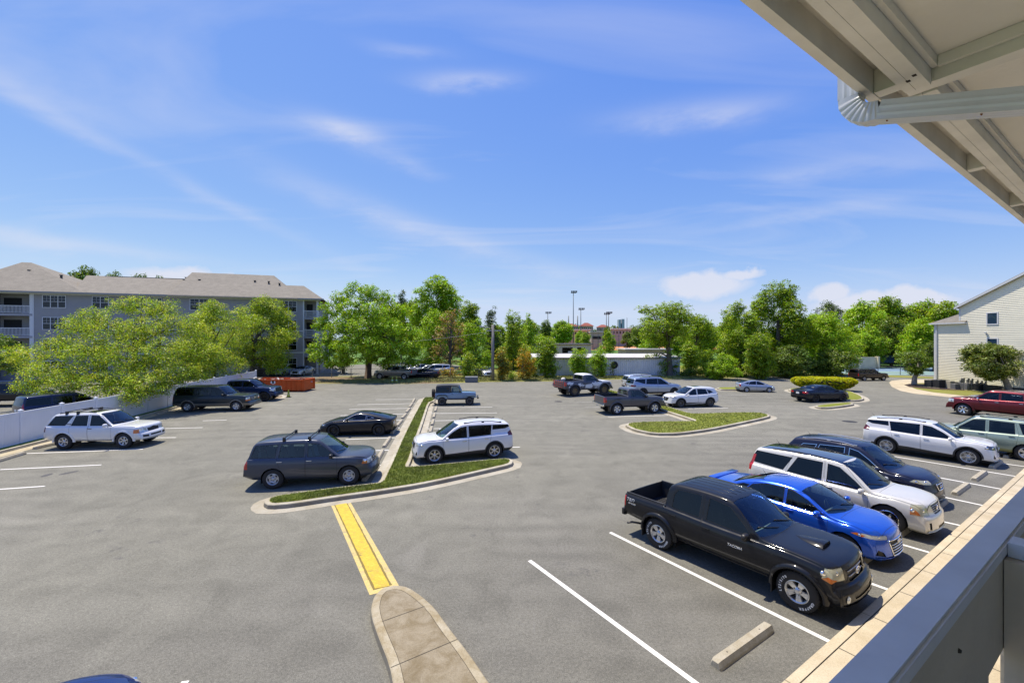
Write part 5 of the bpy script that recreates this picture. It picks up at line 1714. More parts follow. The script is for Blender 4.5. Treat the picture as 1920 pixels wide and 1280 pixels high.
# cooling units along its foot
ACM = mat('dark_unit_metal', (.035, .037, .042), .5, .3, noise=(5, .2)); ACL = mat('grey_unit_metal', (.20, .20, .20), .5, .3); TANU = mat('tan_cabinet', (.42, .38, .28), .6)
def ac_unit(u0, u1, vb, vt, m, label, kind='air_conditioner', dep=.85):
 a, b = G(u0, vb), G(u1, vb); h = (vb - vt) / FPX * a.y
 o = tag(empty(kind, ((a.x + b.x) / 2, (a.y + b.y) / 2 + dep / 2, 0), math.atan2(b.y - a.y, b.x - a.x)), label, kind.replace('_', ' '), 'cooling units along the house foot' if kind == 'air_conditioner' else None)
 w = (b - a).length / 2
 bm = bmesh.new(); rbox(bm, -w, w, -dep / 2, dep / 2, .06, h, .03)
 if kind == 'air_conditioner':
  for k in range(int(2 * w / .07)): x = -w + .04 + k * .07; box(bm, x, x + .02, -dep / 2 - .012, -dep / 2 + .01, .14, h - .1)
 c = obj('cabinet', bm, m, o)
 if kind == 'air_conditioner':
  bm = bmesh.new(); lathe(bm, [(.10, h + .015), (w * .7, h + .02), (w * .72, h)], 20, 'Z'); lathe(bm, [(.0001, h + .05), (.1, h + .04), (.1, h)], 12, 'Z'); obj('fan_grille', bm, BLACK, o)
  bm = bmesh.new(); box(bm, -w - .05, w + .05, -dep / 2 - .05, dep / 2 + .05, 0, .06); obj('pad', bm, PAN, o)
ac_unit(1746, 1759, 726.5, 713, ACM, 'dark blue-black cooling cabinet beside the small leaning tree')
ac_unit(1761, 1781, 728, 712.6, ACM, 'widest black cooling unit, second from the leaning tree')
ac_unit(1782, 1790, 729, 714, TANU, 'narrow tan cabinet between the black and the grey cooling units', 'utility_cabinet')
ac_unit(1791, 1811, 730, 719.6, ACL, 'grey cooling unit right of the narrow tan cabinet')
ac_unit(1813, 1833, 731.5, 719, ACL, 'grey cooling unit behind the white car roof')
ac_unit(1834, 1852, 733, 720, ACM, 'black slatted cooling unit above the burgundy cab')
ac_unit(1853, 1858, 733, 722, TANU, 'small cream cabinet left of the last black cooling unit', 'utility_cabinet')
ac_unit(1859, 1879, 735, 723, ACM, 'last black cooling unit beside the round dark tree')
# meters on the wall foot
for i, (u, v) in enumerate(((1802, 711), (1806, 710.5), (1815, 711), (1822, 712), (1832, 714), (1840, 715.5), (1847, 717))):
 p = P(u, v, 46.4 - .1 * i)
 o = tag(empty('electric_meter', (p.x, p.y, 0)), ('first', 'second', 'third', 'fourth', 'fifth', 'sixth', 'seventh')[i] + ' from the left of the round utility meters on stalks above the cooling units', 'meter', 'utility meters by the house')
 bm = bmesh.new(); tube(bm, [(0, 0, 0), (0, 0, p.z - .1)], .03, 6); obj('stalk', bm, ACL, o)
 bm = bmesh.new(); rbox(bm, -.12, .12, -.07, .07, p.z - .35, p.z - .05, .02); lathe(bm, [(.0001, -.12), (.09, -.11), (.10, -.05)], 12, 'Y', 0, Matrix.Translation((0, 0, p.z + .04))); obj('dial', bm, ACL, o)

# ------------------------------------------------------------------ buildings behind the verge
RIB = mat('white_ribbed_metal', (.60, .62, .68), .45, .15, noise=(.6, .08))
shed = tag(empty('metal_shed'), 'long low white ribbed metal shed behind the bushes', 'building')
Y0 = 64.6; X0, X1 = 3.2, 25.0
bm = bmesh.new(); x = X0; pts_ = []
while x < X1: pts_ += [(x, 0), (x + .04, -.04), (x + .10, -.04), (x + .14, 0)]; x += .30
lo = [bm.verts.new((a, Y0 + b, 0.0)) for a, b in pts_]; hi = [bm.verts.new((a, Y0 + b, 2.72)) for a, b in pts_]
for i in range(len(lo) - 1): bm.faces.new((lo[i], lo[i + 1], hi[i + 1], hi[i]))
box(bm, X0, X1, Y0 + .05, 74, 0, 2.72)
obj('wall', bm, RIB, shed)
bm = bmesh.new();
for v in (((X0 - .2, Y0 - .35, 2.74), (X1 + .2, Y0 - .35, 2.74), (X1 + .2, 70, 3.15), (X0 - .2, 70, 3.15)), ((X0 - .2, 70, 3.15), (X1 + .2, 70, 3.15), (X1 + .2, 75, 3.0), (X0 - .2, 75, 3.0))): bm.faces.new([bm.verts.new(p) for p in v])
obj('roof', bm, mat('weathered_white_roof', (.52, .50, .48), .7, noise=(.5, .2)), shed)
bm = bmesh.new(); box(bm, X0 - .2, X1 + .2, Y0 - .38, Y0 - .352, 2.60, 2.76); obj('fascia', bm, mat('grey_brown_fascia', (.16, .14, .13), .7), shed)
bm = bmesh.new(); lathe(bm, [(.0001, -.07), (.52, -.07), (.56, -.02)], 18, 'Y', 0, Matrix.Translation((15.2, Y0, 1.65))); obj('window', bm, DARKIN, shed)
low = tag(empty('flat_roofed_outbuilding'), 'low pale flat-roofed outbuilding behind the right end of the metal shed', 'building')
bm = bmesh.new(); box(bm, 20.5, 28.5, 78, 84, 0, 3.55); obj('wall', bm, TANU, low); bm = bmesh.new(); box(bm, 20.2, 28.8, 77.7, 84.3, 3.55, 3.75); obj('roof', bm, mat('pale_roof', (.55, .53, .48), .8), low)
blk = tag(empty('block_building'), 'cream block building with dark openings behind the metal shed', 'building')
bm = bmesh.new()
ZT = 4.35; ops = [(8.5, 9.2), (10.4, 12.6), (13.5, 15.2)]
xs = [2.0] + [v for o_ in ops for v in o_] + [16.4]
for i in range(0, len(xs), 2): box(bm, xs[i], xs[i + 1], 90, 90.3, 0, ZT)
for a, b in ops: box(bm, a, b, 90, 90.3, 3.75, ZT); box(bm, a, b, 90, 90.3, 0, 2.6)
box(bm, 2.0, 2.3, 90.3, 97, 0, ZT); box(bm, 16.1, 16.4, 90.3, 97, 0, ZT); box(bm, 2, 16.4, 97, 97.3, 0, ZT)
obj('wall', bm, mat('cream_block', (.50, .47, .40), .8, noise=(.8, .08)), blk)
bm = bmesh.new(); box(bm, 1.6, 16.8, 89.7, 97.6, ZT, ZT + .18); obj('roof', bm, mat('dark_flat_roof', (.14, .14, .15), .8), blk)
bm = bmesh.new(); rbox(bm, 11.6, 12.4, 89.75, 90.1, 2.55, 3.0, .05); obj('window_unit', bm, TRIMW, blk)
tw = tag(empty('tan_wall'), 'tan panelled wall with pilasters beyond the dark brown SUV', 'wall')
for k in range(2):
 bm = bmesh.new(); box(bm, 60.5 + k * 3.4, 63.8 + k * 3.4, 80 - k * .1, 80.2 - k * .1, 0, 2.2); obj('panel', bm, mat('tan_stucco', (.66, .58, .38), .85, noise=(1.2, .1)), tw)
for k in range(3):
 bm = bmesh.new(); box(bm, 60.2 + k * 3.4, 60.5 + k * 3.4, 79.7 - k * .1, 80.3, 0, 2.3); obj('pilaster', bm, mat('tan_stucco', (.66, .58, .38), .85), tw)
cf = tag(empty('court_fence'), 'black wire tennis court fence with a navy windscreen', 'fence')
bm = bmesh.new(); box(bm, 69, 77, 84.4, 84.46, .9, 2.3); obj('windscreen_sheet', bm, mat('navy_windscreen', (.02, .05, .12), .9), cf)
for x in np.arange(68.5, 90, 2.9):
 bm = bmesh.new(); tube(bm, [(x, 84.3, 0), (x, 84.3, 3.4)], .05, 6); obj('post', bm, BLACK, cf)
bm = bmesh.new()
for z in (.2, 1.7, 3.35): tube(bm, [(68.5, 84.3, z), (89, 84.3, z)], .03, 5)
obj('rail', bm, BLACK, cf)
cf2 = tag(empty('court_fence'), 'black post-and-wire fence in front of the tennis court by the leaning tree', 'fence')
for x in np.arange(56, 78, 3.4):
 bm = bmesh.new(); tube(bm, [(x, 66.5, 0), (x, 66.5, 1.3)], .04, 6); obj('post', bm, BLACK, cf2)
bm = bmesh.new(); tube(bm, [(56, 66.5, 1.25), (77, 66.5, 1.25)], .025, 5); tube(bm, [(56, 66.5, .3), (77, 66.5, .3)], .015, 5); obj('rail', bm, BLACK, cf2)

# ------------------------------------------------------------------ dumpster, cones, poles, small things
ORG = mat('orange_steel', (.60, .095, .012), .5, .1, noise=(1.5, .15))
ORGD = mat('faded_orange_steel', (.45, .10, .03), .6, noise=(4, .3))
dp = G(569, 734.3); dl = Vector((-1, .035, 0)).normalized(); Ld = 6.6
dm = tag(empty('dumpster', dp, math.atan2(dl.y, dl.x)), 'open orange roll-off dumpster full of boards and rubble', 'dumpster')
# local x to the left, y towards the camera (-y world) so depth is -y
bm = bmesh.new(); H_ = 1.18; Wd = 2.3
for y0, y1 in ((-.06, 0), (-Wd, -Wd + .06)): box(bm, 0, Ld, y0, y1, .12, H_)
for x0, x1 in ((0, .06), (Ld - .06, Ld)): box(bm, x0, x1, -Wd + .06, -.06, .12, H_)
box(bm, 0, Ld, -Wd, 0, .10, .16)
obj('container', bm, ORG, dm)
bm = bmesh.new(); box(bm, -.03, Ld + .03, -.09, .06, H_, H_ + .08); box(bm, -.03, Ld + .03, -Wd - .06, -Wd + .09, H_, H_ + .08); box(bm, -.06, .09, -Wd + .1, -.1, H_, H_ + .08)
for k in range(12): x = .25 + k * .53; box(bm, x, x + .09, .0, .05, .16, H_ - .02)
for k in (0,): box(bm, -.10, -.0, -.12, -.0, .1, H_ + .05); box(bm, -.10, 0, -Wd, -Wd + .12, .1, H_ + .05)
obj('ribs', bm, ORG, dm)
bm = bmesh.new(); rnd = random.Random(9)
for k in range(46):
 x, y = rnd.uniform(.3, Ld - .3), rnd.uniform(-Wd + .3, -.3); L = rnd.uniform(.3, 1.5)
 M_ = Matrix.Translation((x, y, H_ - .12 + rnd.uniform(-.1, .2))) @ Matrix.Rotation(rnd.uniform(-.3, .3), 4, 'Y') @ Matrix.Rotation(rnd.uniform(0, 3.1), 4, 'Z') @ Matrix.Rotation(rnd.uniform(-.3, .3), 4, 'X')
 rbox(bm, -L / 2, L / 2, -.1, .1, -.02, .03, .008, 1, mi=k % 3, M=M_)
obj('rubble', bm, [mat('broken_board', (.42, .36, .26), .85), mat('plaster_scrap', (.5, .5, .48), .9), mat('dark_scrap', (.08, .07, .06), .9)], dm)
bm = bmesh.new()
for sx in (-1, 1):
 vs = [bm.verts.new((3.2 + sx * x, .056, .80 + z)) for x, z in ((.04, .02), (.12, .30), (.20, .34), (.28, .12), (.20, .04))]; bm.faces.new(vs)
vs = [bm.verts.new((3.2 + x, .056, .80 + z)) for x, z in ((-.07, -.03), (.07, -.03), (0, .09))]; bm.faces.new(vs)
obj('white_mark', bm, LETTER, dm)
bm = bmesh.new()
vs = [bm.verts.new((3.2 + x, .058, .80 + z)) for x, z in ((-.08, .06), (.08, .06), (.11, .22), (.05, .32), (-.05, .32), (-.11, .22))]; bm.faces.new(vs)
obj('dark_mark', bm, BLACK, dm)
tr = tag(empty('dark_skip', G(505, 709), rad(178)), 'low black bin between the end of the white fence and the white van', 'bin')
bm = bmesh.new(); rbox(bm, 0, 2.4, -1.4, 0, .1, 1.25, .04); obj('body', bm, BLACK, tr); bm = bmesh.new(); rbox(bm, -.06, 2.46, -1.46, .06, 1.25, 1.36, .03); obj('lid', bm, mat('grey_lid', (.10, .10, .10), .5), tr)
CONE = mat('lime_plastic', (.34, .40, .03), .5)
for u, vb, vt, lab in ((541, 744.5, 731, 'lime green traffic cone in front of the orange dumpster'), (735.5, 717.5, 706, 'left one of the two lime cones by the silver pickup'), (743.5, 717, 706, 'right one of the two lime cones by the silver pickup')):
 p = G(u, vb); h = (vb - vt) / FPX * p.y
 o = tag(empty('traffic_cone', p), lab, 'cone', 'lime traffic cones'); bm = bmesh.new()
 lathe(bm, [(.0001, h), (.035, h), (.04, h * .95), (.15, .05), (.15, .04)], 14, 'Z'); obj('cone', bm, CONE, o, True); bm = bmesh.new(); rbox(bm, -.2, .2, -.2, .2, 0, .045, .015); obj('base', bm, BLACK, o)
 bm = bmesh.new(); lathe(bm, [(.0735, h * .66), (.112, h * .38)], 14, 'Z', 0, Matrix.Translation((0, 0, .0))); obj('reflective_band', bm, LETTER, o)
lp = tag(empty('street_lamp', G(522, 704)), 'black street lamp with a glass lantern head behind the orange dumpster', 'street lamp')
bm = bmesh.new(); tube(bm, [(0, 0, 0), (0, 0, .5), (0, 0, .52), (0, 0, 4.0)], [.10, .10, .055, .045], 8); obj('pole', bm, BLACK, lp)
bm = bmesh.new(); lathe(bm, [(.08, 3.98), (.2, 4.12), (.26, 4.5)], 10, 'Z'); obj('lantern', bm, mat('lantern_glass', (.35, .38, .36), .15), lp)
bm = bmesh.new(); lathe(bm, [(.32, 4.48), (.2, 4.7), (.06, 4.8), (.04, 4.95), (.0001, 5.0)], 10, 'Z'); obj('lantern_cap', bm, BLACK, lp)
up = tag(empty('utility_pole', G(924, 713)), 'grey wooden utility pole with a short crossarm among the bushes', 'utility pole')
bm = bmesh.new(); tube(bm, [(0, 0, 0), (0, 0, 7.4)], [.24, .17], 10); obj('pole', bm, mat('grey_timber', (.24, .22, .20), .9, noise=(2, .2)), up)
bm = bmesh.new(); box(bm, -.9, 1.1, -.06, .06, 6.55, 6.68); tube(bm, [(0, 0, 6.9), (-1.2, -.2, 7.1)], .05, 6); rbox(bm, -1.7, -1.15, -.32, -.1, 7.02, 7.16, .03); obj('crossarm', bm, mat('pale_timber', (.42, .40, .37), .8), up)
bm = bmesh.new(); pw = [up.location + Vector((-.8, 0, 6.4)), Vector((-30, 66, 5.2))]
pts = [pw[0].lerp(pw[1], k / 12) - Vector((0, 0, math.sin(math.pi * k / 12) * .8)) for k in range(13)]
tube(bm, pts, .018, 4); tag(obj('overhead_wire', bm, mat('wire_grey', (.25, .25, .26), .5)), 'thin overhead wire running from the utility pole to the left', 'wire')
tb = tag(empty('transformer_box', G(884, 717)), 'low grey metal transformer box on the verge', 'utility box')
bm = bmesh.new(); rbox(bm, -.82, .75, 0, .9, 0, .62, .05); obj('cabinet', bm, mat('grey_green_metal', (.14, .15, .16), .5, .2), tb); bm = bmesh.new(); rbox(bm, -.84, .77, -.02, .92, .62, .72, .04); obj('lid', bm, mat('grey_lid2', (.26, .27, .28), .5, .2), tb)
# chain-link fence
cl = tag(empty('chain_link_fence'), 'low galvanised chain-link fence in front of the big tree', 'fence')
ca, cb = Vector((-28.5, 62.0)), Vector((-3.0, 60.5)); n = 9
GALV = mat('galvanised_steel', (.30, .31, .31), .45, .6)
for k in range(n + 1):
 p = ca.lerp(cb, k / n); bm = bmesh.new(); tube(bm, [(p.x, p.y, 0), (p.x, p.y, 1.35)], .045, 6); obj('post', bm, GALV, cl)
bm = bmesh.new(); tube(bm, [(ca.x, ca.y, 1.3), (cb.x, cb.y, 1.3)], .03, 6); obj('top_rail', bm, GALV, cl)
bm = bmesh.new()
for k in range(0, int((cb - ca).length / .28)):
 a = ca.lerp(cb, k * .28 / (cb - ca).length)
 for s in (1, -1):
  b = a + (cb - ca).normalized() * 1.2 * s
  tube(bm, [(a.x, a.y, .05), (b.x, b.y, 1.28)], .004, 3, cap=False)
obj('wire_mesh', bm, GALV, cl)

# ------------------------------------------------------------------ sports ground and the distance
def light_pole(u, vt, d, kind):
 h = CAM_Z + (V0 - vt) / FPX * d; x = (u - U0) / FPX * d
 o = tag(empty('floodlight_pole', (x, d, 0)), kind, 'floodlight', 'floodlight poles round the sports ground')
 bm = bmesh.new(); tube(bm, [(0, 0, 0), (0, 0, h)], [.0022 * d * .55, .0014 * d * .5], 8); obj('pole', bm, mat('dull_steel', (.16, .18, .18), .5, .3), o)
 bm = bmesh.new(); w = .011 * d
 box(bm, -w * .5, w * .62, -.1, .1, h - .006 * d * .5 - .2, h - .006 * d * .5)
 for k in range(4): x_ = -w * .45 + k * w * .33; rbox(bm, x_, x_ + w * .22, -.5, .2, h - .003 * d, h + .001 * d, .04)
 obj('lamp_heads', bm, mat('dark_steel', (.08, .09, .10), .5, .3), o)
light_pole(1075, 546, 150, 'tallest floodlight pole with a cluster of lamps')
light_pole(1089, 578, 250, 'floodlight pole just right of the tallest one')
light_pole(1027, 585, 300, 'slim floodlight pole left of the tallest one with a T-shaped head')
light_pole(1137, 587, 300, 'left one of the two close floodlight poles right of centre')
light_pole(1141, 585, 310, 'right one of the two close floodlight poles right of centre')
for u, vt, lab in ((1066, 592, 'thin grey mast left of the red roofed houses'), (1083, 592, 'dark mast between the tallest and second floodlight poles')):
 d = 420; x = (u - U0) / FPX * d; h = CAM_Z + (V0 - vt) / FPX * d
 bm = bmesh.new(); tube(bm, [(0, 0, 0), (0, 0, h)], [.8, .5], 6); o = obj('mast', bm, mat('dull_steel', (.16, .18, .18), .5, .3)); o.location = (x, d, 0); tag(o, lab, 'mast')
REDR = mat('red_tile_roof', (.26, .075, .05), .9, noise=(.1, .15)); CRM = mat('cream_render', (.42, .36, .28), .8)
def far_house(u0, u1, vr, ve, vb, d, lab, rm=REDR, wm=CRM, flat_=False):
 x0, x1 = (u0 - U0) / FPX * d, (u1 - U0) / FPX * d; z = lambda v: CAM_Z + (V0 - v) / FPX * d
 o = tag(empty('distant_building', (0, d, 0)), lab, 'building')
 bm = bmesh.new(); box(bm, x0, x1, 0, 14, 0, z(ve)); obj('wall', bm, wm, o)
 bm = bmesh.new(); n = 6; w = (x1 - x0) / n / 2
 for k in range(n):
  for zz in (z(ve) - 3.2,): box(bm, x0 + (2 * k + .6) * w, x0 + (2 * k + 1.4) * w, -.08, -.02, zz, zz + 1.9)
 obj('windows_row', bm, DARKIN, o); o.children[-1].name = 'window'
 bm = bmesh.new()
 if flat_: box(bm, x0 - 1, x1 + 1, -1, 15, z(ve), z(vr))
 else:
  m_ = (x0 + x1) / 2; c = [bm.verts.new(v) for v in ((x0 - 1, -1, z(ve)), (x1 + 1, -1, z(ve)), (x1 + 1, 15, z(ve)), (x0 - 1, 15, z(ve)), (m_ - (x1 - x0) * .15, 7, z(vr)), (m_ + (x1 - x0) * .15, 7, z(vr)))]
  for f in ((0, 1, 5, 4), (1, 2, 5), (2, 3, 4, 5), (3, 0, 4), (3, 2, 1, 0)): bm.faces.new([c[i] for i in f])
 obj('roof', bm, rm, o)
far_house(1062, 1082, 606, 611, 620, 400, 'cream building with red roof left of the second floodlight pole')
far_house(1091, 1112, 604.5, 611, 620, 405, 'largest cream building with domed red roof in the distance')
far_house(1124, 1142, 608, 613, 620, 410, 'small red roofed building under the two close floodlight poles')
WHR = mat('white_flat_roof', (.62, .62, .62), .7)
far_house(1148, 1184, 615.4, 617.6, 625, 330, 'long white roofed building right of the red roofed houses', WHR, mat('grey_render', (.28, .29, .30), .8), True)
far_house(1060, 1106, 617, 619, 628, 330, 'long pale roofed building below the red roofed houses', WHR, CRM, True)
far_house(1000, 1016, 616.5, 618.5, 625, 300, 'pale roof sliver left of the tallest floodlight pole', WHR, CRM, True)
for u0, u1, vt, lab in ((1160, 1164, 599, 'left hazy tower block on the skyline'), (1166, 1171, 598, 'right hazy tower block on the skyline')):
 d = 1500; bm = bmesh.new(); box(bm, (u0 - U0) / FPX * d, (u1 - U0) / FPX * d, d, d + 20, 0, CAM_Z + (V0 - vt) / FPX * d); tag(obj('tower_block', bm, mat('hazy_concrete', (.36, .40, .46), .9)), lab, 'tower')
pb = tag(empty('press_box', (0, 230, 0)), 'small two storey press box behind the home plate net', 'building')
bm = bmesh.new(); box(bm, 42, 47.6, 0, 5, 0, 9.2); obj('wall', bm, mat('grey_cream_render', (.36, .34, .29), .8), pb); bm = bmesh.new(); box(bm, 42.5, 47.2, -.1, -.02, 5.6, 7.2); obj('window', bm, DARKIN, pb); bm = bmesh.new(); box(bm, 41.4, 48.2, -.6, 5.5, 9.2, 9.6); obj('roof', bm, WHR, pb)
bs = tag(empty('backstop_net', (0, 218, 0)), 'tall backstop netting on posts around the clay infield', 'net')
for x in np.arange(38, 54, 2.6):
 bm = bmesh.new(); tube(bm, [(x, 0, 0), (x, 0, 11.5)], .12, 5); obj('post', bm, mat('dark_steel', (.08, .09, .10), .5, .3), bs)
bm = bmesh.new()
for z in (3.5, 7, 11.4): tube(bm, [(38, 0, z), (54, 0, z)], .06, 4)
obj('cable', bm, mat('dark_steel', (.08, .09, .10), .5, .3), bs)
ff = tag(empty('field_fence', (0, 172, 0)), 'black wire fence with tall posts along the near edge of the sports field', 'fence')
for x in np.arange(26, 112, 6.5):
 bm = bmesh.new(); tube(bm, [(x, 0, 0), (x, 0, 2.4 if x < 44 else 14 if int(x) % 2 else 5)], .09, 5); obj('post', bm, BLACK, ff)
bm = bmesh.new(); tube(bm, [(26, 0, 2.3), (112, 0, 2.3)], .05, 4); tube(bm, [(26, 0, 1.1), (112, 0, 1.1)], .03, 4); obj('rail', bm, BLACK, ff)
# ---- the models: side outlines in metres, x forward from mid wheelbase
def flat(a, b, v): return [(a, v), (b, v)]
def lampbox(x0, z0, z1, y0, zt=None, x1=9):
 """a lamp on the front or rear corner: from x0 outward, z0..z1, from y0 to the flank"""
 s = 1 if x0 > 0 else -1
 return [lim(0, x0, -s), lim(2, z0, -1), lim(2, z1, 1), lim(1, y0, -1)]

def spec_tacoma():
 S = dict(paint=paint('black_paint', (0.005, 0.006, 0.010), 0.0, .5), wb=3.235, W=.93, R=.39, arch=.075, tw=.265, rim='five', rim_r=.215, tum=.27, crown=.05, wsbow=.13,
 top=[(-2.74, .60), (-2.72, 1.14), (-2.69, 1.165), (-1.47, 1.175), (-1.43, 1.18), (-1.415, 1.55), (-1.36, 1.70), (-1.15, 1.765), (-.5, 1.785), (.10, 1.765), (.30, 1.725), (.62, 1.52), (.98, 1.24), (1.06, 1.195), (1.6, 1.165), (2.05, 1.13), (2.26, 1.07), (2.32, 1.0), (2.36, .82), (2.38, .76), (2.46, .72), (2.49, .60), (2.48, .46)],
 belt=[(-2.74, 1.12), (-1.4, 1.135), (0, 1.10), (1.0, 1.10), (1.7, 1.08), (2.2, 1.0), (2.5, .75)],
 bot=[(-2.74, .54), (-2.4, .52), (-1, .42), (1, .42), (2.1, .44), (2.4, .37), (2.49, .42)],
 plan=[(-2.74, .90), (-2.4, .915), (-1.5, .92), (1.7, .92), (2.15, .91), (2.49, .86)],
 bowf=.24, bowr=.05, ws=(1.02, .30), shelf=.03,
 doors=[[(-.42, .47), (.83, .47), (.83, 1.13), (.30, 1.70), (-.42, 1.72)], [(-1.34, .62), (-1.08, .47), (-.44, .47), (-.44, 1.72), (-1.18, 1.69), (-1.34, 1.25)]],
 win=[([(-.33, 1.17), (.70, 1.15), (.56, 1.30), (.18, 1.60), (-.30, 1.66)], GL_SIDE), ([(-1.24, 1.20), (-1.14, 1.18), (-.52, 1.17), (-.50, 1.66), (-1.13, 1.63), (-1.22, 1.50)], GL_SIDE)],
 lamps=[('headlight', sp([(2.05, .86), (3, .74), (3, 1.0), (2.08, 1.05)]) + [lim(1, .52, -1)], LAMP_OLD, .004), ('indicator', sp([(2.05, .86), (2.2, .80), (2.26, .85), (2.15, .91)]) + [lim(1, .52, -1)], AMBER, 0),
   ('tail_light', [lim(0, -2.64, 1), lim(2, .82, -1), lim(2, 1.1, 1), lim(1, .74, -1)], RED, 0)],
 cuts=[('windscreen', fp([(-.80, 1.20), (.80, 1.20), (.62, 1.735), (-.62, 1.735)]) + [lim(0, .22, -1), lim(0, 1.5, 1), lim(2, 1.19, -1)], GL_WS, .006),
   ('rear_window', fp([(-.60, 1.27), (.60, 1.27), (.52, 1.62), (-.52, 1.62)]) + [lim(0, -1.36, 1), lim(0, -1.6, -1)], GL_SIDE, .006),
   ('grille', fp([(-.47, .99), (.47, .99), (.38, .77), (-.38, .77)]) + [lim(0, 2.1, -1)], BLACK, .03),
   ('lower_grille', fp([(-.50, .60), (.50, .60), (.44, .50), (-.44, .50)]) + [lim(0, 2.2, -1)], BLACK, .02)],
 holes=[('bed', tp([(-2.66, -.80), (-1.49, -.80), (-1.49, .80), (-2.66, .80)]) + [lim(2, 1.05, -1), lim(0, -1.2, 1)])],
 handles=[(-.30, 1.0), (-1.18, 1.02)], mirror=(.66, 1.12), mirror_mat=BLACK, cab=(-1.3, .92, .86), rows=[.0, -.85], cab_mat=CAB_GREY,
 flare=(.05, None), emblem=('ovals', .885, .10), grille=[(-.36, .36, (.93, .84), .010, ALLOY, -.012)],
 tyre_text=[('GRABBER', 2.5), ('LT265/70', -1.2)], side_text=[('TACOMA', .40, .84, .078, LETTER, .25), ('TRD', -2.47, 1.02, .13, LETTER, .35), ('OFF ROAD', -2.42, .93, .05, LETTER, .2)], extra=tacoma_extra, antenna=None)
 return S
def bed_liner(s, x0, x1, W, zr, zf, m, wheel=True):
 bm = bmesh.new()
 t = .03
 def quad(*c): bm.faces.new([bm.verts.new(p) for p in c])
 quad((x0, -W, zf), (x1, -W, zf), (x1, W, zf), (x0, W, zf))
 for sd in (1, -1): quad((x0, sd * W, zf), (x1, sd * W, zf), (x1, sd * W, zr), (x0, sd * W, zr))
 quad((x0, -W, zf), (x0, W, zf), (x0, W, zr), (x0, -W, zr)); quad((x1, -W, zf), (x1, W, zf), (x1, W, zr), (x1, -W, zr))
 n = int((2 * W - .1) / .11)
 for k in range(n): box(bm, x0 + .05, x1 - .05, -W + .06 + k * .11, -W + .11 + k * .11, zf + .002, zf + .014)
 for sd in (1, -1):
  xc = -s.S['wb'] / 2
  a, b = max(x0, xc - .42), min(x1, xc + .42)
  if b - a > .2: rbox(bm, a, b, sd * W - (.22 if sd > 0 else 0), sd * W + (0 if sd > 0 else .22), zf, zf + .24, .05)
  box(bm, x0, x1, sd * (W + .005) - .02, sd * (W + .005) + .02, zr - .01, zr + .022)
 obj('bed_liner', bm, m, s.root)
def tacoma_extra(s):
 bed_liner(s, -2.66, -1.49, .80, 1.165, .72, CLAD)
 # bonnet scoop
 bm = bmesh.new()
 rows = []
 for x, w, h in ((1.28, .02, .002), (1.42, .13, .02), (1.6, .19, .05), (1.80, .22, .078), (1.845, .225, .07)):
  row = []
  for k in range(9):
   y = -w + 2 * w * k / 8
   hz, _ = s.over(x, y)
   row.append(bm.verts.new((x, y, hz.z + h * (1 - abs(k / 4 - 1) ** 4) + .002)))
  rows.append(row)
 for a, b in zip(rows, rows[1:]):
  for k in range(8): bm.faces.new((a[k], b[k], b[k + 1], a[k + 1]))
 bmesh.ops.recalc_face_normals(bm, faces=bm.faces)
 sc = obj('hood_scoop', bm, s.paint, s.root, True)
 bm = bmesh.new()
 vs = [bm.verts.new(v) for v in ((1.843, -.21, s.over(1.845, -.21)[0].z + .003), (1.843, .21, s.over(1.845, .21)[0].z + .003), (1.838, .19, s.over(1.84, .19)[0].z + .062), (1.838, -.19, s.over(1.84, -.19)[0].z + .062))]
 bm.faces.new(vs)
 obj('scoop_mouth', bm, SEAM, sc)
 # roof ribs, mud flaps, fog lamps, bumper skid
 bm = bmesh.new()
 for y in (-.42, -.21, 0, .21, .42):
  pts = [(x, y, s.over(x, y)[0].z - .002) for x in np.linspace(-1.1, .1, 8)]
  tube(bm, pts, .009, 4)
 obj('roof_ribs', bm, s.paint, s.root, True)
 for xc in (1.6175 - .46, -1.6175 - .46):
  for sd in (1, -1):
   bm = bmesh.new(); rbox(bm, xc - .01, xc + .01, sd * .80 - .13, sd * .80 + .13, .20, .58, .005); obj('mud_flap', bm, BLACK, s.root)
 for sd in (1, -1):
  h, n = s.front(sd * .66, .53)
  bm = bmesh.new(); lathe(bm, [(.0001, .012), (.045, .01), (.055, 0), (.075, -.02)], 16, 'Z', 0, Matrix.Translation((h.x + .012, sd * .66, .53)) @ Matrix.Rotation(rad(90), 4, 'Y'))
  obj('fog_lamp', bm, LAMP, s.root, True)
 bm = bmesh.new(); rbox(bm, -2.82, -2.70, -.86, .86, .52, .70, .03); obj('rear_bumper', bm, BLACK, s.root, True, angle=40)
 bm = bmesh.new(); tube(bm, [(-2.25, -.72, .40), (-2.5, -.80, .38), (-2.56, -.93, .37)], .03, 8); obj('exhaust', bm, BRAKE, s.root)

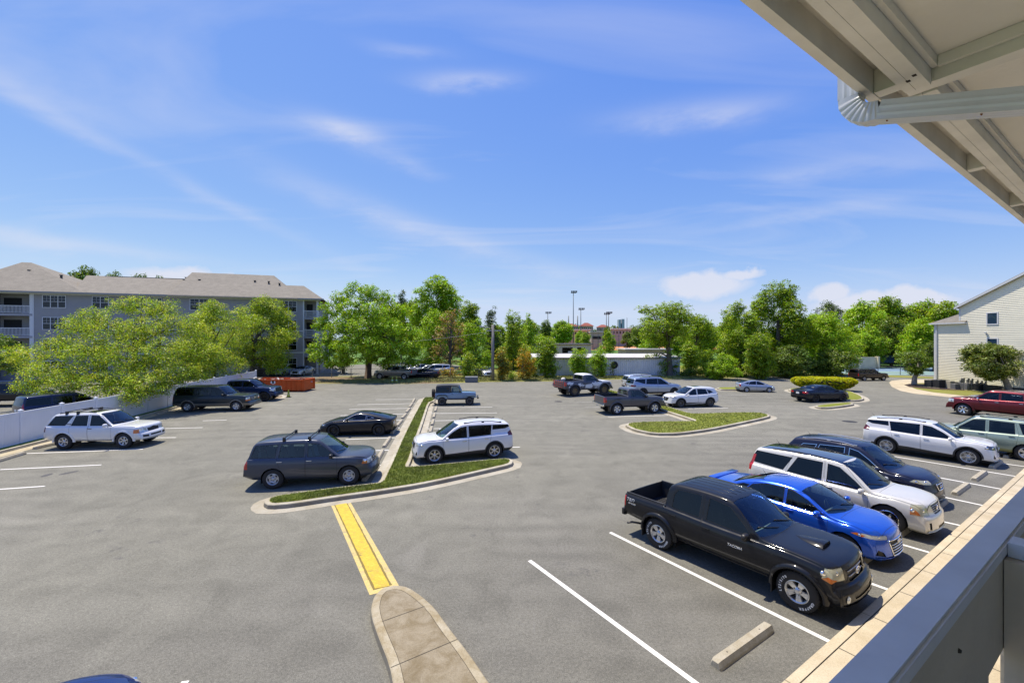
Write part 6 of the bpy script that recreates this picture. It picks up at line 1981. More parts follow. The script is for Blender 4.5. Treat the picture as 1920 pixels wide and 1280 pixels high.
def spec_elantra():
 return dict(paint=paint('bright_blue_paint', (0.008, 0.10, 0.62), 0.45, .25), wb=2.70, W=.90, R=.32, rim='twin', rim_r=.215, tum=.34, crown=.06, wsbow=.2,
 top=[(-2.36, .52), (-2.34, .86), (-2.28, 1.03), (-1.95, 1.085), (-1.65, 1.12), (-1.2, 1.29), (-.75, 1.40), (-.3, 1.44), (.15, 1.42), (.5, 1.33), (1.0, 1.10), (1.22, .995), (1.7, .94), (2.0, .86), (2.10, .78), (2.15, .64), (2.18, .45), (2.17, .28)],
 belt=[(-2.36, .92), (-1.6, .97), (0, .92), (1.0, .90), (1.8, .76), (2.2, .6)],
 bot=[(-2.36, .32), (-2, .22), (1.8, .18), (2.15, .20), (2.2, .26)],
 plan=[(-2.36, .80), (-2.0, .87), (-1, .90), (1.2, .90), (1.8, .88), (2.2, .80)], bowf=.42, bowr=.18, ws=(1.2, .42), shelf=.05,
 doors=[[(-.05, .28), (1.0, .28), (1.02, .92), (.45, 1.30), (-.05, 1.36)], [(-1.02, .5), (-.85, .28), (-.07, .28), (-.07, 1.36), (-.9, 1.28), (-1.15, .95)]],
 win=[([(.0, .965), (.88, .945), (.5, 1.17), (.15, 1.31), (.0, 1.33)], GL_LIGHT), ([(-1.15, .985), (-.1, .965), (-.1, 1.335), (-.55, 1.32), (-.95, 1.20)], GL_LIGHT), ([(-1.55, 1.03), (-1.22, .99), (-1.05, 1.17), (-1.2, 1.17)], GL_SIDE)],
 lamps=[('headlight', sp([(1.55, .72), (3, .60), (3, .67), (1.72, .79)]) + [lim(1, .42, -1)], LAMP, .004), ('indicator', sp([(1.50, .74), (1.72, .70), (1.78, .74), (1.62, .78)]) + [lim(1, .42, -1)], AMBER, 0), ('tail_light', sp([(-3, .74), (-1.95, .80), (-2.0, .90), (-3, .92)]) + [lim(1, .45, -1)], RED, 0),
   ('fog_recess', fp([(.55, .30), (.78, .34), (.72, .46), (.60, .40)]) + [lim(0, 1.6, -1)], BLACK, .03)],
 cuts=[('windscreen', fp([(-.74, 1.0), (.74, 1.0), (.56, 1.385), (-.56, 1.385)]) + [lim(0, .3, -1), lim(0, 1.6, 1), lim(2, .97, -1)], GL_WS, .006),
   ('rear_window', fp([(-.66, 1.13), (.66, 1.13), (.52, 1.385), (-.52, 1.385)]) + [lim(0, -.55, 1), lim(0, -1.8, -1)], GL_SIDE, .006),
   ('grille', fp([(-.40, .64), (.40, .64), (.30, .30), (-.30, .30)]) + [lim(0, 1.8, -1)], BLACK, .02)],
 handles=[(.12, .84), (-.85, .87)], mirror=(.80, .93), cab=(-1.0, 1.08, .55), rows=[.12, -.78], emblem=('slant_h', .585, .085), antenna=(-.9, 0),
 grille=[(-.33, .33, (.36, .42, .48, .54), .011, CHROME, .004)], grille_ring=([(-.42, .64), (.42, .64), (.31, .295), (-.31, .295)], .016, CHROME, .004), extra=elantra_extra)
def elantra_extra(s):
 bm = bmesh.new()
 pts = [(-2.30, y, 1.12 + .0 * abs(y)) for y in (-.62, -.3, 0, .3, .62)]
 rbox(bm, -2.36, -2.14, -.68, .68, 1.045, 1.085, .016)
 obj('spoiler', bm, s.paint, s.root, True, angle=50)

def spec_srx():
 return dict(paint=paint('pearl_white_paint', (0.66, 0.64, 0.58), 0.1, .3), wb=2.957, W=.92, R=.385, tw=.245, rim='star', rim_r=.25, rim_mat=CHROME, tum=.24, crown=.05,
 top=[(-2.50, .55), (-2.48, 1.0), (-2.42, 1.15), (-2.30, 1.50), (-2.20, 1.63), (-1.8, 1.685), (-.8, 1.715), (.2, 1.69), (.42, 1.65), (.8, 1.42), (1.15, 1.14), (1.24, 1.075), (1.7, 1.05), (2.12, 1.0), (2.26, .94), (2.32, .70), (2.38, .62), (2.40, .48), (2.38, .32)],
 belt=[(-2.5, 1.05), (-1.5, 1.04), (0, .98), (1.1, .96), (1.9, .86), (2.45, .7)],
 bot=[(-2.5, .36), (-2.2, .27), (2.0, .24), (2.35, .22), (2.44, .30)],
 plan=[(-2.5, .84), (-2.2, .90), (-1, .92), (1.6, .92), (2.1, .88), (2.44, .80)], bowf=.26, bowr=.10, ws=(1.22, .42), shelf=.03,
 doors=[[(-.1, .32), (1.04, .32), (1.04, .98), (.42, 1.60), (-.1, 1.64)], [(-1.12, .55), (-.95, .32), (-.12, .32), (-.12, 1.64), (-1.05, 1.60), (-1.22, 1.05)]],
 win=[([(-.02, 1.04), (.93, 1.02), (.70, 1.22), (.28, 1.52), (-.02, 1.56)], GL_SIDE), ([(-1.15, 1.08), (-.18, 1.045), (-.18, 1.57), (-.88, 1.57)], GL_SIDE), ([(-2.36, 1.16), (-1.30, 1.10), (-1.06, 1.52), (-2.20, 1.52)], GL_SIDE)],
 lamps=[('headlight', fp([(.52, .68), (.93, .68), (.97, .97), (.60, .96)]) + [lim(0, 1.96, -1)], LAMP_OLD, .003), ('indicator', fp([(.80, .70), (.88, .70), (.93, .92), (.86, .92)]) + [lim(0, 1.96, -1)], AMBER, .0),
   ('tail_light', sp([(-3, .85), (-2.33, .85), (-2.2, 1.40), (-3, 1.45)]) + [lim(1, .66, -1), lim(0, -2.2, 1)], RED, 0), ('fog_lamp', fp([(.58, .34), (.66, .34), (.66, .52), (.58, .52)]) + [lim(0, 1.9, -1)], BLACK, .02)],
 cuts=[('windscreen', fp([(-.76, 1.09), (.76, 1.09), (.60, 1.655), (-.60, 1.655)]) + [lim(0, .3, -1), lim(0, 1.6, 1), lim(2, 1.05, -1)], GL_WS, .006),
   ('rear_window', fp([(-.68, 1.16), (.68, 1.16), (.56, 1.58), (-.56, 1.58)]) + [lim(0, -2.1, 1)], GL_SIDE, .006),
   ('sunroof', tp([(-2.1, -.62), (.30, -.62), (.30, .62), (-2.1, .62)]) + [lim(2, 1.4, -1)], mat('roof_glass', (.01, .014, .03), .05, .2, 1.0), .002),
   ('grille', fp([(-.36, .92), (.36, .92), (.24, .68), (-.24, .68)]) + [lim(0, 1.9, -1)], BLACK, .012),
   ('lower_grille', fp([(-.24, .40), (.24, .40), (.24, .34), (-.24, .34)]) + [lim(0, 1.9, -1)], BLACK, .012)],
 handles=[(.06, .90), (-1.0, .93)], handle_mat=CHROME, mirror=(.90, .99), cab=(-1.5, 1.1, .72), rows=[.10, -.85], cab_mat=CAB_TAN, emblem=('shield', .82, .055), rails=(-1.7, .0, .03, s_black()),
 grille=[(-.30, .30, (.72, .77, .82, .87), .008, ALLOY, -.006)], plate=.8, antenna=(-1.9, .3))
def s_black(): return BLACK

def spec_rogue():
 return dict(paint=paint('dark_blue_paint', (0.010, 0.014, 0.040), 0.1, .4), wb=2.706, W=.92, R=.355, rim='mesh', rim_r=.225, tum=.30, crown=.06,
 top=[(-2.32, .55), (-2.30, 1.0), (-2.22, 1.20), (-2.0, 1.46), (-1.9, 1.58), (-1.5, 1.645), (-.7, 1.70), (.1, 1.68), (.38, 1.61), (.8, 1.36), (1.1, 1.14), (1.22, 1.06), (1.7, 1.02), (2.02, .94), (2.14, .84), (2.20, .62), (2.24, .46), (2.22, .32)],
 belt=[(-2.3, 1.10), (-1.5, 1.04), (0, .97), (1.1, .95), (1.8, .84), (2.28, .7)],
 bot=[(-2.32, .38), (-2.0, .27), (1.9, .22), (2.2, .22), (2.28, .30)],
 plan=[(-2.32, .82), (-2, .89), (-1, .92), (1.3, .92), (1.9, .88), (2.28, .80)], bowf=.36, bowr=.14, ws=(1.18, .36), shelf=.04,
 doors=[[(-.12, .32), (.98, .32), (1.0, .96), (.38, 1.56), (-.12, 1.60)], [(-1.1, .55), (-.92, .32), (-.14, .32), (-.14, 1.60), (-1.0, 1.52), (-1.22, 1.05)]],
 win=[([(-.04, 1.02), (.88, 1.0), (.55, 1.26), (.22, 1.47), (-.04, 1.52)], GL_SIDE, CHROME), ([(-1.12, 1.08), (-.2, 1.03), (-.2, 1.53), (-.98, 1.47)], GL_SIDE, CHROME), ([(-1.72, 1.22), (-1.25, 1.10), (-1.10, 1.45), (-1.55, 1.40)], GL_SIDE, CHROME)],
 lamps=[('headlight', sp([(1.66, .84), (3, .68), (3, .80), (1.78, .93)]) + [lim(1, .46, -1)], LAMP_OLD, .004), ('tail_light', sp([(-3, .85), (-1.9, 1.0), (-1.95, 1.1), (-3, 1.12)]) + [lim(1, .5, -1)], RED, 0)],
 cuts=[('windscreen', fp([(-.76, 1.07), (.76, 1.07), (.58, 1.615), (-.58, 1.615)]) + [lim(0, .25, -1), lim(0, 1.6, 1), lim(2, 1.03, -1)], GL_WS, .006),
   ('rear_window', fp([(-.66, 1.20), (.66, 1.20), (.54, 1.54), (-.54, 1.54)]) + [lim(0, -1.85, 1)], GL_SIDE, .006),
   ('grille', fp([(-.42, .76), (.42, .76), (.30, .56), (-.30, .56)]) + [lim(0, 1.9, -1)], BLACK, .015)],
 handles=[(.06, .86), (-.98, .90)], handle_mat=CHROME, mirror=(.84, .98), cab=(-1.5, 1.05, .66), emblem=('ring_bar', .67, .065),
 grille_ring=([(-.26, .76), (-.18, .58), (.18, .58), (.26, .76)], .016, CHROME, .006), rails=(-1.6, .15, .045, ALLOY), plate=.85, antenna=(-1.6, 0))

def spec_terrain(dark):
 return dict(paint=paint('white_paint', (0.74, 0.74, 0.745), 0.0, .3), wb=2.725, W=.92, R=.36, rim='loop' if dark else 'twin', rim_r=.24, tum=.27, crown=.06,
 top=[(-2.34, .60), (-2.32, 1.0), (-2.26, 1.15), (-2.12, 1.42), (-2.14, 1.52), (-2.02, 1.585), (-1.5, 1.625), (-.7, 1.66), (.1, 1.64), (.36, 1.58), (.8, 1.33), (1.1, 1.13), (1.2, 1.075), (1.7, 1.05), (2.06, .99), (2.17, .91), (2.22, .64), (2.25, .46), (2.23, .34)],
 belt=[(-2.34, 1.08), (-1.5, 1.06), (0, 1.0), (1.1, .99), (1.8, .90), (2.28, .76)],
 bot=[(-2.34, .42), (-2.1, .30), (1.9, .24), (2.2, .24), (2.28, .32)],
 plan=[(-2.34, .83), (-2, .90), (-1, .92), (1.3, .92), (1.9, .90), (2.28, .83)], bowf=.27, bowr=.13, ws=(1.18, .34), shelf=.03,
 doors=[[(-.14, .36), (1.0, .36), (1.0, .99), (.36, 1.52), (-.14, 1.57)], [(-1.08, .58), (-.9, .36), (-.16, .36), (-.16, 1.57), (-1.0, 1.52), (-1.22, 1.1)]],
 win=[([(-.08, 1.05), (.88, 1.04), (.58, 1.26), (.20, 1.46), (-.08, 1.50)], GL_SIDE), ([(-1.18, 1.10), (-.2, 1.06), (-.2, 1.51), (-1.25, 1.50)], GL_SIDE), ([(-2.16, 1.35), (-1.9, 1.34), (-1.28, 1.13), (-1.32, 1.50), (-2.05, 1.48)], GL_SIDE)],
 clad=[[(-2.5, .2), (2.5, .2), (2.5, .37), (2.0, .40), (1.36, .45), (-.6, .45), (-2.5, .56)]],
 flare=(.012, CLAD),
 lamps=[('headlight', sp([(1.84, .80), (3, .60), (3, .82), (1.92, .93)]) + [lim(1, .55, -1)], LAMP_DARK if dark else LAMP, .003), ('tail_light', sp([(-3, .95), (-2.02, 1.02), (-2.0, 1.14), (-2.22, 1.30), (-3, 1.3)]) + [lim(1, .64, -1)], RED_DARK, 0),
   ('fog_recess', fp([(.62, .40), (.80, .40), (.74, .56)]) + [lim(0, 1.7, -1)], BLACK, .02)],
 cuts=[('windscreen', fp([(-.77, 1.09), (.77, 1.09), (.60, 1.585), (-.60, 1.585)]) + [lim(0, .22, -1), lim(0, 1.6, 1), lim(2, 1.04, -1)], GL_WS, .006),
   ('rear_window', fp([(-.70, 1.17), (.70, 1.17), (.60, 1.44), (-.60, 1.44)]) + [lim(0, -2.05, 1)], GL_SIDE, .006),
   ('grille', fp([(-.44, .86), (.44, .86), (.36, .60), (-.36, .60)]) + [lim(0, 1.8, -1)], BLACK, .012)],
 handles=[(.04, .90), (-.98, .94)], handle_mat=CHROME, mirror=(.82, 1.01), cab=(-1.5, 1.05, .68), nose_text=('GMC', .74, .14, CHROME),
 grille=[(-.40, .40, (.66, .72, .80), .010, CHROME if dark else CLAD, 0.0)], rails=(-1.75, .0, .05, BLACK if not dark else CLAD), plate=.9, antenna=(-1.95, 0))

def spec_escape():
 return dict(paint=paint('sage_green_paint', (0.30, 0.37, 0.29), 0.35, .3), wb=2.62, W=.90, R=.35, rim='five', rim_r=.22, tum=.20, crown=.05,
 top=[(-2.22, .55), (-2.20, 1.0), (-2.13, 1.15), (-2.02, 1.55), (-1.95, 1.65), (-1.4, 1.70), (.1, 1.70), (.34, 1.66), (.75, 1.36), (1.0, 1.15), (1.08, 1.10), (1.6, 1.06), (2.0, .98), (2.12, .88), (2.16, .62), (2.22, .50), (2.20, .36)],
 belt=[(-2.2, 1.10), (0, 1.03), (1.1, 1.0), (1.8, .95), (2.2, .8)], bot=[(-2.22, .40), (-2, .30), (1.8, .26), (2.22, .34)],
 plan=[(-2.22, .84), (-2, .88), (-1, .90), (1.5, .90), (2.2, .82)], bowf=.2, bowr=.08, ws=(1.05, .36), shelf=.02,
 doors=[[(-.14, .36), (.92, .36), (.92, 1.0), (.36, 1.6), (-.14, 1.62)], [(-1.02, .58), (-.85, .36), (-.16, .36), (-.16, 1.62), (-1.0, 1.6), (-1.1, 1.1)]],
 win=[([(-.08, 1.09), (.82, 1.07), (.3, 1.54), (-.08, 1.57)], GL_SIDE), ([(-.98, 1.12), (-.22, 1.10), (-.22, 1.57), (-.95, 1.56)], GL_SIDE), ([(-1.95, 1.18), (-1.22, 1.14), (-1.10, 1.56), (-1.80, 1.56)], GL_SIDE)],
 clad=[[(-2.5, .2), (2.5, .2), (2.5, .42), (-2.5, .42)]], clad_mat=paint('olive_trim', (0.24, 0.25, 0.09), 0.1, .45),
 lamps=[('tail_light', [lim(0, -2.0, 1), lim(2, .86, -1), lim(2, 1.10, 1), lim(1, .62, -1)], RED, 0), ('headlight', lampbox(1.85, .75, .93, .5), LAMP, .003)],
 cuts=[('windscreen', fp([(-.75, 1.12), (.75, 1.12), (.62, 1.655), (-.62, 1.655)]) + [lim(0, .25, -1), lim(0, 1.5, 1), lim(2, 1.08, -1)], GL_WS, .006), ('rear_window', fp([(-.66, 1.16), (.66, 1.16), (.56, 1.60), (-.56, 1.60)]) + [lim(0, -1.9, 1)], GL_SIDE, .006),
   ('grille', fp([(-.45, .88), (.45, .88), (.45, .68), (-.45, .68)]) + [lim(0, 1.8, -1)], BLACK, .012)],
 handles=[(.02, .96), (-.9, .98)], handle_mat=BLACK, mirror=(.76, 1.05), cab=(-1.4, 1.0, .72), rails=(-1.75, .1, .055, BLACK), plate=.95)

def spec_crewtruck(col, name, big=True, rimm=CHROME, metal=.3, facia=CHROME):
 return dict(paint=paint(name, col, metal, .28), wb=3.645, W=1.0, R=.42, tw=.29, arch=.08, rim='six', rim_r=.26, rim_mat=rimm, tum=.22, crown=.05, floor=.55,
 top=[(-2.92, .70), (-2.90, 1.32), (-2.87, 1.35), (-1.32, 1.36), (-1.28, 1.38), (-1.26, 1.72), (-1.20, 1.84), (-.9, 1.90), (0, 1.92), (.5, 1.90), (.70, 1.85), (1.05, 1.60), (1.38, 1.36), (1.46, 1.30), (2.0, 1.27), (2.5, 1.22), (2.66, 1.14), (2.70, .86), (2.78, .76), (2.82, .62), (2.80, .46)],
 belt=[(-2.9, 1.30), (-1.3, 1.30), (0, 1.26), (1.4, 1.22), (2.4, 1.16), (2.8, 1.0)], bot=[(-2.92, .62), (-2.4, .56), (-1, .48), (1.2, .48), (2.5, .48), (2.82, .44)],
 plan=[(-2.92, .97), (-1.5, .98), (1.5, .98), (2.3, .98), (2.82, .90)], bowf=.12, bowr=.03, ws=(1.42, .72), shelf=.02,
 doors=[[(.02, .52), (1.22, .52), (1.22, 1.24), (.68, 1.78), (.02, 1.84)], [(-1.14, .70), (-1.0, .52), (0, .52), (0, 1.84), (-1.06, 1.80), (-1.16, 1.4)]],
 win=[([(.08, 1.32), (1.10, 1.31), (.98, 1.42), (.62, 1.72), (.08, 1.76)], GL_SIDE), ([(-1.06, 1.35), (-.06, 1.33), (-.06, 1.77), (-1.0, 1.74)], GL_SIDE)],
 lamps=[('headlight', lampbox(2.3, .90, 1.14, .62), LAMP, .003), ('tail_light', [lim(0, -2.8, 1), lim(2, .9, -1), lim(2, 1.3, 1), lim(1, .8, -1)], RED, 0)],
 cuts=[('windscreen', fp([(-.86, 1.32), (.86, 1.32), (.70, 1.87), (-.70, 1.87)]) + [lim(0, .6, -1), lim(0, 2.0, 1), lim(2, 1.29, -1)], GL_WS, .006), ('rear_window', fp([(-.66, 1.42), (.66, 1.42), (.6, 1.76), (-.6, 1.76)]) + [lim(0, -1.2, 1), lim(0, -1.5, -1)], GL_SIDE, .006),
   ('grille', fp([(-.58, 1.12), (.58, 1.12), (.54, .82), (-.54, .82)]) + [lim(0, 2.4, -1)], BLACK, .02)],
 holes=[('bed', tp([(-2.82, -.82), (-1.36, -.82), (-1.36, .82), (-2.82, .82)]) + [lim(2, 1.2, -1), lim(0, -1.1, 1)])],
 handles=[(.14, 1.14), (-.98, 1.17)], handle_mat=facia, mirror=(1.02, 1.27), mirror_mat=facia if facia is CHROME else None or paint(name, col), cab=(-1.2, 1.3, .98), rows=[.4, -.55], flare=(.03, None),
 grille=[(-.52, .52, (.88, .96, 1.04), .014, facia, .0)], extra=lambda s: bed_liner(s, -2.82, -1.36, .82, 1.355, .85, CLAD))

def spec_pathfinder():
 return dict(paint=paint('aged_white_paint', (0.72, 0.72, 0.71), 0.0, .32), wb=2.70, W=.90, R=.37, tw=.245, arch=.065, rim='six', rim_r=.205, tum=.20, crown=.05,
 top=[(-2.30, .60), (-2.28, 1.02), (-2.20, 1.18), (-1.95, 1.58), (-1.85, 1.66), (-1.4, 1.70), (0, 1.71), (.22, 1.67), (.6, 1.42), (.92, 1.17), (1.0, 1.12), (1.5, 1.10), (1.98, 1.06), (2.10, 1.0), (2.15, .76), (2.24, .68), (2.28, .55), (2.26, .40)],
 belt=[(-2.3, 1.10), (0, 1.06), (1.0, 1.05), (1.8, 1.0), (2.3, .85)], bot=[(-2.3, .50), (-2, .40), (1.7, .36), (2.34, .40)],
 plan=[(-2.3, .84), (-2, .88), (1.6, .89), (2.1, .86), (2.34, .80)], bowf=.26, bowr=.08, ws=(.98, .25), shelf=.02,
 doors=[[(-.25, .42), (.80, .42), (.80, 1.06), (.22, 1.62), (-.25, 1.63)], [(-1.06, .60), (-.9, .42), (-.27, .42), (-.27, 1.63), (-.98, 1.6), (-1.1, 1.1)]],
 win=[([(-.18, 1.12), (.70, 1.11), (.15, 1.57), (-.18, 1.58)], GL_SIDE), ([(-1.04, 1.13), (-.34, 1.12), (-.34, 1.58), (-.88, 1.57)], GL_SIDE), ([(-2.08, 1.16), (-1.32, 1.14), (-1.02, 1.58), (-1.80, 1.56)], GL_SIDE)],
 flare=(.03, None),
 lamps=[('headlight', lampbox(1.82, .72, .90, .44), LAMP, .003), ('indicator', lampbox(1.82, .72, .90, .76), AMBER, 0), ('tail_light', [lim(0, -2.14, 1), lim(2, .84, -1), lim(2, 1.08, 1), lim(1, .66, -1)], RED_DARK, 0),
   ('fog_recess', fp([(.44, .50), (.72, .52), (.72, .62), (.44, .60)]) + [lim(0, 1.9, -1)], BLACK, .02)],
 cuts=[('windscreen', fp([(-.75, 1.14), (.75, 1.14), (.62, 1.665), (-.62, 1.665)]) + [lim(0, .15, -1), lim(0, 1.5, 1), lim(2, 1.10, -1)], GL_WS, .006), ('rear_window', fp([(-.64, 1.18), (.64, 1.18), (.55, 1.58), (-.55, 1.58)]) + [lim(0, -1.85, 1)], GL_SIDE, .006),
   ('sunroof', tp([(-.75, -.42), (-.1, -.42), (-.1, .42), (-.75, .42)]) + [lim(2, 1.5, -1)], mat('roof_glass', (.01, .014, .03), .05, .2, 1.0), .002),
   ('grille', fp([(-.38, .90), (.38, .90), (.34, .74), (-.34, .74)]) + [lim(0, 1.9, -1)], BLACK, .012), ('lower_grille', fp([(-.34, .62), (.34, .62), (.34, .54), (-.34, .54)]) + [lim(0, 1.9, -1)], BLACK, .012)],
 handles=[(-.16, .98), (-1.14, 1.20)], handle_mat=BLACK, mirror=(.62, 1.10), cab=(-1.4, .95, .76), rails=(-1.7, -.1, .05, BLACK), crossbars=(-1.35, -.85),
 grille=[(-.34, .34, (.78, .82, .86), .008, CLAD, 0)])

def spec_pilot():
 return dict(paint=paint('slate_blue_paint', (0.060, 0.070, 0.095), 0.3, .35), wb=2.70, W=.975, R=.365, tw=.24, rim='steel', rim_r=.21, rim_mat=mat('silver_wheel', (.5, .5, .5), .4, .5), tum=.20, crown=.055,
 top=[(-2.44, .62), (-2.42, .90), (-2.34, 1.02), (-2.28, 1.12), (-2.08, 1.62), (-2.0, 1.70), (-1.5, 1.755), (-.3, 1.775), (.22, 1.74), (.34, 1.70), (.8, 1.38), (1.06, 1.19), (1.14, 1.14), (1.6, 1.12), (2.02, 1.06), (2.16, .98), (2.22, .74), (2.32, .64), (2.34, .50), (2.32, .36)],
 belt=[(-2.44, 1.12), (0, 1.09), (1.1, 1.07), (1.9, 1.02), (2.34, .85)], bot=[(-2.44, .46), (-2, .34), (1.7, .28), (2.34, .34)],
 plan=[(-2.44, .90), (-2.1, .95), (-1, .97), (1.5, .97), (2.0, .94), (2.34, .86)], bowf=.28, bowr=.10, ws=(1.12, .34), shelf=.02,
 doors=[[(-.20, .34), (.92, .34), (.92, 1.08), (.34, 1.62), (-.20, 1.66)], [(-1.05, .58), (-.88, .34), (-.22, .34), (-.22, 1.66), (-1.18, 1.64), (-1.24, 1.14)]],
 win=[([(-.14, 1.14), (.80, 1.13), (.60, 1.32), (.26, 1.57), (-.14, 1.60)], GL_LIGHT), ([(-1.16, 1.15), (-.28, 1.14), (-.28, 1.60), (-1.08, 1.60)], GL_LIGHT), ([(-2.12, 1.17), (-1.30, 1.15), (-1.22, 1.60), (-1.98, 1.58)], GL_LIGHT)],
 clad=[[(-2.6, .2), (2.6, .2), (2.6, .52), (1.8, .50), (1.4, .44), (-.6, .44), (-1.7, .52), (-2.6, .62)]], clad_mat=mat('grey_plastic', (.055, .058, .062), .55),
 lamps=[('headlight', lampbox(1.86, .80, .98, .52), LAMP, .003), ('indicator', sp([(1.82, .80), (2.02, .80), (2.02, .90), (1.86, .90)]) + [lim(1, .6, -1)], AMBER, 0), ('tail_light', [lim(0, -2.22, 1), lim(2, .76, -1), lim(2, 1.06, 1), lim(1, .74, -1)], RED, 0)],
 cuts=[('windscreen', fp([(-.80, 1.16), (.80, 1.16), (.66, 1.705), (-.66, 1.705)]) + [lim(0, .22, -1), lim(0, 1.6, 1), lim(2, 1.12, -1)], GL_WS, .006), ('rear_window', fp([(-.72, 1.16), (.72, 1.16), (.62, 1.60), (-.62, 1.60)]) + [lim(0, -1.9, 1)], GL_SIDE, .006),
   ('grille', fp([(-.42, .96), (.42, .96), (.38, .80), (-.38, .80)]) + [lim(0, 1.9, -1)], BLACK, .012), ('lower_grille', fp([(-.5, .56), (.5, .56), (.46, .44), (-.46, .44)]) + [lim(0, 1.9, -1)], BLACK, .012)],
 handles=[(-.08, 1.0), (-1.12, 1.0)], handle_mat=ALLOY, mirror=(.72, 1.12), mirror_mat=BLACK, cab=(-1.6, 1.05, .76), rows=[.1, -.8, -1.55], cab_mat=CAB_GREY, emblem=('slant_h', .88, .06), crossbars=(-1.02, -.12),
 grille=[(-.38, .38, (.85, .91), .009, ALLOY, 0)], plate=.9)

def spec_coupe():
 return dict(paint=paint('black_coupe_paint', (0.006, 0.006, 0.010), 0.0, .45), wb=2.55, W=.92, R=.34, tw=.26, rim='mesh', rim_r=.245, rim_mat=DARK_ALLOY, tum=.42, crown=.07, wsbow=.22,
 top=[(-2.12, .45), (-2.13, .80), (-2.10, .95), (-1.9, .985), (-1.5, 1.08), (-1.0, 1.20), (-.5, 1.295), (-.1, 1.315), (.15, 1.29), (.45, 1.17), (.85, .985), (.95, .945), (1.4, .88), (1.8, .77), (2.08, .64), (2.20, .54), (2.24, .42), (2.24, .26)],
 belt=[(-2.12, .90), (-1.4, .93), (-.6, .89), (.3, .86), (1.2, .82), (1.8, .70), (2.24, .5)], bot=[(-2.12, .28), (-1.8, .18), (1.9, .15), (2.24, .18)],
 plan=[(-2.12, .80), (-1.7, .90), (-1.2, .92), (-.4, .88), (.6, .885), (1.3, .91), (1.8, .88), (2.24, .76)], bowf=.42, bowr=.22, ws=(.95, .22), shelf=.06,
 doors=[[(-.62, .30), (.66, .26), (.72, .86), (.2, 1.18), (-.5, 1.2), (-.66, .9)]],
 win=[([(-.50, .935), (.70, .91), (.42, 1.06), (.12, 1.20), (-.2, 1.23), (-.52, 1.17)], GL_SIDE, ALLOY), ([(-.95, 1.03), (-.60, .95), (-.58, 1.15), (-.8, 1.10)], GL_SIDE, ALLOY)],
 lamps=[('headlight', sp([(1.72, .62), (3, .46), (3, .52), (1.80, .70)]) + [lim(1, .50, -1)], LAMP_DARK, .003), ('tail_light', [lim(0, -2.0, 1), lim(2, .74, -1), lim(2, .86, 1), lim(1, .28, -1)], RED_DARK, .004)],
 cuts=[('windscreen', fp([(-.72, .955), (.72, .955), (.48, 1.28), (-.48, 1.28)]) + [lim(0, .1, -1), lim(0, 1.3, 1), lim(2, .93, -1)], GL_WS, .006), ('rear_window', fp([(-.55, 1.0), (.55, 1.0), (.42, 1.26), (-.42, 1.26)]) + [lim(0, -.6, 1), lim(0, -1.8, -1)], GL_SIDE, .005),
   ('grille', fp([(-.5, .50), (.5, .50), (.55, .24), (-.55, .24)]) + [lim(0, 1.9, -1)], BLACK, .02)],
 mirror=(.50, .91), mirror_mat=BLACK, cab=(-.9, .85, .46), rows=[.0], plate=.62, antenna=(-.85, 0))

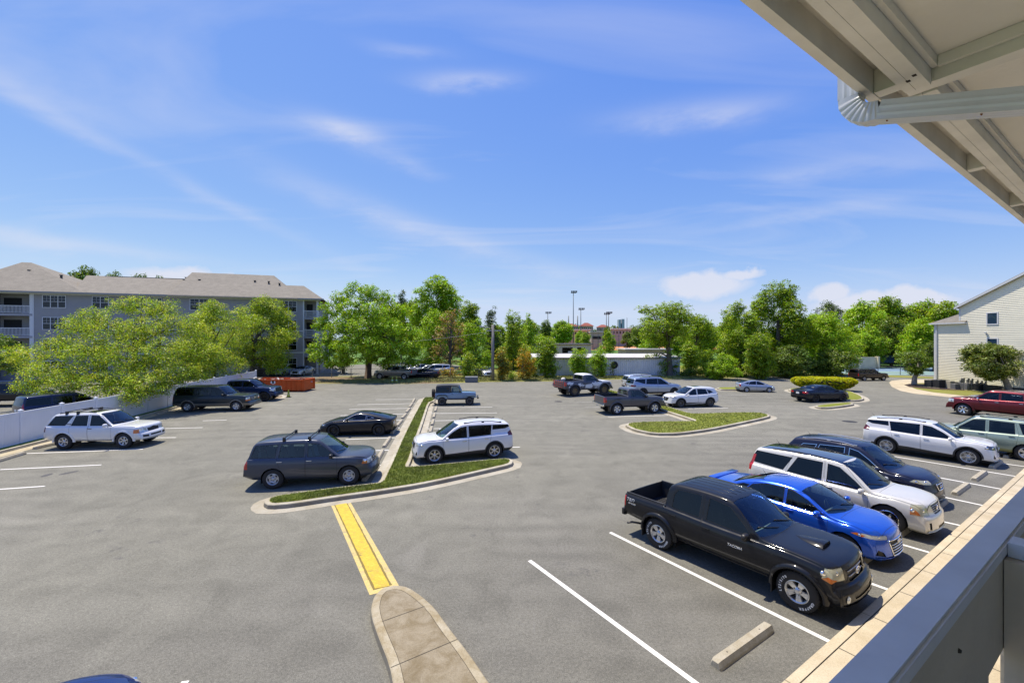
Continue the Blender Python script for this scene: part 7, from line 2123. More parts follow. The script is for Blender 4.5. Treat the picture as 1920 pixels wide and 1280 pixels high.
def spec_suburban():
 return dict(paint=paint('dark_green_paint', (0.022, 0.032, 0.040), 0.3, .3), wb=3.34, W=.975, R=.375, tw=.245, arch=.07, rim='five', rim_r=.215, tum=.14, crown=.05,
 top=[(-2.72, .60), (-2.70, 1.10), (-2.66, 1.30), (-2.50, 1.72), (-2.42, 1.80), (-2.0, 1.84), (.3, 1.84), (.48, 1.79), (.85, 1.50), (1.12, 1.27), (1.2, 1.22), (1.8, 1.18), (2.42, 1.12), (2.52, 1.02), (2.55, .72), (2.66, .66), (2.70, .56), (2.68, .42)],
 belt=[(-2.72, 1.17), (0, 1.16), (1.2, 1.14), (2.2, 1.10), (2.68, .95)], bot=[(-2.72, .48), (-2.3, .42), (1.9, .40), (2.7, .42)],
 plan=[(-2.72, .92), (-2.4, .95), (2.2, .96), (2.7, .92)], bowf=.10, bowr=.06, ws=(1.18, .50), shelf=.015, flare=(.015, mat('tan_trim', (.24, .22, .18), .45, .3)),
 doors=[[(-.18, .46), (1.02, .46), (1.02, 1.16), (.45, 1.74), (-.18, 1.76)], [(-1.2, .50), (-1.1, .46), (-.2, .46), (-.2, 1.76), (-1.2, 1.76)]],
 win=[([(-.10, 1.21), (.92, 1.20), (.38, 1.68), (-.10, 1.70)], GL_SIDE), ([(-1.12, 1.22), (-.28, 1.21), (-.28, 1.70), (-1.12, 1.70)], GL_SIDE), ([(-2.52, 1.24), (-1.28, 1.22), (-1.28, 1.70), (-2.40, 1.68)], GL_SIDE)],
 clad=[[(-2.9, .2), (2.9, .2), (2.9, .60), (-2.9, .60)]], clad_mat=mat('tan_trim', (.24, .22, .18), .45, .3),
 lamps=[('headlight', lampbox(2.35, .86, 1.02, .58), LAMP, .003), ('indicator', [lim(0, 2.35, -1), lim(2, .76, -1), lim(2, .86, 1), lim(1, .58, -1)], AMBER, 0), ('tail_light', [lim(0, -2.62, 1), lim(2, .76, -1), lim(2, 1.15, 1), lim(1, .8, -1)], RED, 0)],
 cuts=[('windscreen', fp([(-.82, 1.24), (.82, 1.24), (.72, 1.79), (-.72, 1.79)]) + [lim(0, .4, -1), lim(0, 1.6, 1), lim(2, 1.20, -1)], GL_WS, .006), ('rear_window', fp([(-.74, 1.26), (.74, 1.26), (.66, 1.68), (-.66, 1.68)]) + [lim(0, -2.4, 1)], GL_SIDE, .006),
   ('grille', fp([(-.54, 1.02), (.54, 1.02), (.54, .76), (-.54, .76)]) + [lim(0, 2.3, -1)], BLACK, .012)],
 handles=[(-.06, 1.05), (-1.06, 1.05)], handle_mat=BLACK, mirror=(.82, 1.18), mirror_mat=BLACK, cab=(-1.7, 1.1, .86), rows=[.15, -.8, -1.6], emblem=('bowtie', .90, .10),
 grille=[(-.5, .5, (.80, .90, .98), .014, CHROME, 0)])

def spec_regcab(col, name, dirty=False):
 return dict(paint=paint(name, col, .3 if not dirty else 0.0, .35), wb=3.05, W=1.0, R=.41 if not dirty else .46, tw=.27, arch=.09, rim='five' if not dirty else 'steel', rim_r=.25, rim_mat=ALLOY if not dirty else MUD_ALLOY, tum=.20, crown=.05, floor=.6,
 top=[(-2.56, .75), (-2.54, 1.32), (-2.52, 1.34), (-.66, 1.35), (-.62, 1.37), (-.60, 1.70), (-.54, 1.82), (-.3, 1.88), (.25, 1.88), (.42, 1.83), (.80, 1.58), (1.12, 1.35), (1.2, 1.29), (1.8, 1.25), (2.3, 1.16), (2.44, 1.05), (2.48, .84), (2.56, .74), (2.62, .62), (2.60, .48)],
 belt=[(-2.6, 1.30), (-.6, 1.27), (1.2, 1.20), (2.0, 1.12), (2.6, .95)], bot=[(-2.56, .66), (-2.2, .60), (-.8, .52), (1.0, .52), (2.3, .52), (2.62, .48)],
 plan=[(-2.56, .97), (-1.5, .98), (1.5, .98), (2.1, .96), (2.62, .86)], bowf=.2, bowr=.03, ws=(1.18, .44), shelf=.02,
 doors=[[(-.40, .56), (.98, .56), (.98, 1.22), (.44, 1.78), (-.40, 1.80)]],
 win=[([(-.34, 1.30), (.86, 1.27), (.74, 1.40), (.38, 1.70), (-.32, 1.74)], GL_LIGHT)],
 lamps=[('headlight', sp([(2.2, .92), (3, .84), (3, 1.02), (2.26, 1.10)]) + [lim(1, .58, -1)], LAMP, .003), ('tail_light', [lim(0, -2.36, 1), lim(2, .92, -1), lim(2, 1.26, 1), lim(1, .8, -1)], RED, 0)],
 cuts=[('windscreen', fp([(-.86, 1.31), (.86, 1.31), (.70, 1.84), (-.70, 1.84)]) + [lim(0, .3, -1), lim(0, 1.8, 1), lim(2, 1.27, -1)], GL_WS, .006), ('rear_window', fp([(-.66, 1.40), (.66, 1.40), (.6, 1.74), (-.6, 1.74)]) + [lim(0, -.54, 1), lim(0, -.9, -1)], GL_LIGHT, .006),
   ('grille', fp([(-.5, 1.05), (.5, 1.05), (.42, .80), (-.42, .80)]) + [lim(0, 2.2, -1)], BLACK, .02)],
 holes=[('bed', tp([(-2.46, -.82), (-.70, -.82), (-.70, .82), (-2.46, .82)]) + [lim(2, 1.2, -1), lim(0, -.4, 1)])],
 step=.11, handles=[(-.28, 1.12)], handle_mat=BLACK, mirror=(.76, 1.24), mirror_mat=BLACK, cab=(-.55, 1.1, .98), rows=[.15], flare=(.04, None),
 grille=[(-.4, .4, (.92,), .02, paint(name, col), 0), ], extra=truck_extra if not dirty else camo_extra)
def spec_camo():
 S = spec_regcab((.085, .09, .11), 'flat_grey_paint', True)
 wm = mat('chalky_white_panel', (.64, .65, .66), .5, noise=(3, .12))
 S['cuts'] += [('hood', [lim(0, 1.25, -1), lim(2, 1.12, -1)], wm, 0), ('roof_panel', [lim(2, 1.77, -1)], wm, 0), ('nose_panel', fp([(-.9, .80), (.9, .80), (.9, 1.12), (-.9, 1.12)]) + [lim(0, 2.1, -1)], wm, 0)]
 S['cuts'].append(S['cuts'].pop(2))
 return S
def truck_extra(s):
 bed_liner(s, -2.46, -.70, .82, 1.345, .86, CLAD)
 bm = bmesh.new(); rbox(bm, -2.68, -2.54, -.93, .93, .62, .80, .03); rbox(bm, -2.78, -2.66, -.05, .05, .56, .62, .01)
 lathe(bm, [(.0001, .06), (.028, .05), (.03, .03), (.018, .0), (.018, -.03)], 10, 'Z', 0, Matrix.Translation((-2.76, 0, .66)))
 obj('rear_bumper', bm, CHROME, s.root, True, angle=40)
 # dark scuffed patch above the rear wheel
 bm = bmesh.new()
 rows = []
 for x in np.linspace(-1.9, -1.1, 12):
  row = []
  for k in range(5):
   t = k / 4; zt = 1.19 - .12 * abs((x + 1.45) / .45) ** 2; zb = 1.10 - .02 * math.sin(x * 17)
   z = zb + (zt - zb) * t
   h, _ = s.side(x, z, -1); row.append(bm.verts.new((x, h.y - .004, z)))
  rows.append(row)
 for a, b in zip(rows, rows[1:]):
  for k in range(4): bm.faces.new((a[k], a[k + 1], b[k + 1], b[k]))
 obj('scuffed_panel', bm, CLAD, s.root)
def camo_extra(s):
 bed_liner(s, -2.46, -.70, .82, 1.345, .86, CLAD)
 # brush guard and tail rack, cargo, camouflage patches on the flanks
 bm = bmesh.new()
 for z in (.82, 1.02, 1.22): tube(bm, [(-2.66, -.80, z), (-2.70, -.5, z), (-2.70, .5, z), (-2.66, .80, z)], .022, 6)
 for y in (-.8, -.5, -.17, .17, .5, .8): tube(bm, [(-2.69, y, .72), (-2.69, y, 1.38)], .022, 6)
 obj('tailgate_rack', bm, mat('rusty_red_steel', (.25, .06, .05), .7), s.root)
 bm = bmesh.new()
 b2 = bmesh.new(); bmesh.ops.create_icosphere(b2, subdivisions=2, radius=.2)
 for v in b2.verts: v.co *= 1 + .2 * math.sin(v.co.x * 20 + v.co.y * 14); v.co.z *= .8
 merge(bm, b2, Matrix.Translation((-2.1, .1, 1.40)))
 obj('cargo_sack', bm, mat('pale_sacking', (.6, .56, .5), .9), s.root, True)
 rnd = random.Random(5)
 for m, cnt, nm in ((mat('camo_grey', (.05, .055, .07), .6), 7, 'camouflage_patch'), (mat('camo_light', (.62, .66, .70), .6), 17, 'camouflage_patch')):
  for i in range(cnt):
   sd = -1 if i % 3 else 1
   x0 = rnd.choice([-2.1, -1.95, -.95, -.75, -.1, .3, .7, .85]) + rnd.uniform(-.1, .1); z0 = rnd.uniform(.75, 1.12)
   bm = bmesh.new(); vs = []
   nn = 12; ph = [rnd.uniform(.6, 1.2) for _ in range(nn)]
   rx, rz = rnd.uniform(.25, .55), rnd.uniform(.14, .28)
   c, _ = s.side(x0, z0, sd); ok = True
   for k in range(nn):
    a = 2 * math.pi * k / nn
    x, z = x0 + rx * ph[k] * math.cos(a), z0 + rz * ph[k] * math.sin(a)
    z = min(max(z, .62), 1.26)
    if math.hypot(x - 1.525, z - .46) < .58 or math.hypot(x + 1.525, z - .46) < .58:
     cx = 1.525 if x > 0 else -1.525; dd = math.hypot(x - cx, z - .46); x = cx + (x - cx) / dd * .58; z = .46 + (z - .46) / dd * .58
    h, _ = s.side(x, z, sd); vs.append(bm.verts.new((x, h.y + sd * .006, z)))
   cv = bm.verts.new((x0, c.y + sd * .008, z0))
   for k in range(nn): bm.faces.new((cv, vs[k], vs[(k + 1) % nn]))
   obj(nm, bm, m, s.root, True)

def spec_explorer(col, name, W=1.0):
 return dict(paint=paint(name, col, .5, .3), wb=3.025, W=W, R=.385, rim='twin', rim_r=.26, rim_mat=DARK_ALLOY, tum=.26, crown=.06,
 top=[(-2.52, .60), (-2.50, 1.0), (-2.44, 1.14), (-2.22, 1.52), (-2.28, 1.62), (-2.1, 1.68), (-1.4, 1.74), (-.4, 1.775), (.3, 1.74), (.5, 1.67), (.9, 1.42), (1.26, 1.20), (1.34, 1.15), (1.9, 1.10), (2.3, 1.0), (2.42, .90), (2.48, .62), (2.52, .46), (2.50, .34)],
 belt=[(-2.5, 1.14), (-1, 1.10), (0, 1.06), (1.2, 1.04), (2.0, .98), (2.5, .8)], bot=[(-2.52, .42), (-2.2, .30), (2.0, .26), (2.52, .32)],
 plan=[(-2.52, .90), (-2, .97), (1.5, .98), (2.1, .95), (2.52, .86)], bowf=.3, bowr=.14, ws=(1.3, .48), shelf=.03,
 doors=[[(-.08, .38), (1.14, .38), (1.14, 1.05), (.5, 1.60), (-.08, 1.66)], [(-1.14, .58), (-1.0, .38), (-.1, .38), (-.1, 1.66), (-1.14, 1.60), (-1.26, 1.15)]],
 win=[([(0, 1.11), (1.02, 1.10), (.30, 1.56), (0, 1.59)], GL_SIDE), ([(-1.16, 1.15), (-.06, 1.12), (-.06, 1.60), (-1.08, 1.57)], GL_SIDE), ([(-2.20, 1.42), (-1.3, 1.17), (-1.22, 1.56), (-2.1, 1.55)], GL_SIDE)],
 clad=[[(-2.7, .2), (2.7, .2), (2.7, .42), (-2.7, .46)]],
 lamps=[('headlight', lampbox(2.05, .82, .96, .5), LAMP, .003), ('tail_light', [lim(0, -2.2, 1), lim(2, .92, -1), lim(2, 1.08, 1), lim(1, .5, -1)], RED_DARK, 0)],
 cuts=[('windscreen', fp([(-.82, 1.17), (.82, 1.17), (.66, 1.68), (-.66, 1.68)]) + [lim(0, .35, -1), lim(0, 1.8, 1), lim(2, 1.12, -1)], GL_WS, .006), ('rear_window', fp([(-.76, 1.17), (.76, 1.17), (.66, 1.55), (-.66, 1.55)]) + [lim(0, -2.1, 1)], GL_SIDE, .006),
   ('grille', fp([(-.48, .92), (.48, .92), (.42, .66), (-.42, .66)]) + [lim(0, 2.1, -1)], BLACK, .012)],
 handles=[(.08, .98), (-1.04, 1.0)], mirror=(.92, 1.08), cab=(-1.6, 1.2, .74), rows=[.3, -.7], rails=(-1.7, .2, .04, BLACK), plate=.85)

def spec_cx5():
 return dict(paint=paint('white_paint', (0.74, 0.74, 0.745), 0.0, .3), wb=2.70, W=.92, R=.365, rim='mesh', rim_r=.24, rim_mat=mat('grey_alloy', (.16, .15, .14), .35, .7), tum=.30, crown=.06,
 top=[(-2.24, .60), (-2.22, .98), (-2.14, 1.15), (-1.9, 1.50), (-1.92, 1.58), (-1.7, 1.62), (-.9, 1.67), (-.1, 1.665), (.2, 1.60), (.7, 1.34), (1.0, 1.16), (1.1, 1.10), (1.7, 1.04), (2.1, .94), (2.22, .84), (2.27, .60), (2.30, .44), (2.28, .32)],
 belt=[(-2.24, 1.12), (-1, 1.04), (0, .99), (1.0, .98), (1.8, .90), (2.3, .75)], bot=[(-2.24, .42), (-2, .30), (1.9, .24), (2.3, .30)],
 plan=[(-2.24, .82), (-2, .88), (-1, .92), (1.3, .92), (1.9, .88), (2.3, .80)], bowf=.34, bowr=.14, ws=(1.08, .2), shelf=.04,
 doors=[[(-.2, .36), (.92, .36), (.92, .98), (.24, 1.54), (-.2, 1.58)], [(-1.08, .58), (-.9, .36), (-.22, .36), (-.22, 1.58), (-1.0, 1.52), (-1.24, 1.12)]],
 win=[([(-.12, 1.05), (.80, 1.03), (.10, 1.48), (-.12, 1.50)], GL_SIDE), ([(-1.15, 1.10), (-.26, 1.06), (-.26, 1.51), (-1.02, 1.46)], GL_SIDE), ([(-1.66, 1.24), (-1.28, 1.13), (-1.14, 1.42), (-1.4, 1.38)], GL_SIDE)],
 clad=[[(-2.5, .2), (2.5, .2), (2.5, .34), (1.4, .42), (-1.2, .42), (-2.5, .50)]], flare=(.012, CLAD),
 lamps=[('headlight', sp([(1.72, .84), (3, .74), (3, .82), (1.85, .90)]) + [lim(1, .48, -1)], LAMP_DARK, .003), ('tail_light', sp([(-3, .90), (-1.95, 1.02), (-1.98, 1.08), (-3, 1.06)]) + [lim(1, .5, -1)], RED_DARK, 0)],
 cuts=[('windscreen', fp([(-.76, 1.11), (.76, 1.11), (.58, 1.605), (-.58, 1.605)]) + [lim(0, .1, -1), lim(0, 1.5, 1), lim(2, 1.06, -1)], GL_WS, .006), ('rear_window', fp([(-.64, 1.18), (.64, 1.18), (.54, 1.50), (-.54, 1.50)]) + [lim(0, -1.85, 1)], GL_SIDE, .006),
   ('sunroof', tp([(-.75, -.40), (-.15, -.40), (-.15, .40), (-.75, .40)]) + [lim(2, 1.5, -1)], mat('roof_glass', (.01, .014, .03), .05, .2, 1.0), .002),
   ('grille', fp([(-.44, .84), (.44, .84), (.28, .54), (-.28, .54)]) + [lim(0, 1.9, -1)], BLACK, .014)],
 handles=[(-.02, .90), (-1.0, .94)], mirror=(.74, 1.0), cab=(-1.5, 1.0, .68), emblem=('wing', .70, .08), grille_ring=([(-.46, .80), (-.28, .53), (.28, .53), (.46, .80)], .010, CHROME, .002), antenna=(-1.6, 0))

def spec_prius():
 return dict(paint=paint('silver_blue_paint', (0.42, 0.46, 0.54), 0.5, .3), wb=2.70, W=.87, R=.315, tw=.2, rim='five', rim_r=.205, tum=.32, crown=.05,
 top=[(-2.20, .55), (-2.18, 1.0), (-2.10, 1.10), (-1.75, 1.20), (-1.1, 1.40), (-.5, 1.475), (-.2, 1.485), (.2, 1.44), (.8, 1.22), (1.4, .98), (1.55, .92), (1.9, .82), (2.12, .72), (2.22, .56), (2.26, .42), (2.24, .26)],
 belt=[(-2.2, 1.0), (-1, .95), (0, .90), (1.2, .86), (1.8, .76), (2.26, .6)], bot=[(-2.2, .30), (-2, .22), (1.9, .18), (2.26, .22)],
 plan=[(-2.2, .80), (-1.8, .85), (1.3, .87), (1.9, .84), (2.26, .74)], bowf=.4, bowr=.14, ws=(1.5, .30), shelf=.04,
 doors=[[(-.15, .28), (1.0, .28), (1.02, .86), (.3, 1.34), (-.15, 1.40)], [(-1.02, .5), (-.85, .28), (-.17, .28), (-.17, 1.40), (-.9, 1.32), (-1.1, .95)]],
 win=[([(-.08, .95), (.98, .92), (.2, 1.32), (-.08, 1.35)], GL_SIDE), ([(-1.08, .99), (-.2, .96), (-.2, 1.36), (-.85, 1.28)], GL_SIDE), ([(-1.55, 1.08), (-1.2, 1.0), (-1.0, 1.22), (-1.2, 1.20)], GL_SIDE)],
 lamps=[('headlight', sp([(1.7, .62), (3, .50), (3, .60), (1.75, .78)]) + [lim(1, .5, -1)], LAMP, .003), ('tail_light', [lim(0, -2.02, 1), lim(2, .72, -1), lim(2, 1.02, 1), lim(1, .6, -1)], RED, 0)],
 cuts=[('windscreen', fp([(-.74, .96), (.74, .96), (.54, 1.44), (-.54, 1.44)]) + [lim(0, .25, -1), lim(0, 1.7, 1), lim(2, .94, -1)], GL_WS, .006), ('rear_window', fp([(-.62, 1.14), (.62, 1.14), (.5, 1.42), (-.5, 1.42)]) + [lim(0, -.85, 1), lim(0, -2.0, -1)], GL_SIDE, .005)],
 handles=[(.0, .84), (-.92, .88)], mirror=(.80, .92), cab=(-1.2, 1.3, .56), plate=.75)

def spec_sedan(col, name, L=0, metal=.3, plate=.78, rimm=DARK_ALLOY):
 return dict(paint=paint(name, col, metal, .25), wb=2.85, W=.92, R=.34, rim='twin', rim_r=.235, rim_mat=rimm, tum=.34, crown=.06,
 top=[(-2.44, .52), (-2.42, .86), (-2.36, 1.01), (-2.0, 1.06), (-1.6, 1.10), (-1.1, 1.30), (-.7, 1.40), (-.3, 1.44), (.15, 1.43), (.45, 1.34), (.95, 1.09), (1.15, 1.0), (1.7, .94), (2.15, .84), (2.30, .74), (2.35, .56), (2.38, .42), (2.36, .26)],
 belt=[(-2.4, .94), (-1.4, .96), (0, .92), (1.0, .90), (1.9, .80), (2.38, .62)], bot=[(-2.44, .34), (-2, .20), (1.9, .18), (2.38, .24)],
 plan=[(-2.44, .82), (-2, .89), (-1, .92), (1.4, .92), (2.0, .88), (2.38, .80)], bowf=.34, bowr=.16, ws=(1.12, .38), shelf=.05,
 doors=[[(-.1, .26), (.98, .26), (1.0, .91), (.42, 1.30), (-.1, 1.36)], [(-1.06, .5), (-.9, .26), (-.12, .26), (-.12, 1.36), (-.95, 1.28), (-1.15, .97)]],
 win=[([(-.04, .97), (.86, .95), (.4, 1.22), (.15, 1.33), (-.04, 1.35)], GL_SIDE), ([(-1.12, 1.0), (-.16, .975), (-.16, 1.355), (-.6, 1.33), (-.95, 1.20)], GL_SIDE)],
 lamps=[('headlight', sp([(1.9, .68), (3, .60), (3, .72), (1.95, .80)]) + [lim(1, .48, -1)], LAMP, .003), ('tail_light', [lim(0, -2.2, 1), lim(2, .78, -1), lim(2, .92, 1), lim(1, .45, -1)], RED, 0)],
 cuts=[('windscreen', fp([(-.75, 1.02), (.75, 1.02), (.56, 1.39), (-.56, 1.39)]) + [lim(0, .25, -1), lim(0, 1.6, 1), lim(2, .99, -1)], GL_WS, .006), ('rear_window', fp([(-.68, 1.11), (.68, 1.11), (.54, 1.38), (-.54, 1.38)]) + [lim(0, -.6, 1), lim(0, -1.75, -1)], GL_SIDE, .006),
   ('grille', fp([(-.42, .74), (.42, .74), (.36, .44), (-.36, .44)]) + [lim(0, 2.0, -1)], BLACK, .014)],
 handles=[(.04, .83), (-.95, .86)], mirror=(.78, .93), cab=(-1.0, 1.05, .55), plate=plate)

def spec_van(col, name):
 return dict(paint=paint(name, col, .2, .3), wb=3.0, W=.97, R=.34, rim='mesh', rim_r=.22, tum=.18, crown=.06,
 top=[(-2.5, .6), (-2.48, 1.1), (-2.42, 1.3), (-2.30, 1.66), (-2.2, 1.72), (-1, 1.76), (.2, 1.75), (.5, 1.68), (1.0, 1.40), (1.5, 1.12), (1.62, 1.06), (2.0, .98), (2.30, .84), (2.40, .62), (2.44, .44), (2.42, .30)],
 belt=[(-2.5, 1.1), (0, 1.04), (1.2, 1.0), (2.0, .88), (2.44, .7)], bot=[(-2.5, .36), (-2.2, .24), (2.0, .2), (2.44, .26)],
 plan=[(-2.5, .9), (-2.2, .95), (1.5, .96), (2.44, .84)], bowf=.34, bowr=.08, ws=(1.55, .5), shelf=.02,
 doors=[[(.05, .3), (1.2, .3), (1.2, 1.0), (.5, 1.6), (.05, 1.62)], [(-1.0, .3), (.03, .3), (.03, 1.62), (-1.05, 1.62)]],
 win=[([(.12, 1.1), (1.1, 1.08), (.45, 1.54), (.12, 1.57)], GL_SIDE), ([(-.98, 1.12), (-.04, 1.1), (-.04, 1.57), (-.98, 1.57)], GL_SIDE), ([(-2.3, 1.14), (-1.1, 1.12), (-1.1, 1.57), (-2.2, 1.55)], GL_SIDE)],
 lamps=[('headlight', lampbox(2.0, .66, .84, .5), LAMP, .003), ('tail_light', [lim(0, -2.36, 1), lim(2, .8, -1), lim(2, 1.3, 1), lim(1, .8, -1)], RED, 0)],
 cuts=[('windscreen', fp([(-.8, 1.08), (.8, 1.08), (.66, 1.68), (-.66, 1.68)]) + [lim(0, .4, -1), lim(0, 1.9, 1), lim(2, 1.05, -1)], GL_WS, .006), ('rear_window', fp([(-.72, 1.14), (.72, 1.14), (.64, 1.6), (-.64, 1.6)]) + [lim(0, -2.2, 1)], GL_SIDE, .006)],
 handles=[(.16, .96), (-.9, .98)], mirror=(1.0, 1.03), cab=(-1.6, 1.4, .74), rows=[.4, -.6], plate=.8)

def build_wrangler(name, label, cat):
 """boxy open-topped off-roader with a soft top: flat panels, round lamps, separate wings"""
 root = tag(empty(name), label, cat)
 pb = paint('steel_blue_paint', (0.16, 0.27, 0.42), .3, .35)
 top_m = mat('grey_soft_top', (.045, .05, .055), .8, bump=(40, .2))
 W = .76
 bm = bmesh.new()
 rbox(bm, -1.78, .52, -W, W, .56, 1.08, .03)                        # tub
 v = []
 def hood_row(x, w, z0, z1):
  return [bm.verts.new(c) for c in ((x, -w, z0), (x, -w, z1 - .03), (x, -w * .8, z1), (x, w * .8, z1), (x, w, z1 - .03), (x, w, z0))]
 rows = [hood_row(.50, .74, .62, 1.13), hood_row(1.1, .68, .62, 1.11), hood_row(1.68, .60, .62, 1.07), hood_row(1.72, .59, .60, 1.04)]
 for a, b in zip(rows, rows[1:]):
  for k in range(5): bm.faces.new((a[k], a[k + 1], b[k + 1], b[k]))
 bm.faces.new(rows[-1]); bm.faces.new(list(reversed(rows[0])))
 bmesh.ops.recalc_face_normals(bm, faces=bm.faces)
 body = obj('body', bm, pb, root, True, angle=35)
 for sd in (1, -1):
  bm = bmesh.new()                                               # door panel with its gap
  rbox(bm, -.45, .42, sd * (W + .004) - .008, sd * (W + .004) + .008, .60, 1.09, .006)
  d = obj('door', bm, pb, root, True, angle=40)
  bm = bmesh.new(); rbox(bm, -.36, -.22, sd * (W + .03) - .012, sd * (W + .03) + .012, .97, 1.0, .005); obj('door_handle', bm, BLACK, d)
  bm = bmesh.new()                                               # door glass
  vs = [bm.verts.new(p) for p in ((-.40, sd * (W - .02), 1.12), (.40, sd * (W - .02), 1.12), (.24, sd * (W - .10), 1.56), (-.36, sd * (W - .10), 1.60))]
  bm.faces.new(vs); obj('window', bm, GL_LIGHT, d)
  bm = bmesh.new(); tube(bm, [(.42, sd * (W - .01), 1.11), (.25, sd * (W - .09), 1.60), (-.40, sd * (W - .09), 1.64), (-.44, sd * (W - .01), 1.11)], .02, 6); obj('window_frame', bm, BLACK, d)
  # wings
  for xc, x0, x1 in ((1.185, .62, 1.80), (-1.185, -1.80, -.62)):
   bm = bmesh.new(); pts = []
   prof = [(x0, .66), (xc - .46, .80), (xc - .34, .92), (xc + .34, .92), (xc + .46, .84), (x1, .72)] if xc > 0 else [(xc - .52, .62), (xc - .44, .84), (xc - .30, .93), (xc + .30, .93), (xc + .44, .84), (xc + .54, .60)]
   yo, yi = sd * .86, sd * (.56 if xc > 0 else .70)
   lo = []
   for (x, z) in prof: lo.append([bm.verts.new((x, yi, z)), bm.verts.new((x, yo, z)), bm.verts.new((x, yo, z - .06)), bm.verts.new((x, yi, z - .06))])
   for a, b in zip(lo, lo[1:]):
    for k in range(4): bm.faces.new((a[k], a[(k + 1) % 4], b[(k + 1) % 4], b[k]))
   bm.faces.new(lo[0]); bm.faces.new(lo[-1])
   bmesh.ops.recalc_face_normals(bm, faces=bm.faces)
   obj('fender', bm, pb if xc > 0 else CLAD, root)
  bm = bmesh.new(); rbox(bm, -.62, .62, sd * .80 - .06, sd * .80 + .06, .50, .60, .02); obj('side_step', bm, CLAD, root)
  bm = bmesh.new(); rbox(bm, .30, .38, sd * .98 - .09, sd * .98 + .09, 1.16, 1.32, .02); tube(bm, [(.36, sd * .74, 1.18), (.35, sd * .92, 1.2)], .015, 6); obj('side_mirror', bm, BLACK, root, True, angle=40)
  bm = bmesh.new(); lathe(bm, [(.0001, .02), (.07, .015), (.088, 0), (.09, -.03)], 20, 'Z', 0, Matrix.Translation((1.73, sd * .42, .92)) @ Matrix.Rotation(rad(90), 4, 'Y')); obj('headlight', bm, LAMP, root, True)
  bm = bmesh.new(); rbox(bm, -1.81, -1.78, sd * .68 - .05, sd * .68 + .05, .80, .98, .01); obj('tail_light', bm, RED, root)
 # soft top: header, roof, quarters, rear curtain
 bm = bmesh.new()
 ring = []
 for x, w, zt in ((.22, .66, 1.66), (.1, .67, 1.72), (-.45, .68, 1.77), (-1.2, .68, 1.76), (-1.62, .67, 1.72), (-1.70, .67, 1.66)):
  ring.append([bm.verts.new(c) for c in ((x, -w - .02, zt - .10), (x, -w, zt - .03), (x, -w * .7, zt), (x, w * .7, zt), (x, w, zt - .03), (x, w + .02, zt - .10))])
 for a, b in zip(ring, ring[1:]):
  for k in range(5): bm.faces.new((a[k], a[k + 1], b[k + 1], b[k]))
 for sd in (1, -1):
  i = 5 if sd > 0 else 0
  q = [bm.verts.new(p) for p in ((-.46, sd * W, 1.08), (-1.76, sd * W, 1.08))]
  bm.faces.new((ring[2][i], ring[3][i], ring[4][i], ring[5][i], q[1], q[0]))
 bm.faces.new([ring[5][0], ring[5][1], ring[5][2], ring[5][3], ring[5][4], ring[5][5], bm.verts.new((-1.78, W, 1.08)), bm.verts.new((-1.78, -W, 1.08))])
 bmesh.ops.recalc_face_normals(bm, faces=bm.faces)
 soft = obj('soft_top', bm, top_m, root, True, angle=30)
 for sd in (1, -1):
  bm = bmesh.new(); bm.faces.new([bm.verts.new(p) for p in ((-.60, sd * (W + .004), 1.18), (-1.62, sd * (W + .004), 1.18), (-1.56, sd * (W - .045), 1.56), (-.60, sd * (W - .05), 1.58))]); obj('window', bm, GL_SIDE, soft)
 bm = bmesh.new()
 for sd in (1, -1): tube(bm, [(.52, sd * .70, 1.10), (.24, sd * .64, 1.66)], .03, 6)
 tube(bm, [(.24, -.64, 1.66), (.24, .64, 1.66)], .03, 6); tube(bm, [(.52, -.70, 1.12), (.52, .70, 1.12)], .025, 6)
 obj('windscreen_frame', bm, pb, root, True, angle=40)
 bm = bmesh.new(); bm.faces.new([bm.verts.new(p) for p in ((.51, -.68, 1.13), (.51, .68, 1.13), (.25, .62, 1.64), (.25, -.62, 1.64))]); obj('windscreen', bm, GL_WS, root)
 bm = bmesh.new()
 for k in range(7): rbox(bm, 1.715, 1.735, -.24 + k * .08 - .02, -.24 + k * .08 + .02, .72, 1.0, .008)
 obj('grille_bars', bm, BLACK, root)
 bm = bmesh.new(); rbox(bm, 1.84, 1.98, -.80, .80, .56, .68, .02); obj('front_bumper', bm, BLACK, root)
 bm = bmesh.new(); rbox(bm, -1.95, -1.82, -.75, .75, .54, .66, .02); obj('rear_bumper', bm, BLACK, root)
 for xx in (-.05,):
  for y in (-.35, .35):
   bm = bmesh.new(); rbox(bm, xx - .25, xx + .25, y - .22, y + .22, .72, .86, .04); rbox(bm, xx - .32, xx - .20, y - .22, y + .22, .84, 1.36, .04); obj('seat', bm, CAB_GREY, root, True, angle=40)
 bm = bmesh.new(); box(bm, -1.7, 1.6, -.5, .5, .46, .57)
 for xc in (1.185, -1.185): tube(bm, [(xc, -.7, .36), (xc, .7, .36)], .05, 8)
 obj('underbody', bm, BLACK, root)
 mt, mr = wheel_meshes(.37, .25, 'five', .20, DARK_ALLOY)
 def wheel(loc, rz=0):
  w = empty('wheel', loc, rz, root)
  link(bpy.data.objects.new('tyre', mt), w); link(bpy.data.objects.new('rim', mr), w)
  bm = bmesh.new(); lathe(bm, [(.195, .098), (.207, .122), (.212, .11)], 30, 'Y'); obj('rim_lip', bm, ALLOY, w, True)
 for xc in (1.185, -1.185):
  wheel((xc, .70, .37)); wheel((xc, -.70, .37), math.pi)
 wheel((-1.99, .12, .98), math.pi / 2)
 class C_: pass
 c = C_(); c.root = root; c.S = dict(wb=2.37, W=.84)
 return c
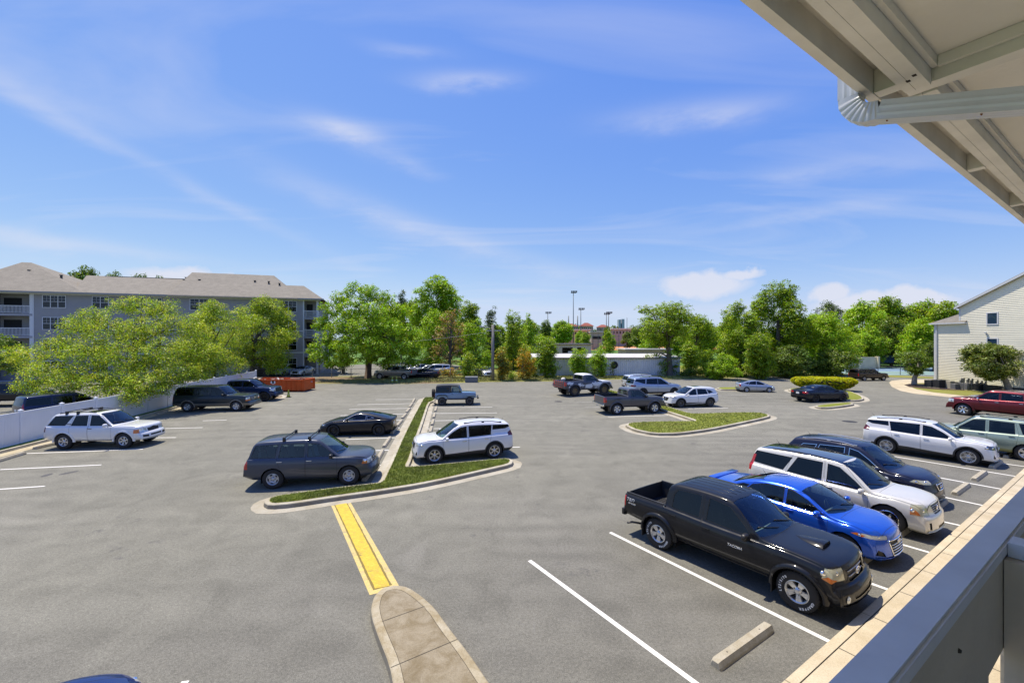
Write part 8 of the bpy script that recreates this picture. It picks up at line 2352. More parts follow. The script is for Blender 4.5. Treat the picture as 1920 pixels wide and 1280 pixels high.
# ---- who stands where (camera-side wheel contacts measured in the photograph)
def put(c, front, rear, fix=None): return Car.place(c, front, rear, fix)
HD_OUT = math.atan2(KO.y, KO.x)        # nose towards the building
c = Car('pickup_truck', 'shiny black crew-cab pickup with hood scoop parked nearest the balcony', 'pickup truck', spec_tacoma())
put(c, (1494, 1145), (1234, 1028), 1.0)
c = Car('sedan', 'bright blue sedan between the black pickup and the white wagon', 'car', spec_elantra())
c.at(KF(13.62, -5.80), HD_OUT)
c = Car('crossover_car', 'pearl white wagon-like crossover with dark glass roof beside the blue sedan', 'car', spec_srx())
c.at(KF(16.42, -5.86), HD_OUT, 1.0)
c = Car('crossover_car', 'dark navy crossover with silver window trim behind the pearl white wagon', 'car', spec_rogue())
c.at(KF(19.45, -6.3), HD_OUT + rad(-2), 1.0)
c = Car('suv', 'white crossover with dark lower cladding, two empty bays beyond the navy one', 'suv', spec_terrain(True))
put(c, (1815, 871.8), (1661.7, 848.3))
c = Car('suv', 'sage green boxy SUV with its tail to the kerb at the right edge', 'suv', spec_escape())
c.at(KF(30.75, -4.9), HD_OUT + math.pi + rad(0), 1.04)
c = Car('pickup_truck', 'burgundy crew-cab pickup with chrome mirrors facing left at the right edge', 'pickup truck', spec_crewtruck((0.13, 0.010, 0.018), 'burgundy_paint'))
put(c, (1803.7, 778), (1954, 795), 1.0)
c = Car('suv', 'white boxy SUV with roof rack beside the white vinyl fence', 'suv', spec_pathfinder())
put(c, (231.3, 840.6), (118.8, 842.5))
c = Car('suv', 'slate blue SUV with two black roof bars at the long grass island', 'suv', spec_pilot())
put(c, (654.2, 908.9), (511.3, 916.6))
c = Car('coupe', 'black low fastback coupe with dark wheels, nose pointing left', 'car', spec_coupe())
put(c, (625, 818.2), (709.6, 816.9))
c = Car('suv', 'white crossover with black arches parked in the crook of the grass island', 'suv', spec_terrain(False))
put(c, (815, 868.8), (927.3, 859))
c = build_wrangler('offroad_jeep', 'steel blue open off-roader with grey soft top and rear spare wheel', 'off-roader')
put(c, (880.4, 759.4), (828.8, 760.2))
c = Car('suv', 'long dark green SUV with tan lower trim under the fence tree', 'suv', spec_suburban())
put(c, (442.5, 771), (351, 772.5))
c = Car('pickup_truck', 'dark blue crew-cab pickup in front of the orange dumpster', 'pickup truck', spec_crewtruck((0.012, 0.030, 0.095), 'midnight_blue_paint', rimm=DARK_ALLOY, facia=BLACK))
put(c, (492.5, 752.5), (414, 753.8), 1.0)
c = Car('pickup_truck', 'old white and grey camouflaged single-cab pickup with muddy wheels', 'pickup truck', spec_camo())
put(c, (1133, 739.6), (1078, 743))
c = Car('pickup_truck', 'grey single-cab pickup with chrome rear bumper', 'pickup truck', spec_regcab((0.085, 0.085, 0.098), 'graphite_paint'))
put(c, (1227.7, 774.5), (1157.2, 777.4))
c = Car('suv', 'silver blue SUV behind the grey single-cab pickup', 'suv', spec_explorer((0.33, 0.38, 0.47), 'silver_blue_suv_paint'))
put(c, (1264, 742.5), (1206, 744))
c = Car('suv', 'white SUV farthest in the row behind the silver blue SUV', 'suv', spec_explorer((0.66, 0.67, 0.69), 'bright_white_suv_paint'))
put(c, (1244, 732), (1190, 733), .97)
c = Car('crossover_car', 'white crossover nose to nose with the grey single-cab pickup', 'car', spec_cx5())
put(c, (1276.7, 764.2), (1331.7, 762.5))
c = Car('hatchback', 'silver hatchback with sloping tail near the vine covered trees', 'car', spec_prius())
put(c, (1442.5, 735.5), (1400, 735))
c = Car('sedan', 'black sedan in front of the trimmed round hedge', 'car', spec_sedan((0.010, 0.012, 0.022), 'black_sedan_paint'))
put(c, (1580, 752.5), (1530, 754.5))
c = Car('suv', 'dark brown SUV parked at the far tan wall', 'suv', spec_suburban() | dict(paint=paint('dark_brown_paint', (0.035, 0.026, 0.022), .3), clad=None, flare=(.01, None), rim='mesh'))
put(c, (1658, 713.5), (1620, 714), .85)
c = Car('sedan', 'white car mostly hidden behind the burgundy pickup', 'car', spec_sedan((0.70, 0.70, 0.71), 'white_sedan_paint', plate=None, rimm=ALLOY))
put(c, (1842, 771), (1950, 783), 1.0)
c = Car('sedan', 'silver car whose roof shows beyond the tail of the burgundy pickup', 'car', spec_sedan((0.40, 0.42, 0.46), 'silver_sedan_paint', plate=None, rimm=ALLOY))
c.at(KF(50.0, -6.6), HD_OUT + math.pi, 1.1)
# beyond the white fence
c = Car('pickup_truck', 'black lifted pickup in the neighbouring lot at the left edge', 'pickup truck', spec_crewtruck((0.010, 0.012, 0.018), 'black_truck_paint', rimm=DARK_ALLOY, facia=BLACK))
put(c, (39, 762), (-46, 764), 1.0)
c = Car('minivan', 'dark blue van just behind the white fence', 'van', spec_van((0.012, 0.022, 0.07), 'navy_van_paint'))
put(c, (186, 778), (86, 790), 1.0)
c = Car('sedan', 'grey car seen over the fence under the tree', 'car', spec_sedan((0.28, 0.29, 0.30), 'grey_sedan_paint', rimm=ALLOY))
put(c, (340, 741), (290, 742.5), 1.0)
# by the apartment block and the chain-link fence
c = Car('minivan', 'white van parked by the apartment block beside the street lamp', 'van', spec_van((0.62, 0.63, 0.62), 'white_van_paint'))
c.at(G(516, 706) + Vector((0, 3, 0)), rad(-100), 1.0)
c = Car('sedan', 'white small car facing the dumpster by the apartment block', 'car', spec_sedan((0.66, 0.67, 0.67), 'white_sedan_paint', rimm=ALLOY))
c.at(G(556, 705) + Vector((0, 2, 0)), rad(-92), 1.0)
c = Car('pickup_truck', 'silver crew-cab pickup behind the chain-link fence by the big tree', 'pickup truck', spec_crewtruck((0.27, 0.27, 0.25), 'silver_truck_paint', rimm=ALLOY))
put(c, (712.3, 711), (757, 712), 1.0)
c = Car('sedan', 'black sedan beside the silver crew-cab pickup', 'car', spec_sedan((0.014, 0.014, 0.016), 'black_sedan_paint'))
put(c, (775, 710), (806, 710), 1.0)
FARG = None
c = Car('minivan', 'silver van under the trees in the far row', 'van', spec_van((0.36, 0.36, 0.37), 'silver_van_paint'))
c.at(G(786, 693), rad(205), 1.0)
c = Car('minivan', 'rust red van behind the silver van in the far row', 'van', spec_van((0.30, 0.06, 0.03), 'rust_red_paint'))
c.at(G(801, 687.5), rad(205), 1.0)
c = Car('sedan', 'silver sedan in front of the silver van in the far row', 'car', spec_sedan((0.45, 0.47, 0.50), 'silver_sedan_paint', plate=None, rimm=ALLOY))
c.at(G(786, 698.5), rad(200), 1.0)
c = Car('sedan', 'pale blue sedan between the silver sedan and the pale SUV in the far row', 'car', spec_sedan((0.40, 0.44, 0.50), 'pale_blue_paint', plate=None, rimm=ALLOY))
c.at(G(802, 700.5), rad(198), 1.0)
c = Car('suv', 'pale blue-white SUV nearest the clipped bushes in the far row', 'suv', spec_explorer((0.50, 0.54, 0.58), 'pale_suv_paint'))
c.at(G(816, 703.5), rad(184), 1.0)
c = Car('sedan', 'white car glimpsed between the bushes by the utility pole', 'car', spec_sedan((0.66, 0.67, 0.67), 'white_sedan_paint', plate=None, rimm=ALLOY))
c.at(G(909, 708.5) + Vector((0, 3, 0)), rad(-75), 1.0)
c = Car('sedan', 'navy car whose lit corner peeks in at the bottom left', 'car', spec_sedan((0.012, 0.03, 0.14), 'navy_paint', plate=None) | dict(lampx=1))
c.at(Vector((-6.52, 4.17, 0)), rad(40), 1.0)
# ------------------------------------------------------------------ trees and shrubs
def leaf_mat(name, c, trans=.36):
 m = bpy.data.materials.new(name); m.use_nodes = True
 t = m.node_tree; t.nodes.clear()
 out = t.nodes.new('ShaderNodeOutputMaterial')
 g = t.nodes.new('ShaderNodeNewGeometry')
 hs = t.nodes.new('ShaderNodeHueSaturation'); hs.inputs['Color'].default_value = (*c, 1); hs.inputs['Saturation'].default_value = 1.28
 r1 = t.nodes.new('ShaderNodeMapRange'); r1.inputs[3].default_value = .475; r1.inputs[4].default_value = .525
 r2 = t.nodes.new('ShaderNodeMapRange'); r2.inputs[3].default_value = .6; r2.inputs[4].default_value = 1.85
 t.links.new(g.outputs['Random Per Island'], r1.inputs[0]); t.links.new(g.outputs['Random Per Island'], r2.inputs[0])
 t.links.new(r1.outputs[0], hs.inputs['Hue']); t.links.new(r2.outputs[0], hs.inputs['Value'])
 d = t.nodes.new('ShaderNodeBsdfDiffuse'); tr = t.nodes.new('ShaderNodeBsdfTranslucent'); gl = t.nodes.new('ShaderNodeBsdfGlossy')
 gl.inputs['Roughness'].default_value = .45; gl.inputs[0].default_value = (.6, .6, .6, 1)
 tc = t.nodes.new('ShaderNodeMixRGB'); tc.blend_type = 'MULTIPLY'; tc.inputs[0].default_value = 1; tc.inputs[2].default_value = (1.25, 1.25, .5, 1)
 t.links.new(hs.outputs[0], d.inputs[0]); t.links.new(hs.outputs[0], tc.inputs[1]); t.links.new(tc.outputs[0], tr.inputs[0])
 m1 = t.nodes.new('ShaderNodeMixShader'); m1.inputs[0].default_value = trans
 m2 = t.nodes.new('ShaderNodeMixShader'); m2.inputs[0].default_value = .05
 t.links.new(d.outputs[0], m1.inputs[1]); t.links.new(tr.outputs[0], m1.inputs[2]); t.links.new(m1.outputs[0], m2.inputs[1]); t.links.new(gl.outputs[0], m2.inputs[2])
 t.links.new(m2.outputs[0], out.inputs[0])
 MATS[name] = m
 return m
LF = dict(
 lime=[leaf_mat('lime_leaf', (0.324, 0.400, 0.097)), leaf_mat('lime_leaf_pale', (0.524, 0.539, 0.160)), leaf_mat('lime_leaf_deep', (0.142, 0.200, 0.056))],
 fresh=[leaf_mat('fresh_leaf', (0.285, 0.391, 0.096)), leaf_mat('fresh_leaf_pale', (0.399, 0.484, 0.123)), leaf_mat('fresh_leaf_deep', (0.180, 0.258, 0.059))],
 mid=[leaf_mat('mid_leaf', (0.234, 0.314, 0.076)), leaf_mat('mid_leaf_pale', (0.372, 0.428, 0.108)), leaf_mat('mid_leaf_deep', (0.136, 0.192, 0.049))],
 dark=[leaf_mat('dark_leaf', (0.126, 0.176, 0.051)), leaf_mat('dark_leaf_pale', (0.211, 0.258, 0.072)), leaf_mat('dark_leaf_deep', (0.075, 0.113, 0.036))],
 glossy=[leaf_mat('glossy_leaf', (0.129, 0.162, 0.052)), leaf_mat('glossy_leaf_pale', (0.270, 0.293, 0.116)), leaf_mat('glossy_leaf_deep', (0.073, 0.095, 0.033))],
 pine=[leaf_mat('pine_needle', (0.088, 0.123, 0.047)), leaf_mat('pine_needle_pale', (0.144, 0.179, 0.066)), leaf_mat('pine_needle_deep', (0.054, 0.077, 0.031))],
 olive=[leaf_mat('olive_leaf', (0.315, 0.314, 0.093)), leaf_mat('russet_leaf', (0.522, 0.314, 0.119)), leaf_mat('olive_leaf_deep', (0.160, 0.168, 0.057))],
 brown=[leaf_mat('brown_twig_leaf', (0.392, 0.270, 0.140), .2), leaf_mat('grey_twig_leaf', (0.341, 0.247, 0.171), .2), leaf_mat('mid_leaf_two', (0.229, 0.293, 0.073))],
 hedge=[leaf_mat('hedge_leaf', (0.428, 0.449, 0.097)), leaf_mat('hedge_leaf_yellow', (0.654, 0.539, 0.122)), leaf_mat('hedge_leaf_deep', (0.235, 0.270, 0.061))])
BARK = mat('grey_bark', (.115, .095, .075), .95, noise=(6, .3), bump=(14, .8))
BARK2 = mat('brown_bark', (.10, .07, .05), .95, noise=(6, .3), bump=(14, .8))

def leaves(clumps, outw, per, size, spread, ml, seed, elong=2.0, droop=0.0, mix=(.5, .26, .24), flat=.5):
 rs = np.random.RandomState(seed)
 n = len(clumps); N_ = n * per
 cm = rs.choice(3, n, p=mix)
 c = np.repeat(clumps, per, 0); o = np.repeat(outw, per, 0)
 off = rs.normal(0, 1, (N_, 3)); off /= np.maximum(np.linalg.norm(off, axis=1, keepdims=True), 1e-6); off *= (rs.rand(N_, 1) ** .5) * spread
 off[:, 2] *= flat
 off[:, 2] -= droop * (off[:, 0] ** 2 + off[:, 1] ** 2) / max(spread, 1e-3)
 c = c + off
 nrm = rs.normal(0, .55, (N_, 3)) + o * .45 + np.array([0, 0, .75])
 nrm /= np.linalg.norm(nrm, axis=1, keepdims=True)
 ax = off + rs.normal(0, .5, (N_, 3)) * spread; ax[:, 2] -= droop * spread
 ax -= nrm * (ax * nrm).sum(1, keepdims=True); ax /= np.maximum(np.linalg.norm(ax, axis=1, keepdims=True), 1e-6)
 bx = np.cross(nrm, ax)
 s = size * rs.uniform(.6, 1.35, (N_, 1))
 V = np.empty((N_, 4, 3))
 V[:, 0] = c - ax * s * .5; V[:, 1] = c + bx * s * .5 / elong + nrm * s * .06; V[:, 2] = c + ax * s * .5 - nrm * s * .08; V[:, 3] = c - bx * s * .5 / elong + nrm * s * .06
 me = bpy.data.meshes.new('crown')
 me.vertices.add(N_ * 4); me.vertices.foreach_set('co', V.astype(np.float32).ravel())
 me.loops.add(N_ * 4); me.loops.foreach_set('vertex_index', np.arange(N_ * 4, dtype=np.int32))
 me.polygons.add(N_); me.polygons.foreach_set('loop_start', (np.arange(N_) * 4).astype(np.int32)); me.polygons.foreach_set('loop_total', np.full(N_, 4, np.int32))
 for m in ml: me.materials.append(m)
 mi = np.repeat(cm, per); k = rs.rand(N_) < .2; mi[k] = rs.choice(3, k.sum())
 me.polygons.foreach_set('material_index', mi.astype(np.int32))
 me.update()
 return me
def blob_clumps(blobs, dens, seed, shell=.62):
 """points through a set of ellipsoidal masses (x, y, z, rx, ry, rz), more of them near the outside"""
 rs = np.random.RandomState(seed); C, O = [], []
 for (x, y, z, rx, ry, rz) in blobs:
  n = max(4, int(dens * (rx * ry + ry * rz + rx * rz) / 3 * rs.uniform(.75, 1.2)))
  d = rs.normal(0, 1, (n, 3)); d /= np.linalg.norm(d, axis=1, keepdims=True)
  r = shell + (1.0 - shell) * rs.rand(n, 1) ** .7 + rs.normal(0, .07, (n, 1))
  r[rs.rand(n) < .18] *= rs.uniform(.2, .9)
  p = d * r * np.array([rx, ry, rz]) + np.array([x, y, z])
  C.append(p); O.append(d)
 return np.concatenate(C), np.concatenate(O)
def crown_blobs(w, d, zb, zt, n, seed, shape='round', br=.36):
 """lumpy crown: masses set over an ellipsoid w x d wide between zb and zt, about the origin"""
 rnd = random.Random(seed); out = []
 zc, hz = (zb + zt) / 2, (zt - zb) / 2
 for i in range(n):
  for _ in range(30):
   ph = rnd.uniform(0, 2 * math.pi); t = -1 + 2 * (i + rnd.random()) / n
   rad_ = math.sqrt(max(0, 1 - t * t))
   if shape == 'cone': rad_ = max(.12, (1 - (t + 1) / 2)) ** .8
   elif shape == 'broad': rad_ = max(0, 1 - abs(t + .15) ** 3) ** .5
   elif shape == 'column': rad_ = .85 if abs(t) < .8 else .45
   elif shape == 'umbrella': rad_ = (1 - abs(t - .25)) ** .5 if abs(t - .25) < 1 else 0
   k = rnd.uniform(.55, 1.0)
   break
  b = rnd.uniform(.7, 1.25) * br
  if shape == 'cone': b *= .45 + .55 * (1 - (t + 1) / 2)
  out.append((math.cos(ph) * rad_ * k * w / 2 * (1 - b * .6), math.sin(ph) * rad_ * k * d / 2 * (1 - b * .6), zc + t * hz * (1 - b * .5), b * w / 2 * rnd.uniform(.8, 1.2), b * d / 2, b * hz * rnd.uniform(.6, .95)))
 return out
def trunk_mesh(h, r, blobs, seed, limbs=9, lean=(0, 0), fork=.35, mt=BARK, twigs=0):
 rnd = random.Random(seed); bm = bmesh.new()
 top = Vector((lean[0], lean[1], h))
 pts = [Vector((0, 0, -.05)), Vector((0, 0, .12)), Vector((lean[0] * .2 + rnd.uniform(-.1, .1), lean[1] * .2, h * .3)), Vector((lean[0] * .55 + rnd.uniform(-.15, .15), lean[1] * .5 + rnd.uniform(-.1, .1), h * .62)), top]
 tube(bm, pts, [r * 1.5, r * 1.12, r * .92, r * .72, r * .4], 10)
 bl = sorted(blobs, key=lambda b: -b[3])[:limbs] if len(blobs) > limbs else blobs
 for b in bl:
  e = Vector(b[:3])
  t = min(.95, max(fork, rnd.uniform(fork, .95) if e.z > h * .5 else fork))
  i = min(3, int(t * 4)); s = pts[2].lerp(pts[3], max(0, (t - .3) / .32)) if t < .62 else pts[3].lerp(top, (t - .62) / .38)
  m1 = s.lerp(e, .4) + Vector((rnd.uniform(-.3, .3), rnd.uniform(-.3, .3), rnd.uniform(.0, .5)))
  m2 = s.lerp(e, .75) + Vector((rnd.uniform(-.3, .3), rnd.uniform(-.3, .3), rnd.uniform(.0, .3)))
  tube(bm, [s, m1, m2, e + Vector((0, 0, b[5] * .5))], [r * .42, r * .28, r * .17, r * .05], 6)
  for k in range(twigs):
   u = m1.lerp(e, rnd.random()); w = u + Vector((rnd.uniform(-1, 1) * b[3], rnd.uniform(-1, 1) * b[4], rnd.uniform(-.2, .9) * b[5])) * 1.1
   tube(bm, [u, u.lerp(w, .5) + Vector((0, 0, .15)), w], [r * .10, r * .06, r * .02], 4)
 me = bpy.data.meshes.new('trunk'); bm.to_mesh(me); bm.free(); me.materials.append(mt)
 return me
def add_tree(name, label, cat, loc, me_c, me_t, sc=(1, 1, 1), rz=0, group=None):
 o = tag(empty(name, loc, rz), label, cat, group); o.scale = sc
 if me_t: link(bpy.data.objects.new('trunk', me_t), o)
 link(bpy.data.objects.new('crown', me_c), o)
 return o
def local(u0, u1, vt, vb, d):
 """crown extent seen at distance d -> centre x, width, bottom z, top z"""
 x0, x1 = (u0 - U0) / FPX * d, (u1 - U0) / FPX * d
 return (x0 + x1) / 2, x1 - x0, CAM_Z + (V0 - vb) / FPX * d, CAM_Z + (V0 - vt) / FPX * d
SEED = [10]
def tree(name, label, u0, u1, vt, vb, d, style, n=16, dens=26, leaf=.26, per=14, ut=None, shape='round', br=.36, tr=.22, depth=None, cat='tree', mt=BARK, elong=1.9, droop=.0, spread=None, limbs=8, twigs=0, lean=None, mix=(.45, .22, .33), base=None, extra=None, group=None, flat=.6, shell=.62):
 SEED[0] += 7; sd = SEED[0]
 xc, w, zb, zt = local(u0, u1, vt, vb, d)
 zb = max(zb, .15)
 xt = xc if ut is None else (ut - U0) / FPX * d
 bl = crown_blobs(w, depth or w * .9, zb, zt, n, sd, shape, br)
 bl = [(b[0] + xc - xt, *b[1:]) for b in bl] + (extra or [])
 if cat == 'bush': w *= 1.12; bl = bl + [(b[0] * .6, b[1] * .6, b[2] * .75, b[3], b[4], b[5]) for b in bl[::2]]
 c, o = blob_clumps(bl, dens * (1.7 if cat == 'bush' else 1.35), sd, shell)
 leaf *= .9
 c[:, 2] = np.maximum(c[:, 2], .12)
 mc = leaves(c, o, per, leaf, spread or leaf * 1.9, LF[style], sd, elong, droop, mix, flat)
 mtk = trunk_mesh(max(zb + (zt - zb) * .62, .5), tr, bl, sd, limbs, (lean if lean else ((xc - xt) * .6, 0)), mt=mt, twigs=twigs)
 return add_tree(name, label, cat, (xt, d, 0), mc, mtk, group=group)

# --- the feathery trees standing behind the white fence
def big_fence_tree():
 d0 = 33.5; xt = -29.2
 def b(u, v, r, rz=None, d=d0, ry=None):
  p = P(u, v, d); return (p.x - xt, d - d0, p.z, r, ry or r * 1.0, rz or r * .72)
 bl = [b(230, 572, 1.0, .7, 34), b(265, 575, 1.3, .9, 34.5), b(310, 578, 1.2, .9, 35), b(175, 588, 1.1, .8, 34), b(145, 612, 1.4, 1.0, 33.5), b(205, 615, 1.6, 1.1, 33), b(270, 620, 1.7, 1.2, 33), b(335, 610, 1.5, 1.1, 34.5), b(375, 622, 1.2, 1.0, 35),
  b(110, 650, 1.5, 1.1, 33), b(170, 660, 1.8, 1.2, 32), b(240, 668, 2.0, 1.3, 31.5), b(310, 662, 1.9, 1.3, 32.5), b(372, 660, 1.5, 1.1, 34), b(405, 662, 1.1, .9, 35),
  b(60, 672, 1.2, .9, 33), b(90, 700, 1.6, 1.0, 31.5), b(150, 705, 1.7, 1.0, 31), b(210, 712, 1.7, .9, 30.5), b(270, 712, 1.6, 1.0, 30.5), b(330, 700, 1.5, 1.0, 32), b(370, 695, 1.1, .8, 33),
  b(55, 722, 1.0, .6, 31), b(110, 728, 1.2, .5, 30.5), b(235, 735, 1.1, .65, 29.8), b(250, 745, .75, .5, 29.3), b(190, 730, 1.0, .5, 30), b(295, 728, 1.0, .5, 31), b(30, 660, .9, .7, 34)]
 SEED[0] += 7
 c, o = blob_clumps(bl, 115, 5, .5)
 c[:, 2] = np.maximum(c[:, 2], .8)
 mc = leaves(c, o, 15, .135, .34, LF['lime'], 5, 2.6, .55, (.46, .28, .26), .7)
 bl2 = [x for x in bl]
 mtk = trunk_mesh(6.2, .24, bl2, 8, 22, (.3, -.3), .25, mt=BARK, twigs=3)
 add_tree('feathery_tree', 'large pale yellow-green feathery tree hanging over the white fence', 'tree', (xt, d0, 0), mc, mtk)
big_fence_tree()
tree('feathery_tree', 'feathery lime tree between the big overhanging one and the dumpster tree, behind the fence', 335, 470, 562, 712, 46, 'lime', 22, 55, .17, 14, 400, 'broad', .36, .2, None, elong=2.4, droop=.4, spread=.42, limbs=12, twigs=2, shell=.5)
tree('feathery_tree', 'light green many-stemmed tree behind the street lamp and the dumpster', 425, 562, 557, 700, 60, 'lime', 24, 42, .22, 14, 472, 'broad', .34, .30, None, elong=2.3, droop=.3, spread=.5, limbs=14, twigs=2, shell=.5)
tree('dark_tree', 'dark green tree at the left edge above the black lifted pickup', -90, 62, 625, 712, 41, 'dark', 18, 30, .2, 14, -30, 'broad', .4, .2, extra=[(-3, 0, 3.2, 3, 2.4, 1.8)])
# --- the big shade tree and what stands beside it
def shade_tree():
 d0 = 60.0; xt = (690 - U0) / FPX * d0
 def b(u, v, r, rz=None, d=d0): p = P(u, v, d); return (p.x - xt, d - d0, p.z, r, r, rz or r * .75)
 bl = [b(660, 543, 1.2, 1.1), b(690, 550, 1.6, 1.4), b(640, 560, 1.5, 1.2), b(720, 562, 1.7, 1.3, 61), b(620, 580, 1.6, 1.2), b(662, 578, 2.0, 1.5, 58), b(705, 585, 2.1, 1.5, 57.5), b(745, 585, 1.6, 1.2),
  b(605, 607, 1.5, 1.1), b(640, 612, 2.0, 1.3, 57.5), b(685, 615, 2.3, 1.5, 56), b(730, 615, 2.1, 1.3, 57), b(765, 622, 1.6, 1.2, 59), b(610, 640, 1.9, 1.2, 58), b(655, 648, 2.2, 1.3, 56), b(703, 650, 2.3, 1.3, 55.5), b(748, 648, 1.9, 1.2, 57), b(778, 655, 1.3, 1.1, 60),
  b(600, 668, 1.4, .9, 58), b(640, 676, 1.6, .8, 57), b(690, 672, 1.5, .8, 58), b(738, 672, 1.7, .8, 57), b(770, 678, 1.3, .7, 59), b(622, 683, 1.0, .5, 57.5), b(718, 684, 1.1, .5, 57), b(660, 600, 2.5, 1.6, 64), b(720, 600, 2.5, 1.6, 65), b(690, 640, 3, 2, 64), b(590, 655, 1.0, .8)]
 c, o = blob_clumps(bl, 46, 21, .5)
 mc = leaves(c, o, 17, .235, .42, LF['fresh'], 21, 1.8, .1, (.42, .23, .35), .8)
 add_tree('shade_tree', 'big round fresh green shade tree with a straight trunk on the verge', 'tree', (xt, d0, 0), mc, trunk_mesh(8.5, .46, bl, 22, 16, (.2, 0), .3, mt=BARK2))
shade_tree()
tree('small_tree', 'small tree with a dark trunk in the shade left of the big shade tree', 612, 672, 640, 697, 69, 'mid', 10, 18, .28, 12, 644, 'round', .45, .22, limbs=5)
tree('tall_tree', 'tall bright green tree right of the big shade tree', 768, 872, 521, 660, 86, 'fresh', 26, 26, .34, 15, 812, 'round', .34, .35, mix=(.5, .28, .22))
tree('tree', 'lighter green tree low between the shade tree and the brown-twigged one', 775, 850, 580, 690, 74, 'fresh', 18, 24, .30, 13, 805, 'broad', .4, .2)
tree('pine_tree', 'dark pine whose top shows between the shade tree and the tall tree', 732, 775, 541, 640, 120, 'pine', 16, 20, .40, 12, 752, 'cone', .5, .3)
tree('half_bare_tree', 'brown-twigged half bare tree with forked limbs showing', 806, 892, 578, 690, 69, 'brown', 22, 13, .24, 10, 843, 'broad', .34, .26, limbs=18, twigs=9, shell=.4, mix=(.4, .3, .3))
tree('tree', 'green tree with drooping sprays between the half bare one and the utility pole', 868, 918, 596, 700, 66, 'fresh', 16, 28, .24, 13, 892, 'column', .42, .18, droop=.5)
tree('dark_tree', 'dark green tree on the skyline behind the half bare tree', 850, 908, 566, 660, 96, 'mid', 16, 24, .36, 13, 880, 'round', .42, .25)
tree('pine_tree', 'ragged dark conifer behind the utility pole', 896, 948, 574, 690, 82, 'pine', 26, 20, .32, 12, 920, 'cone', .42, .3, limbs=14, twigs=3)
tree('vine_covered_tree', 'leafy vine-draped tree right of the conifer', 940, 984, 584, 690, 76, 'mid', 18, 28, .27, 14, 962, 'column', .46, .22)
tree('tree', 'bright green tree with a spiky top right of the vine-draped one', 975, 1008, 586, 670, 84, 'fresh', 12, 24, .30, 12, 990, 'cone', .6, .2)
tree('dark_tree', 'small round dark tree beside the floodlight poles', 1011, 1038, 604, 645, 165, 'dark', 12, 14, .55, 12, 1025, 'round', .5, .3)
tree('round_tree', 'round bright green tree left of the tallest floodlight pole', 1036, 1078, 602, 645, 150, 'fresh', 16, 14, .55, 13, 1056, 'round', .45, .3)
tree('young_tree', 'young green tree in front of the clay infield', 1122, 1162, 617, 662, 112, 'mid', 12, 18, .38, 12, 1142, 'cone', .6, .14)
tree('bush', 'bright green foliage left of the block building', 985, 1045, 628, 690, 92, 'fresh', 14, 18, .34, 12, 1010, 'broad', .5, .14, cat='bush')
tree('bush', 'yellow-green scrub behind the metal shed left of the block building', 930, 1010, 640, 700, 80, 'lime', 14, 18, .3, 12, 965, 'broad', .5, .14, cat='bush')
# --- bushes along the verge
tree('bush', 'round-headed bright bush on bare stems left of the utility pole', 860, 891, 659, 712, 60.5, 'lime', 9, 40, .18, 13, 876, 'umbrella', .55, .12, cat='bush', limbs=7)
tree('bush', 'tall dark bush with a yellow top right of the utility pole', 927, 958, 650, 716, 57.5, 'olive', 14, 46, .17, 14, 941, 'column', .5, .12, cat='bush', mix=(.35, .15, .5))
tree('bush', 'russet and green bush with dead twigs beside the tall dark bush', 956, 1006, 654, 715, 58, 'olive', 16, 34, .17, 13, 980, 'round', .42, .12, cat='bush', limbs=9, twigs=6, mix=(.4, .4, .2))
tree('bush', 'dense ivy-green thicket left of the shed wall gap', 1002, 1050, 632, 712, 61.5, 'mid', 20, 38, .2, 14, 1025, 'column', .42, .18, cat='bush', mix=(.4, .2, .4))
tree('bush', 'mounded green bush at the shed wall, behind the camouflaged pickup', 1066, 1107, 652, 712, 62, 'fresh', 16, 42, .18, 14, 1086, 'column', .44, .15, cat='bush')
tree('bush', 'leaning green bush right of the mounded one at the shed wall', 1104, 1142, 656, 711, 62.3, 'fresh', 14, 42, .18, 14, 1128, 'round', .48, .15, cat='bush')
tree('vine', 'small dark vine hanging over the shed window', 1140, 1158, 678, 700, 64, 'dark', 6, 40, .14, 12, 1150, 'round', .6, .05, depth=.5, cat='vine')
tree('hedge', 'brown and green overgrown hedge beside the transformer box', 822, 872, 688, 713, 62, 'olive', 14, 36, .17, 12, 848, 'broad', .45, .06, depth=2, cat='hedge', limbs=8, twigs=6, mix=(.35, .45, .2))
tree('hedge', 'green hedge between the round-headed bush and the utility pole', 872, 928, 682, 712, 63.5, 'lime', 12, 34, .18, 12, 900, 'broad', .45, .06, depth=2, cat='hedge')
tree('bush', 'ivy-green scrub between the russet bush and the dense thicket', 988, 1015, 668, 713, 62.5, 'fresh', 12, 38, .18, 13, 1000, 'column', .5, .08, cat='bush')
tree('bush', 'green scrub filling the gap left of the utility pole', 898, 930, 655, 700, 68, 'fresh', 12, 30, .2, 13, 914, 'column', .5, .1, cat='bush')
tree('bush', 'tall leafy scrub behind the shed, right of its vine covered end', 1272, 1320, 640, 712, 70, 'mid', 16, 28, .22, 13, 1296, 'column', .42, .12, cat='bush')
tree('bush', 'low green bush at the foot of the tall dark bush', 950, 968, 694, 715, 58.2, 'fresh', 7, 40, .14, 12, 959, 'round', .55, .04, cat='bush')
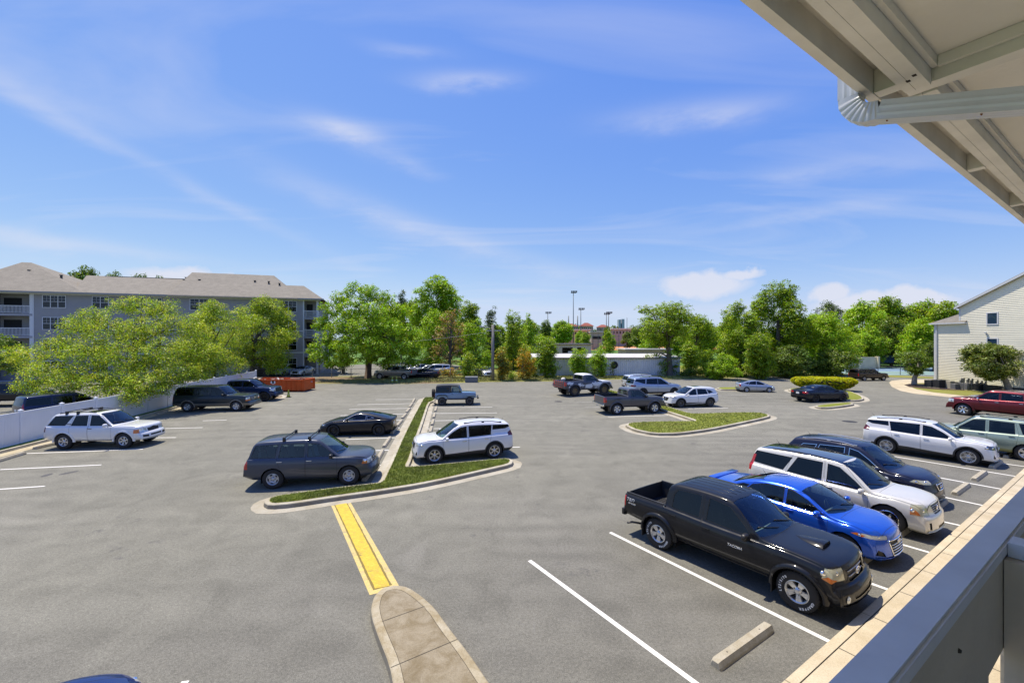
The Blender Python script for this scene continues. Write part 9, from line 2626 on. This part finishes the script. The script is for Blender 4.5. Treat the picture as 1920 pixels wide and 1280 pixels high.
# --- the open crowned tree and its vines
tree('open_crowned_tree', 'open crowned tree spreading over the right end of the metal shed', 1172, 1312, 570, 652, 63.9, 'mid', 30, 28, .23, 13, 1256, 'umbrella', .30, .40, limbs=20, twigs=4, shell=.5, extra=[(-.9, .2, 1.3, .8, .6, 1.4), (0, 0, 3.0, .8, .8, 1.8), (1.0, .2, 1.5, .8, .6, 1.5), (-2.4, .5, 3.0, 1.6, .5, .35), (1.5, .4, 3.1, .8, .6, .5)], mix=(.4, .25, .35))
tree('bush', 'green bush on the far side of the metal shed', 1198, 1238, 625, 672, 82, 'fresh', 12, 26, .27, 12, 1218, 'round', .5, .14, cat='bush')
tree('tree', 'broad tree behind the open crowned one', 1268, 1345, 590, 668, 92, 'mid', 20, 20, .34, 12, 1305, 'broad', .4, .25)
tree('bush', 'dark scrub at the end of the metal shed', 1274, 1312, 690, 715, 63, 'dark', 10, 32, .18, 12, 1292, 'broad', .5, .06, cat='bush')
tree('bush', 'vine covered mound left of the big tree mass', 1305, 1348, 655, 716, 62, 'mid', 14, 34, .2, 13, 1326, 'column', .45, .12, cat='bush')
# --- the tall mass right of centre
tree('tall_tree', 'tallest dark green tree in the mass right of centre', 1398, 1516, 530, 700, 66, 'mid', 34, 30, .27, 15, 1462, 'round', .32, .42, mix=(.4, .2, .4))
tree('tree', 'left shoulder tree of the mass right of centre', 1345, 1425, 562, 700, 64, 'mid', 26, 30, .25, 14, 1388, 'broad', .36, .3, mix=(.45, .25, .3))
tree('tree', 'yellow-green tree on the right shoulder of the mass', 1495, 1608, 584, 705, 66, 'fresh', 28, 28, .25, 14, 1550, 'broad', .36, .3, mix=(.5, .3, .2))
tree('vine_covered_bush', 'bright vine covered bush at the foot of the mass', 1322, 1392, 664, 718, 59, 'fresh', 18, 38, .19, 14, 1350, 'broad', .42, .1, cat='bush')
tree('vine_covered_bush', 'vine draped bush in the middle of the mass behind the silver hatchback', 1385, 1460, 625, 716, 59.5, 'mid', 20, 34, .21, 14, 1424, 'column', .4, .14, cat='bush')
tree('thicket', 'dark shaded thicket under the tallest tree', 1440, 1530, 648, 713, 62, 'dark', 20, 30, .22, 13, 1486, 'broad', .42, .12, cat='bush')
tree('thicket', 'dark thicket under the yellow-green tree by the tan wall', 1515, 1600, 655, 711, 63, 'dark', 18, 30, .22, 13, 1556, 'broad', .42, .12, cat='bush', mix=(.4, .4, .2))
tree('pine_tree', 'dark open pine on the skyline above the yellow-green tree', 1522, 1580, 563, 640, 115, 'pine', 20, 14, .38, 11, 1548, 'round', .34, .3, limbs=12, twigs=3)
tree('palmetto_bush', 'spiky light bush left of the dark brown SUV', 1585, 1608, 690, 712, 66, 'fresh', 8, 36, .3, 12, 1597, 'round', .5, .05, elong=6, cat='bush')
# --- the garden trees by the siding house
tree('leaning_tree', 'small umbrella shaped tree with twin pale trunks beside the siding house', 1675, 1752, 659, 704, 51.5, 'dark', 20, 55, .17, 15, 1714, 'umbrella', .34, .26, limbs=10, lean=(.6, 0), mix=(.42, .38, .2), mt=mat('pale_bark', (.24, .22, .19), .9, noise=(5, .2)), extra=None, flat=.5)
tree('round_tree', 'dense round dark glossy tree on a leaning trunk before the siding house', 1805, 1912, 645, 712, 45.0, 'glossy', 34, 60, .19, 16, 1892, 'round', .34, .26, lean=(-1.6, 0), mt=mat('pale_bark', (.24, .22, .19), .9), mix=(.45, .33, .22), flat=.6, limbs=10)

# --- woods in the background: four crowns, repeated with other sizes and turns
protos = []
for i, (sty, shp, n_, dn) in enumerate((('mid', 'round', 24, 1.0), ('fresh', 'broad', 24, 1.0), ('dark', 'round', 22, 1.0), ('mid', 'broad', 26, 1.0))):
 bl = crown_blobs(10, 9, 1.0, 12, n_, 300 + i, shp, .36)
 c, o = blob_clumps(bl, 22, 310 + i)
 protos.append((leaves(c, o, 13, .40, .75, LF[sty], 320 + i, 1.8, 0, (.45, .3, .25), .7), trunk_mesh(8, .3, bl, 330 + i, 5)))
pbl = crown_blobs(7, 7, 7, 15, 22, 350, 'cone', .5); c, o = blob_clumps(pbl, 18, 351)
protos.append((leaves(c, o, 12, .42, .7, LF['pine'], 352, 2.2), trunk_mesh(14, .3, pbl, 353, 6)))
WG = 'trees of the woods behind the siding house'
def wood(lst, group, where):
 for i, (u0, u1, vt, d, k) in enumerate(lst):
  xc, w, _, zt = local(u0, u1, vt, 700, d)
  me_c, me_t = protos[k]
  kind = ['mid green', 'bright green', 'dark green', 'broad green', 'dark pine'][k]
  lab = f"{kind} {'pine' if k == 4 else 'tree'} {where[i]}"
  add_tree('pine_tree' if k == 4 else 'woodland_tree', lab, 'tree', (xc, d, 0), me_c, me_t, (w / 10, w / 10, zt / 12.3 if k < 4 else zt / 15.2), i * 1.3, group)
wood([(1575, 1660, 566, 92, 1), (1615, 1710, 558, 98, 3), (1680, 1765, 562, 102, 0), (1735, 1815, 566, 96, 3), (1600, 1660, 612, 84, 1), (1640, 1705, 596, 86, 2), (1690, 1770, 598, 78, 1), (1590, 1640, 640, 83, 0), (1640, 1700, 638, 88, 2), (1725, 1775, 640, 74, 2), (1790, 1850, 575, 110, 0)],
 WG, ['leftmost on the skyline of the right-hand woods', 'forming the highest hump of the right-hand woods', 'third hump of the skyline of the woods', 'last on the skyline before the gable', 'low at the left end of the woods behind the tan wall', 'in the middle of the woods above the blue court', 'nearest before the siding house, above the leaning tree', 'low above the tan wall', 'low above the navy windscreen', 'low against the corner of the siding house', 'hidden mostly behind the gable'])
wood([(112, 205, 503, 118, 2), (150, 195, 502, 112, 4), (185, 250, 513, 122, 2), (230, 300, 517, 128, 2), (275, 325, 521, 135, 2), (85, 135, 512, 125, 4)], 'trees behind the apartment block',
 ['highest behind the apartment roof', 'standing out of the hump behind the apartment roof', 'right of the hump behind the apartment roof', 'lower still behind the apartment ridge', 'rightmost behind the apartment ridge', 'leftmost behind the apartment roof'])
wood([(690, 760, 575, 100, 2), (560, 640, 600, 95, 0), (740, 800, 560, 105, 0), (830, 900, 600, 108, 3), (900, 960, 606, 112, 0), (960, 1020, 600, 118, 3), (1290, 1360, 604, 120, 0), (1180, 1240, 606, 150, 2), (1240, 1300, 606, 140, 3), (1340, 1400, 590, 105, 3), (1500, 1560, 588, 100, 0)], 'trees filling the middle distance',
 ['behind the big shade tree', 'behind the corner of the apartment block', 'between the shade tree and the tall tree, farther off', 'behind the half bare tree', 'far behind the utility pole', 'behind the vine-draped tree', 'behind the open crowned tree on its right', 'behind the open crowned tree on its left', 'far behind the middle of the open crown', 'just behind the left shoulder of the tall mass', 'just behind the right shoulder of the tall mass'])
wood([(1075, 1100, 620, 200, 1), (1084, 1112, 622, 190, 0), (1163, 1190, 622, 230, 2), (1185, 1215, 624, 210, 0), (1128, 1150, 612, 260, 2), (1180, 1200, 612, 300, 2)], 'trees round the sports ground',
 ['right at the foot of the tallest floodlight pole', 'left of the backstop netting', 'beyond the clay infield on the right', 'at the far right corner of the clay infield', 'behind the two close floodlight poles', 'far right of the red roofed houses'])
# far wooded skyline, one mass
rs = np.random.RandomState(77); bl = []
for x in np.arange(-260, 700, 9):
 d = 470 + rs.uniform(-40, 60); h = rs.uniform(13, 21)
 bl.append((x, d, h * .5, rs.uniform(7, 12), 6, h * .55))
c, o = blob_clumps(bl, 1.3, 78)
far = leaves(c, o, 9, 2.1, 3.2, LF['dark'], 79, 1.6)
o_ = tag(link(bpy.data.objects.new('far_woods', far)), 'dark wooded skyline far behind the sports ground', 'woods', None, 'stuff')

# --- the clipped hedge on the small island
hc = G(1545, 731.5)
def hedge():
 rs = np.random.RandomState(4); a, b, h = 3.05, 1.55, 1.22
 n = 5200
 ph = rs.rand(n) * 2 * math.pi; t = rs.rand(n)
 # profile: undercut foot, widest at 55 % height, gently domed top
 prof_t = np.array([0, .15, .45, .62, .8, 1.0]); prof_r = np.array([.62, .80, .98, .96, .80, .0]); prof_z = np.array([.05, .25, .62, .80, .97, 1.0])
 t = np.where(rs.rand(n) < .55, .62 + .38 * rs.rand(n) ** .6, t)
 r = np.interp(t, prof_t, prof_r); z = np.interp(t, prof_t, prof_z) * h
 lump = 1 + .035 * np.sin(ph * 5 + 1) + .03 * np.sin(ph * 9)
 sq = 1 / (np.abs(np.cos(ph)) ** 2.6 + np.abs(np.sin(ph)) ** 2.6) ** (1 / 2.6)
 ang = np.where(rs.rand(n) < .0, 0, 1)
 c = np.c_[np.cos(ph) * sq * r * a * lump, np.sin(ph) * sq * r * b * lump, z + .03 * np.sin(ph * 7 + t * 9)]
 keep = rs.rand(n) < 1
 o = np.c_[np.cos(ph) * (1 - t), np.sin(ph) * (1 - t), t]
 me = leaves(c, o, 14, .085, .11, LF['hedge'], 6, 1.6, 0, (.5, .25, .25), .45)
 root = tag(empty('clipped_hedge', (hc.x, hc.y, .15), rad(-12)), 'clipped lens shaped yellow-green hedge behind the black sedan', 'hedge')
 link(bpy.data.objects.new('foliage', me), root)
 bm = bmesh.new()
 rings = []
 for k in range(10):
  tt = k / 9 * .97; rr = np.interp(tt, prof_t, prof_r) * .95; zz = np.interp(tt, prof_t, prof_z) * h * .95
  rings.append([bm.verts.new((math.cos(p) * rr * a * (1 / (abs(math.cos(p)) ** 2.6 + abs(math.sin(p)) ** 2.6) ** (1 / 2.6)), math.sin(p) * rr * b * (1 / (abs(math.cos(p)) ** 2.6 + abs(math.sin(p)) ** 2.6) ** (1 / 2.6)), zz)) for p in [2 * math.pi * j / 36 for j in range(36)]])
 for r0, r1 in zip(rings, rings[1:]):
  for j in range(36): bm.faces.new((r0[j], r0[(j + 1) % 36], r1[(j + 1) % 36], r1[j]))
 bm.faces.new(rings[-1])
 obj('inner_twigs', bm, mat('inner_twig_brown', (.035, .028, .018), .95), root)  # solid dark core, stands in for the shade inside the hedge
hedge()
